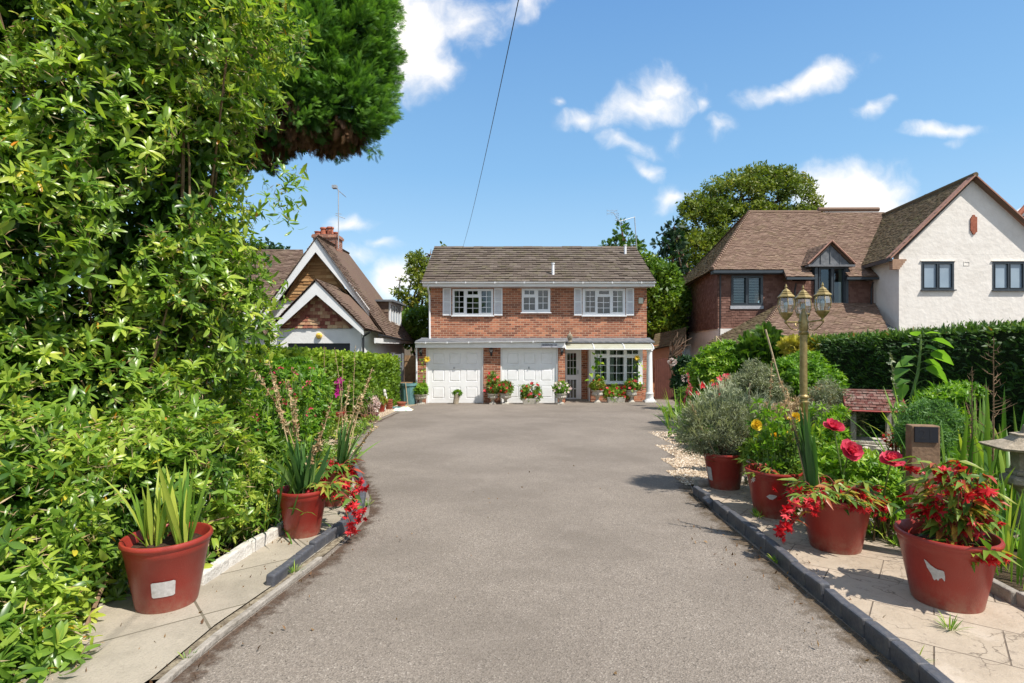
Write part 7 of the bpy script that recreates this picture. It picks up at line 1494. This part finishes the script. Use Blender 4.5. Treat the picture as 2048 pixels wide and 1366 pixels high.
# ================================================================== URNS AND TROUGHS BY THE HOUSE
def urn(label, px, Y, h, r, flower=None, seed=1, plabel='', mat=m_bego, fl=None, hgt=.2, dens=500, flm=m_red):
    c = base_at(px, Y); t = thing('garden_urn', label, 'urn', c, 'stone urns along the house front'); mb = MB(); q = r*.75
    mb.box(c.x-q*.75, c.x+q*.75, c.y-q*.75, c.y+q*.75, c.z, c.z+.05); mb.lathe(c, [(q*.68, .05), (q*.6, h*.16), (q*.33, h*.25), (q*.30, h*.33), (q*.42, h*.38), (q*.30, h*.42), (q*.55, h*.48), (r*.82, h*.62), (r*.88, h*.8), (r*.86, h*.9), (r*1.04, h*.94), (r*1.06, h), (r*.92, h), (r*.86, h*.9), (r*.3, h*.86), (.001, h*.86)], 18)
    for j in range(16): a = 2*PI*j/16; mb.sphere(c+Vector((r*.84*math.cos(a), r*.84*math.sin(a), h*.68)), r*.11, r*.11, h*.10, 6, 5)
    mb.build('bowl', m_stone2, t, smooth=True)
    s_ = shrub('urn_planting', plabel, (c.x, c.y, c.z+h*.9), [((c.x, c.y, c.z+h+hgt*.45), (r*1.15, r*1.0, hgt*.62))], mat, dens, .09, seed, WHs, .1, stems=6, stemr=.005, cat='bedding plant', upb=.6)
    if fl: 
        rr_ = np.random.default_rng(seed); pts = [(c.x+rr_.normal()*r*.7, c.y-abs(rr_.normal())*r*.5-.05, c.z+h+hgt*rr_.uniform(.1, 1.05)) for _ in range(fl)]; flowers(s_, pts, F_sm, .06, flm, seed+3, (0, -1, .5), .5)
    return t
def trough(label, px0, px1, Y, h, plabel, seed, fl, mat=m_bego, flm=m_red, hgt=.25):
    x0, x1 = X(px0, Y), X(px1, Y); c = Vector(((x0+x1)/2, Y, gz(Y))); mb = MB(); mb.hexa([(x0+.04, Y-.12, c.z), (x1-.04, Y-.12, c.z), (x1-.04, Y+.12, c.z), (x0+.04, Y+.12, c.z), (x0, Y-.15, c.z+h), (x1, Y-.15, c.z+h), (x1, Y+.15, c.z+h), (x0, Y+.15, c.z+h)])
    tag(mb.build('stone_trough', m_stone2, bevel=.02), label, 'trough', 'stone troughs along the house front'); L_ = x1-x0
    bl = [((x0+L_*k, Y, c.z+h+hgt*.3), (L_*.28, .17, hgt*v)) for k, v in ((.15, .5), (.5, .7), (.85, .55))]
    s_ = shrub('trough_planting', plabel, (c.x, c.y, c.z+h), bl, mat, 330, .085, seed, WHs, .1, gap=-.35, lump=.4, stems=8, stemr=.005, cat='bedding plant', upb=.5); rr_ = np.random.default_rng(seed)
    flowers(s_, [(x0+L_*rr_.random(), Y-.1-.08*rr_.random(), c.z+h+hgt*rr_.uniform(.0, 1.0)) for _ in range(fl)], F_sm, .06, flm, seed+3, (0, -1, .4), .5)
urn('broad low stone urn at the far left corner of the garage', 841, 20.35, .38, .26, seed=701, plabel='variegated foliage spilling from the far left urn', mat=m_lime, hgt=.38, fl=0)
urn('stone urn in front of the brick pier between the garage doors', 985.5, 20.4, .40, .21, seed=702, plabel='tall red flowered plant in the urn before the brick pier', hgt=.75, fl=16, dens=300)
urn('stone urn standing at the left edge of the right garage door', 1011, 20.35, .42, .24, seed=703, plabel='bright scarlet geranium in the urn at the left of the right garage door', hgt=.42, fl=22, mat=m_green)
urn('stone urn beside the brick pier left of the front door', 1121.5, 20.3, .42, .23, seed=704, plabel='white and pale flowers in the urn left of the front door', hgt=.38, fl=30, mat=m_lime, flm=m_palep)
urn('tall stone urn at the left end of the bay window', 1194.5, 21.0, .50, .23, seed=705, plabel='reddish green foliage in the urn left of the bay window', hgt=.40, fl=6)
urn('tall stone urn at the right end of the bay window', 1263, 21.0, .50, .22, seed=706, plabel='red geranium in the urn right of the bay window', hgt=.36, fl=9, mat=m_green)
trough('long low stone trough in front of the right garage door', 1044, 1078, 20.35, .22, 'climbing white stemmed and orange flowered planting against the right garage door', 711, 16, m_green, hgt=.60)
trough('rough stone trough under the bay window', 1213, 1250, 21.0, .24, 'orange red and white flowers in the trough under the bay window', 712, 20, m_lime, hgt=.42)
c = base_at(911, 20.45); mb = MB(); mb.tube([c, c+Vector((.06, .05, .36))], [.10, .115], 12); tag(mb.build('log_planter', m_stone, smooth=True), 'tilted log shaped planter leaning against the left garage door', 'planter')
shrub('log_plant', 'green tuft growing in the log planter at the left garage door', c+Vector((.06, .05, .34)), [(tuple(c+Vector((.07, .03, .42))), (.15, .12, .09))], m_lime, 900, .08, 713, WHs, .1, stems=4, stemr=.004, cat='bedding plant')
def climber(label, px, Y, y0, y1, seed, flo=None, wide=.1, mat=m_lime, ls=.13, n=40):
    r = np.random.default_rng(seed); b = P(px, y0, Y); top = P(px, y1, Y); t = thing('climbing_sunflower', label, 'climbing plant', b); mb = MB(); mb.tube(curve(b, top, r, .03, 7), [.012]*8, 5); mb.build('stem', m_stem, t)
    u = r.random(n); p = np.array([tuple(b.lerp(top, float(q))) for q in u])+r.normal(size=(n, 3))*np.array([wide, .05, .04]); d = r.normal(size=(n, 3)); d[:, 1] -= .8
    scatter('leaves', [t_leaf(.75, .3, .1, ((0, .2), (.3, 1), (1, .05)))], p, d, ls*r.uniform(.6, 1.2, n), r.random(n), mat, t, r, smooth=True)
    if flo: flowers(t, [P(*flo)], [t_flower(12, .35, .15, 2)], .11, m_yelp, seed, (0, -1, .1), .02, 'bloom')
climber('small sunflower climbing the brick pier left of the garage doors', 846, 20.4, 785, 716, 721, (854, 719, 20.3), .09, n=34)
climber('tall leafy sunflower stem in front of the left of the bay window', 1194, 20.95, 780, 704, 722, None, .13, n=44, ls=.2)
climber('sunflower with a small yellow bloom before the right of the bay window', 1276, 20.95, 780, 718, 723, (1274, 716, 20.9), .12, n=36, ls=.16)
# bits on the left gravel
def pot(label, px, Y, r, h, mat=m_terracotta, name='flower_pot'):
    c = base_at(px, Y); mb = MB(); mb.lathe(c, [(r*.1, .001), (r*.7, 0), (r*.9, h*.8), (r*1.02, h*.8), (r*1.02, h), (r*.88, h), (r*.8, h*.5)], 16); return tag(mb.build(name, mat, smooth=True), label, 'flower pot', 'small pots on the left gravel')
pot('small empty terracotta pot in front of the bright red pot', 732, 14.2, .13, .17); pot('dark clay bowl between the terracotta pot and the small stone figure', 747, 14.6, .14, .2, simple('dark_clay', (.20, .09, .08), None, 9, .7)); pot('low terracotta trough beside the water butt', 803, 19.0, .17, .18)
c = base_at(777, 18.0); st = thing('pot_stack', 'stack of terracotta saucers by the hedge end', 'pot stack', c)
for k in range(5): MB().lathe(c+Vector((.01*((k*7) % 3-1), 0, .07*k)), [(.02, .0), (.13, 0), (.15, .055), (.135, .055), (.12, .02)], 14).build('saucer', m_terracotta, st, smooth=True)
c = base_at(752, 15.4); mb = MB(); mb.lathe(c, [(.10, 0), (.11, .05), (.07, .10), (.06, .26), (.11, .30), (.12, .34), (.09, .34)], 12); tag(mb.build('stone_figure', m_whitestone, smooth=True), 'small pale stone pedestal beside the dark clay bowl', 'ornament')
c = base_at(745, 14.9); shrub('pink_begonia', 'pale pink and white flowering plant on the left gravel', c+Vector((0, 0, .2)), [(tuple(c+Vector((0, 0, .42))), (.17, .15, .20))], m_palep, 900, .06, 731, WHs, 0, stems=4, stemr=.004, cat='pot plant')
c = base_at(769, 17.2); mb = MB(); r_ = random.Random(4)
for k in range(6): mb.sphere(c+Vector((r_.uniform(-.04, .04), r_.uniform(-.04, .04), .09+.11*k)), .075-.004*k, .07, .08, 7, 5)
tag(mb.build('driftwood_post', m_whitestone, smooth=True), 'knobbly pale driftwood standing right of the bright red pot', 'ornament')
c = base_at(806, 17.6); n = 12; mb = MB(); vs = []; 
for i in range(n+1):
    for j in range(n+1):
        u, v = i/n-.5, j/n-.5; hgt = .10*max(0, (1-(2*u)**4))*max(0, (1-(2*v)**4))*(1+.3*math.sin(9*u+4*v)); vs.append((c.x+u*.62, c.y+v*.42+u*.1, c.z+hgt+.008))
mb.add(vs, [(i*(n+1)+j, (i+1)*(n+1)+j, (i+1)*(n+1)+j+1, i*(n+1)+j+1) for i in range(n) for j in range(n)])
Mb = Mat('printed_compost_bag'); Mb.base(Mb.ramp(Mb.noise(4.5, 2), [(.38, (.12, .42, .30)), (.45, (.75, .72, .62)), (.58, (.72, .50, .12)), (.68, (.45, .50, .12))], 'CONSTANT'), .35, .5); tag(mb.build('compost_bag', Mb.m, smooth=True), 'green white and yellow compost bag lying on the gravel', 'bag')
mb = MB(); c = base_at(793, 18.2); pts = [c+Vector((.16*math.cos(k*.5)*(1+.1*math.sin(k)), .14*math.sin(k*.5), .03+.005*(k % 7))) for k in range(50)]; mb.tube(pts, .014, 5); tag(mb.build('garden_hose', m_water, smooth=True), 'coiled blue green hose behind the compost bag', 'hose')
# grass tufts growing in the joints and edges
def tuft(label, px, py, n, L_, seed, w=.006):
    g_ = G(px, py); r = random.Random(seed); mb = MB()
    for i in range(n): a = r.uniform(0, 2*PI); strap(mb, (g_.x+.02*math.cos(a), g_.y+.02*math.sin(a), g_.z+.018), a, L_*r.uniform(.5, 1.2), w, r.uniform(.2, 1.0), r.uniform(.2, 1), r.uniform(.4, .95), 4)
    tag(mb.build('grass_tuft', m_iris), label, 'grass tuft', 'grass tufts in the paving joints')
tuft('spiky grass tuft growing between the paving slabs below the nearest right tub', 1900, 1265, 34, .085, 801)
tuft('grass tuft against the kerb bricks at the bottom right', 1828, 1335, 14, .09, 802); tuft('small weed on the paving between the first and second right tubs', 1515, 1038, 16, .10, 803, .018)
tuft('grass growing along the start of the left kerb', 590, 1150, 26, .09, 804); tuft('dry grass tuft where the left kerb bends', 735, 1015, 24, .10, 805); tuft('tiny weed by the edging strip bottom left', 375, 1325, 12, .05, 806); tuft('weed cluster at the foot of the right kerb', 1555, 1130, 22, .07, 807, .012); tuft('weed clump beside the right side of the third tub', 1745, 1075, 22, .16, 808, .02)
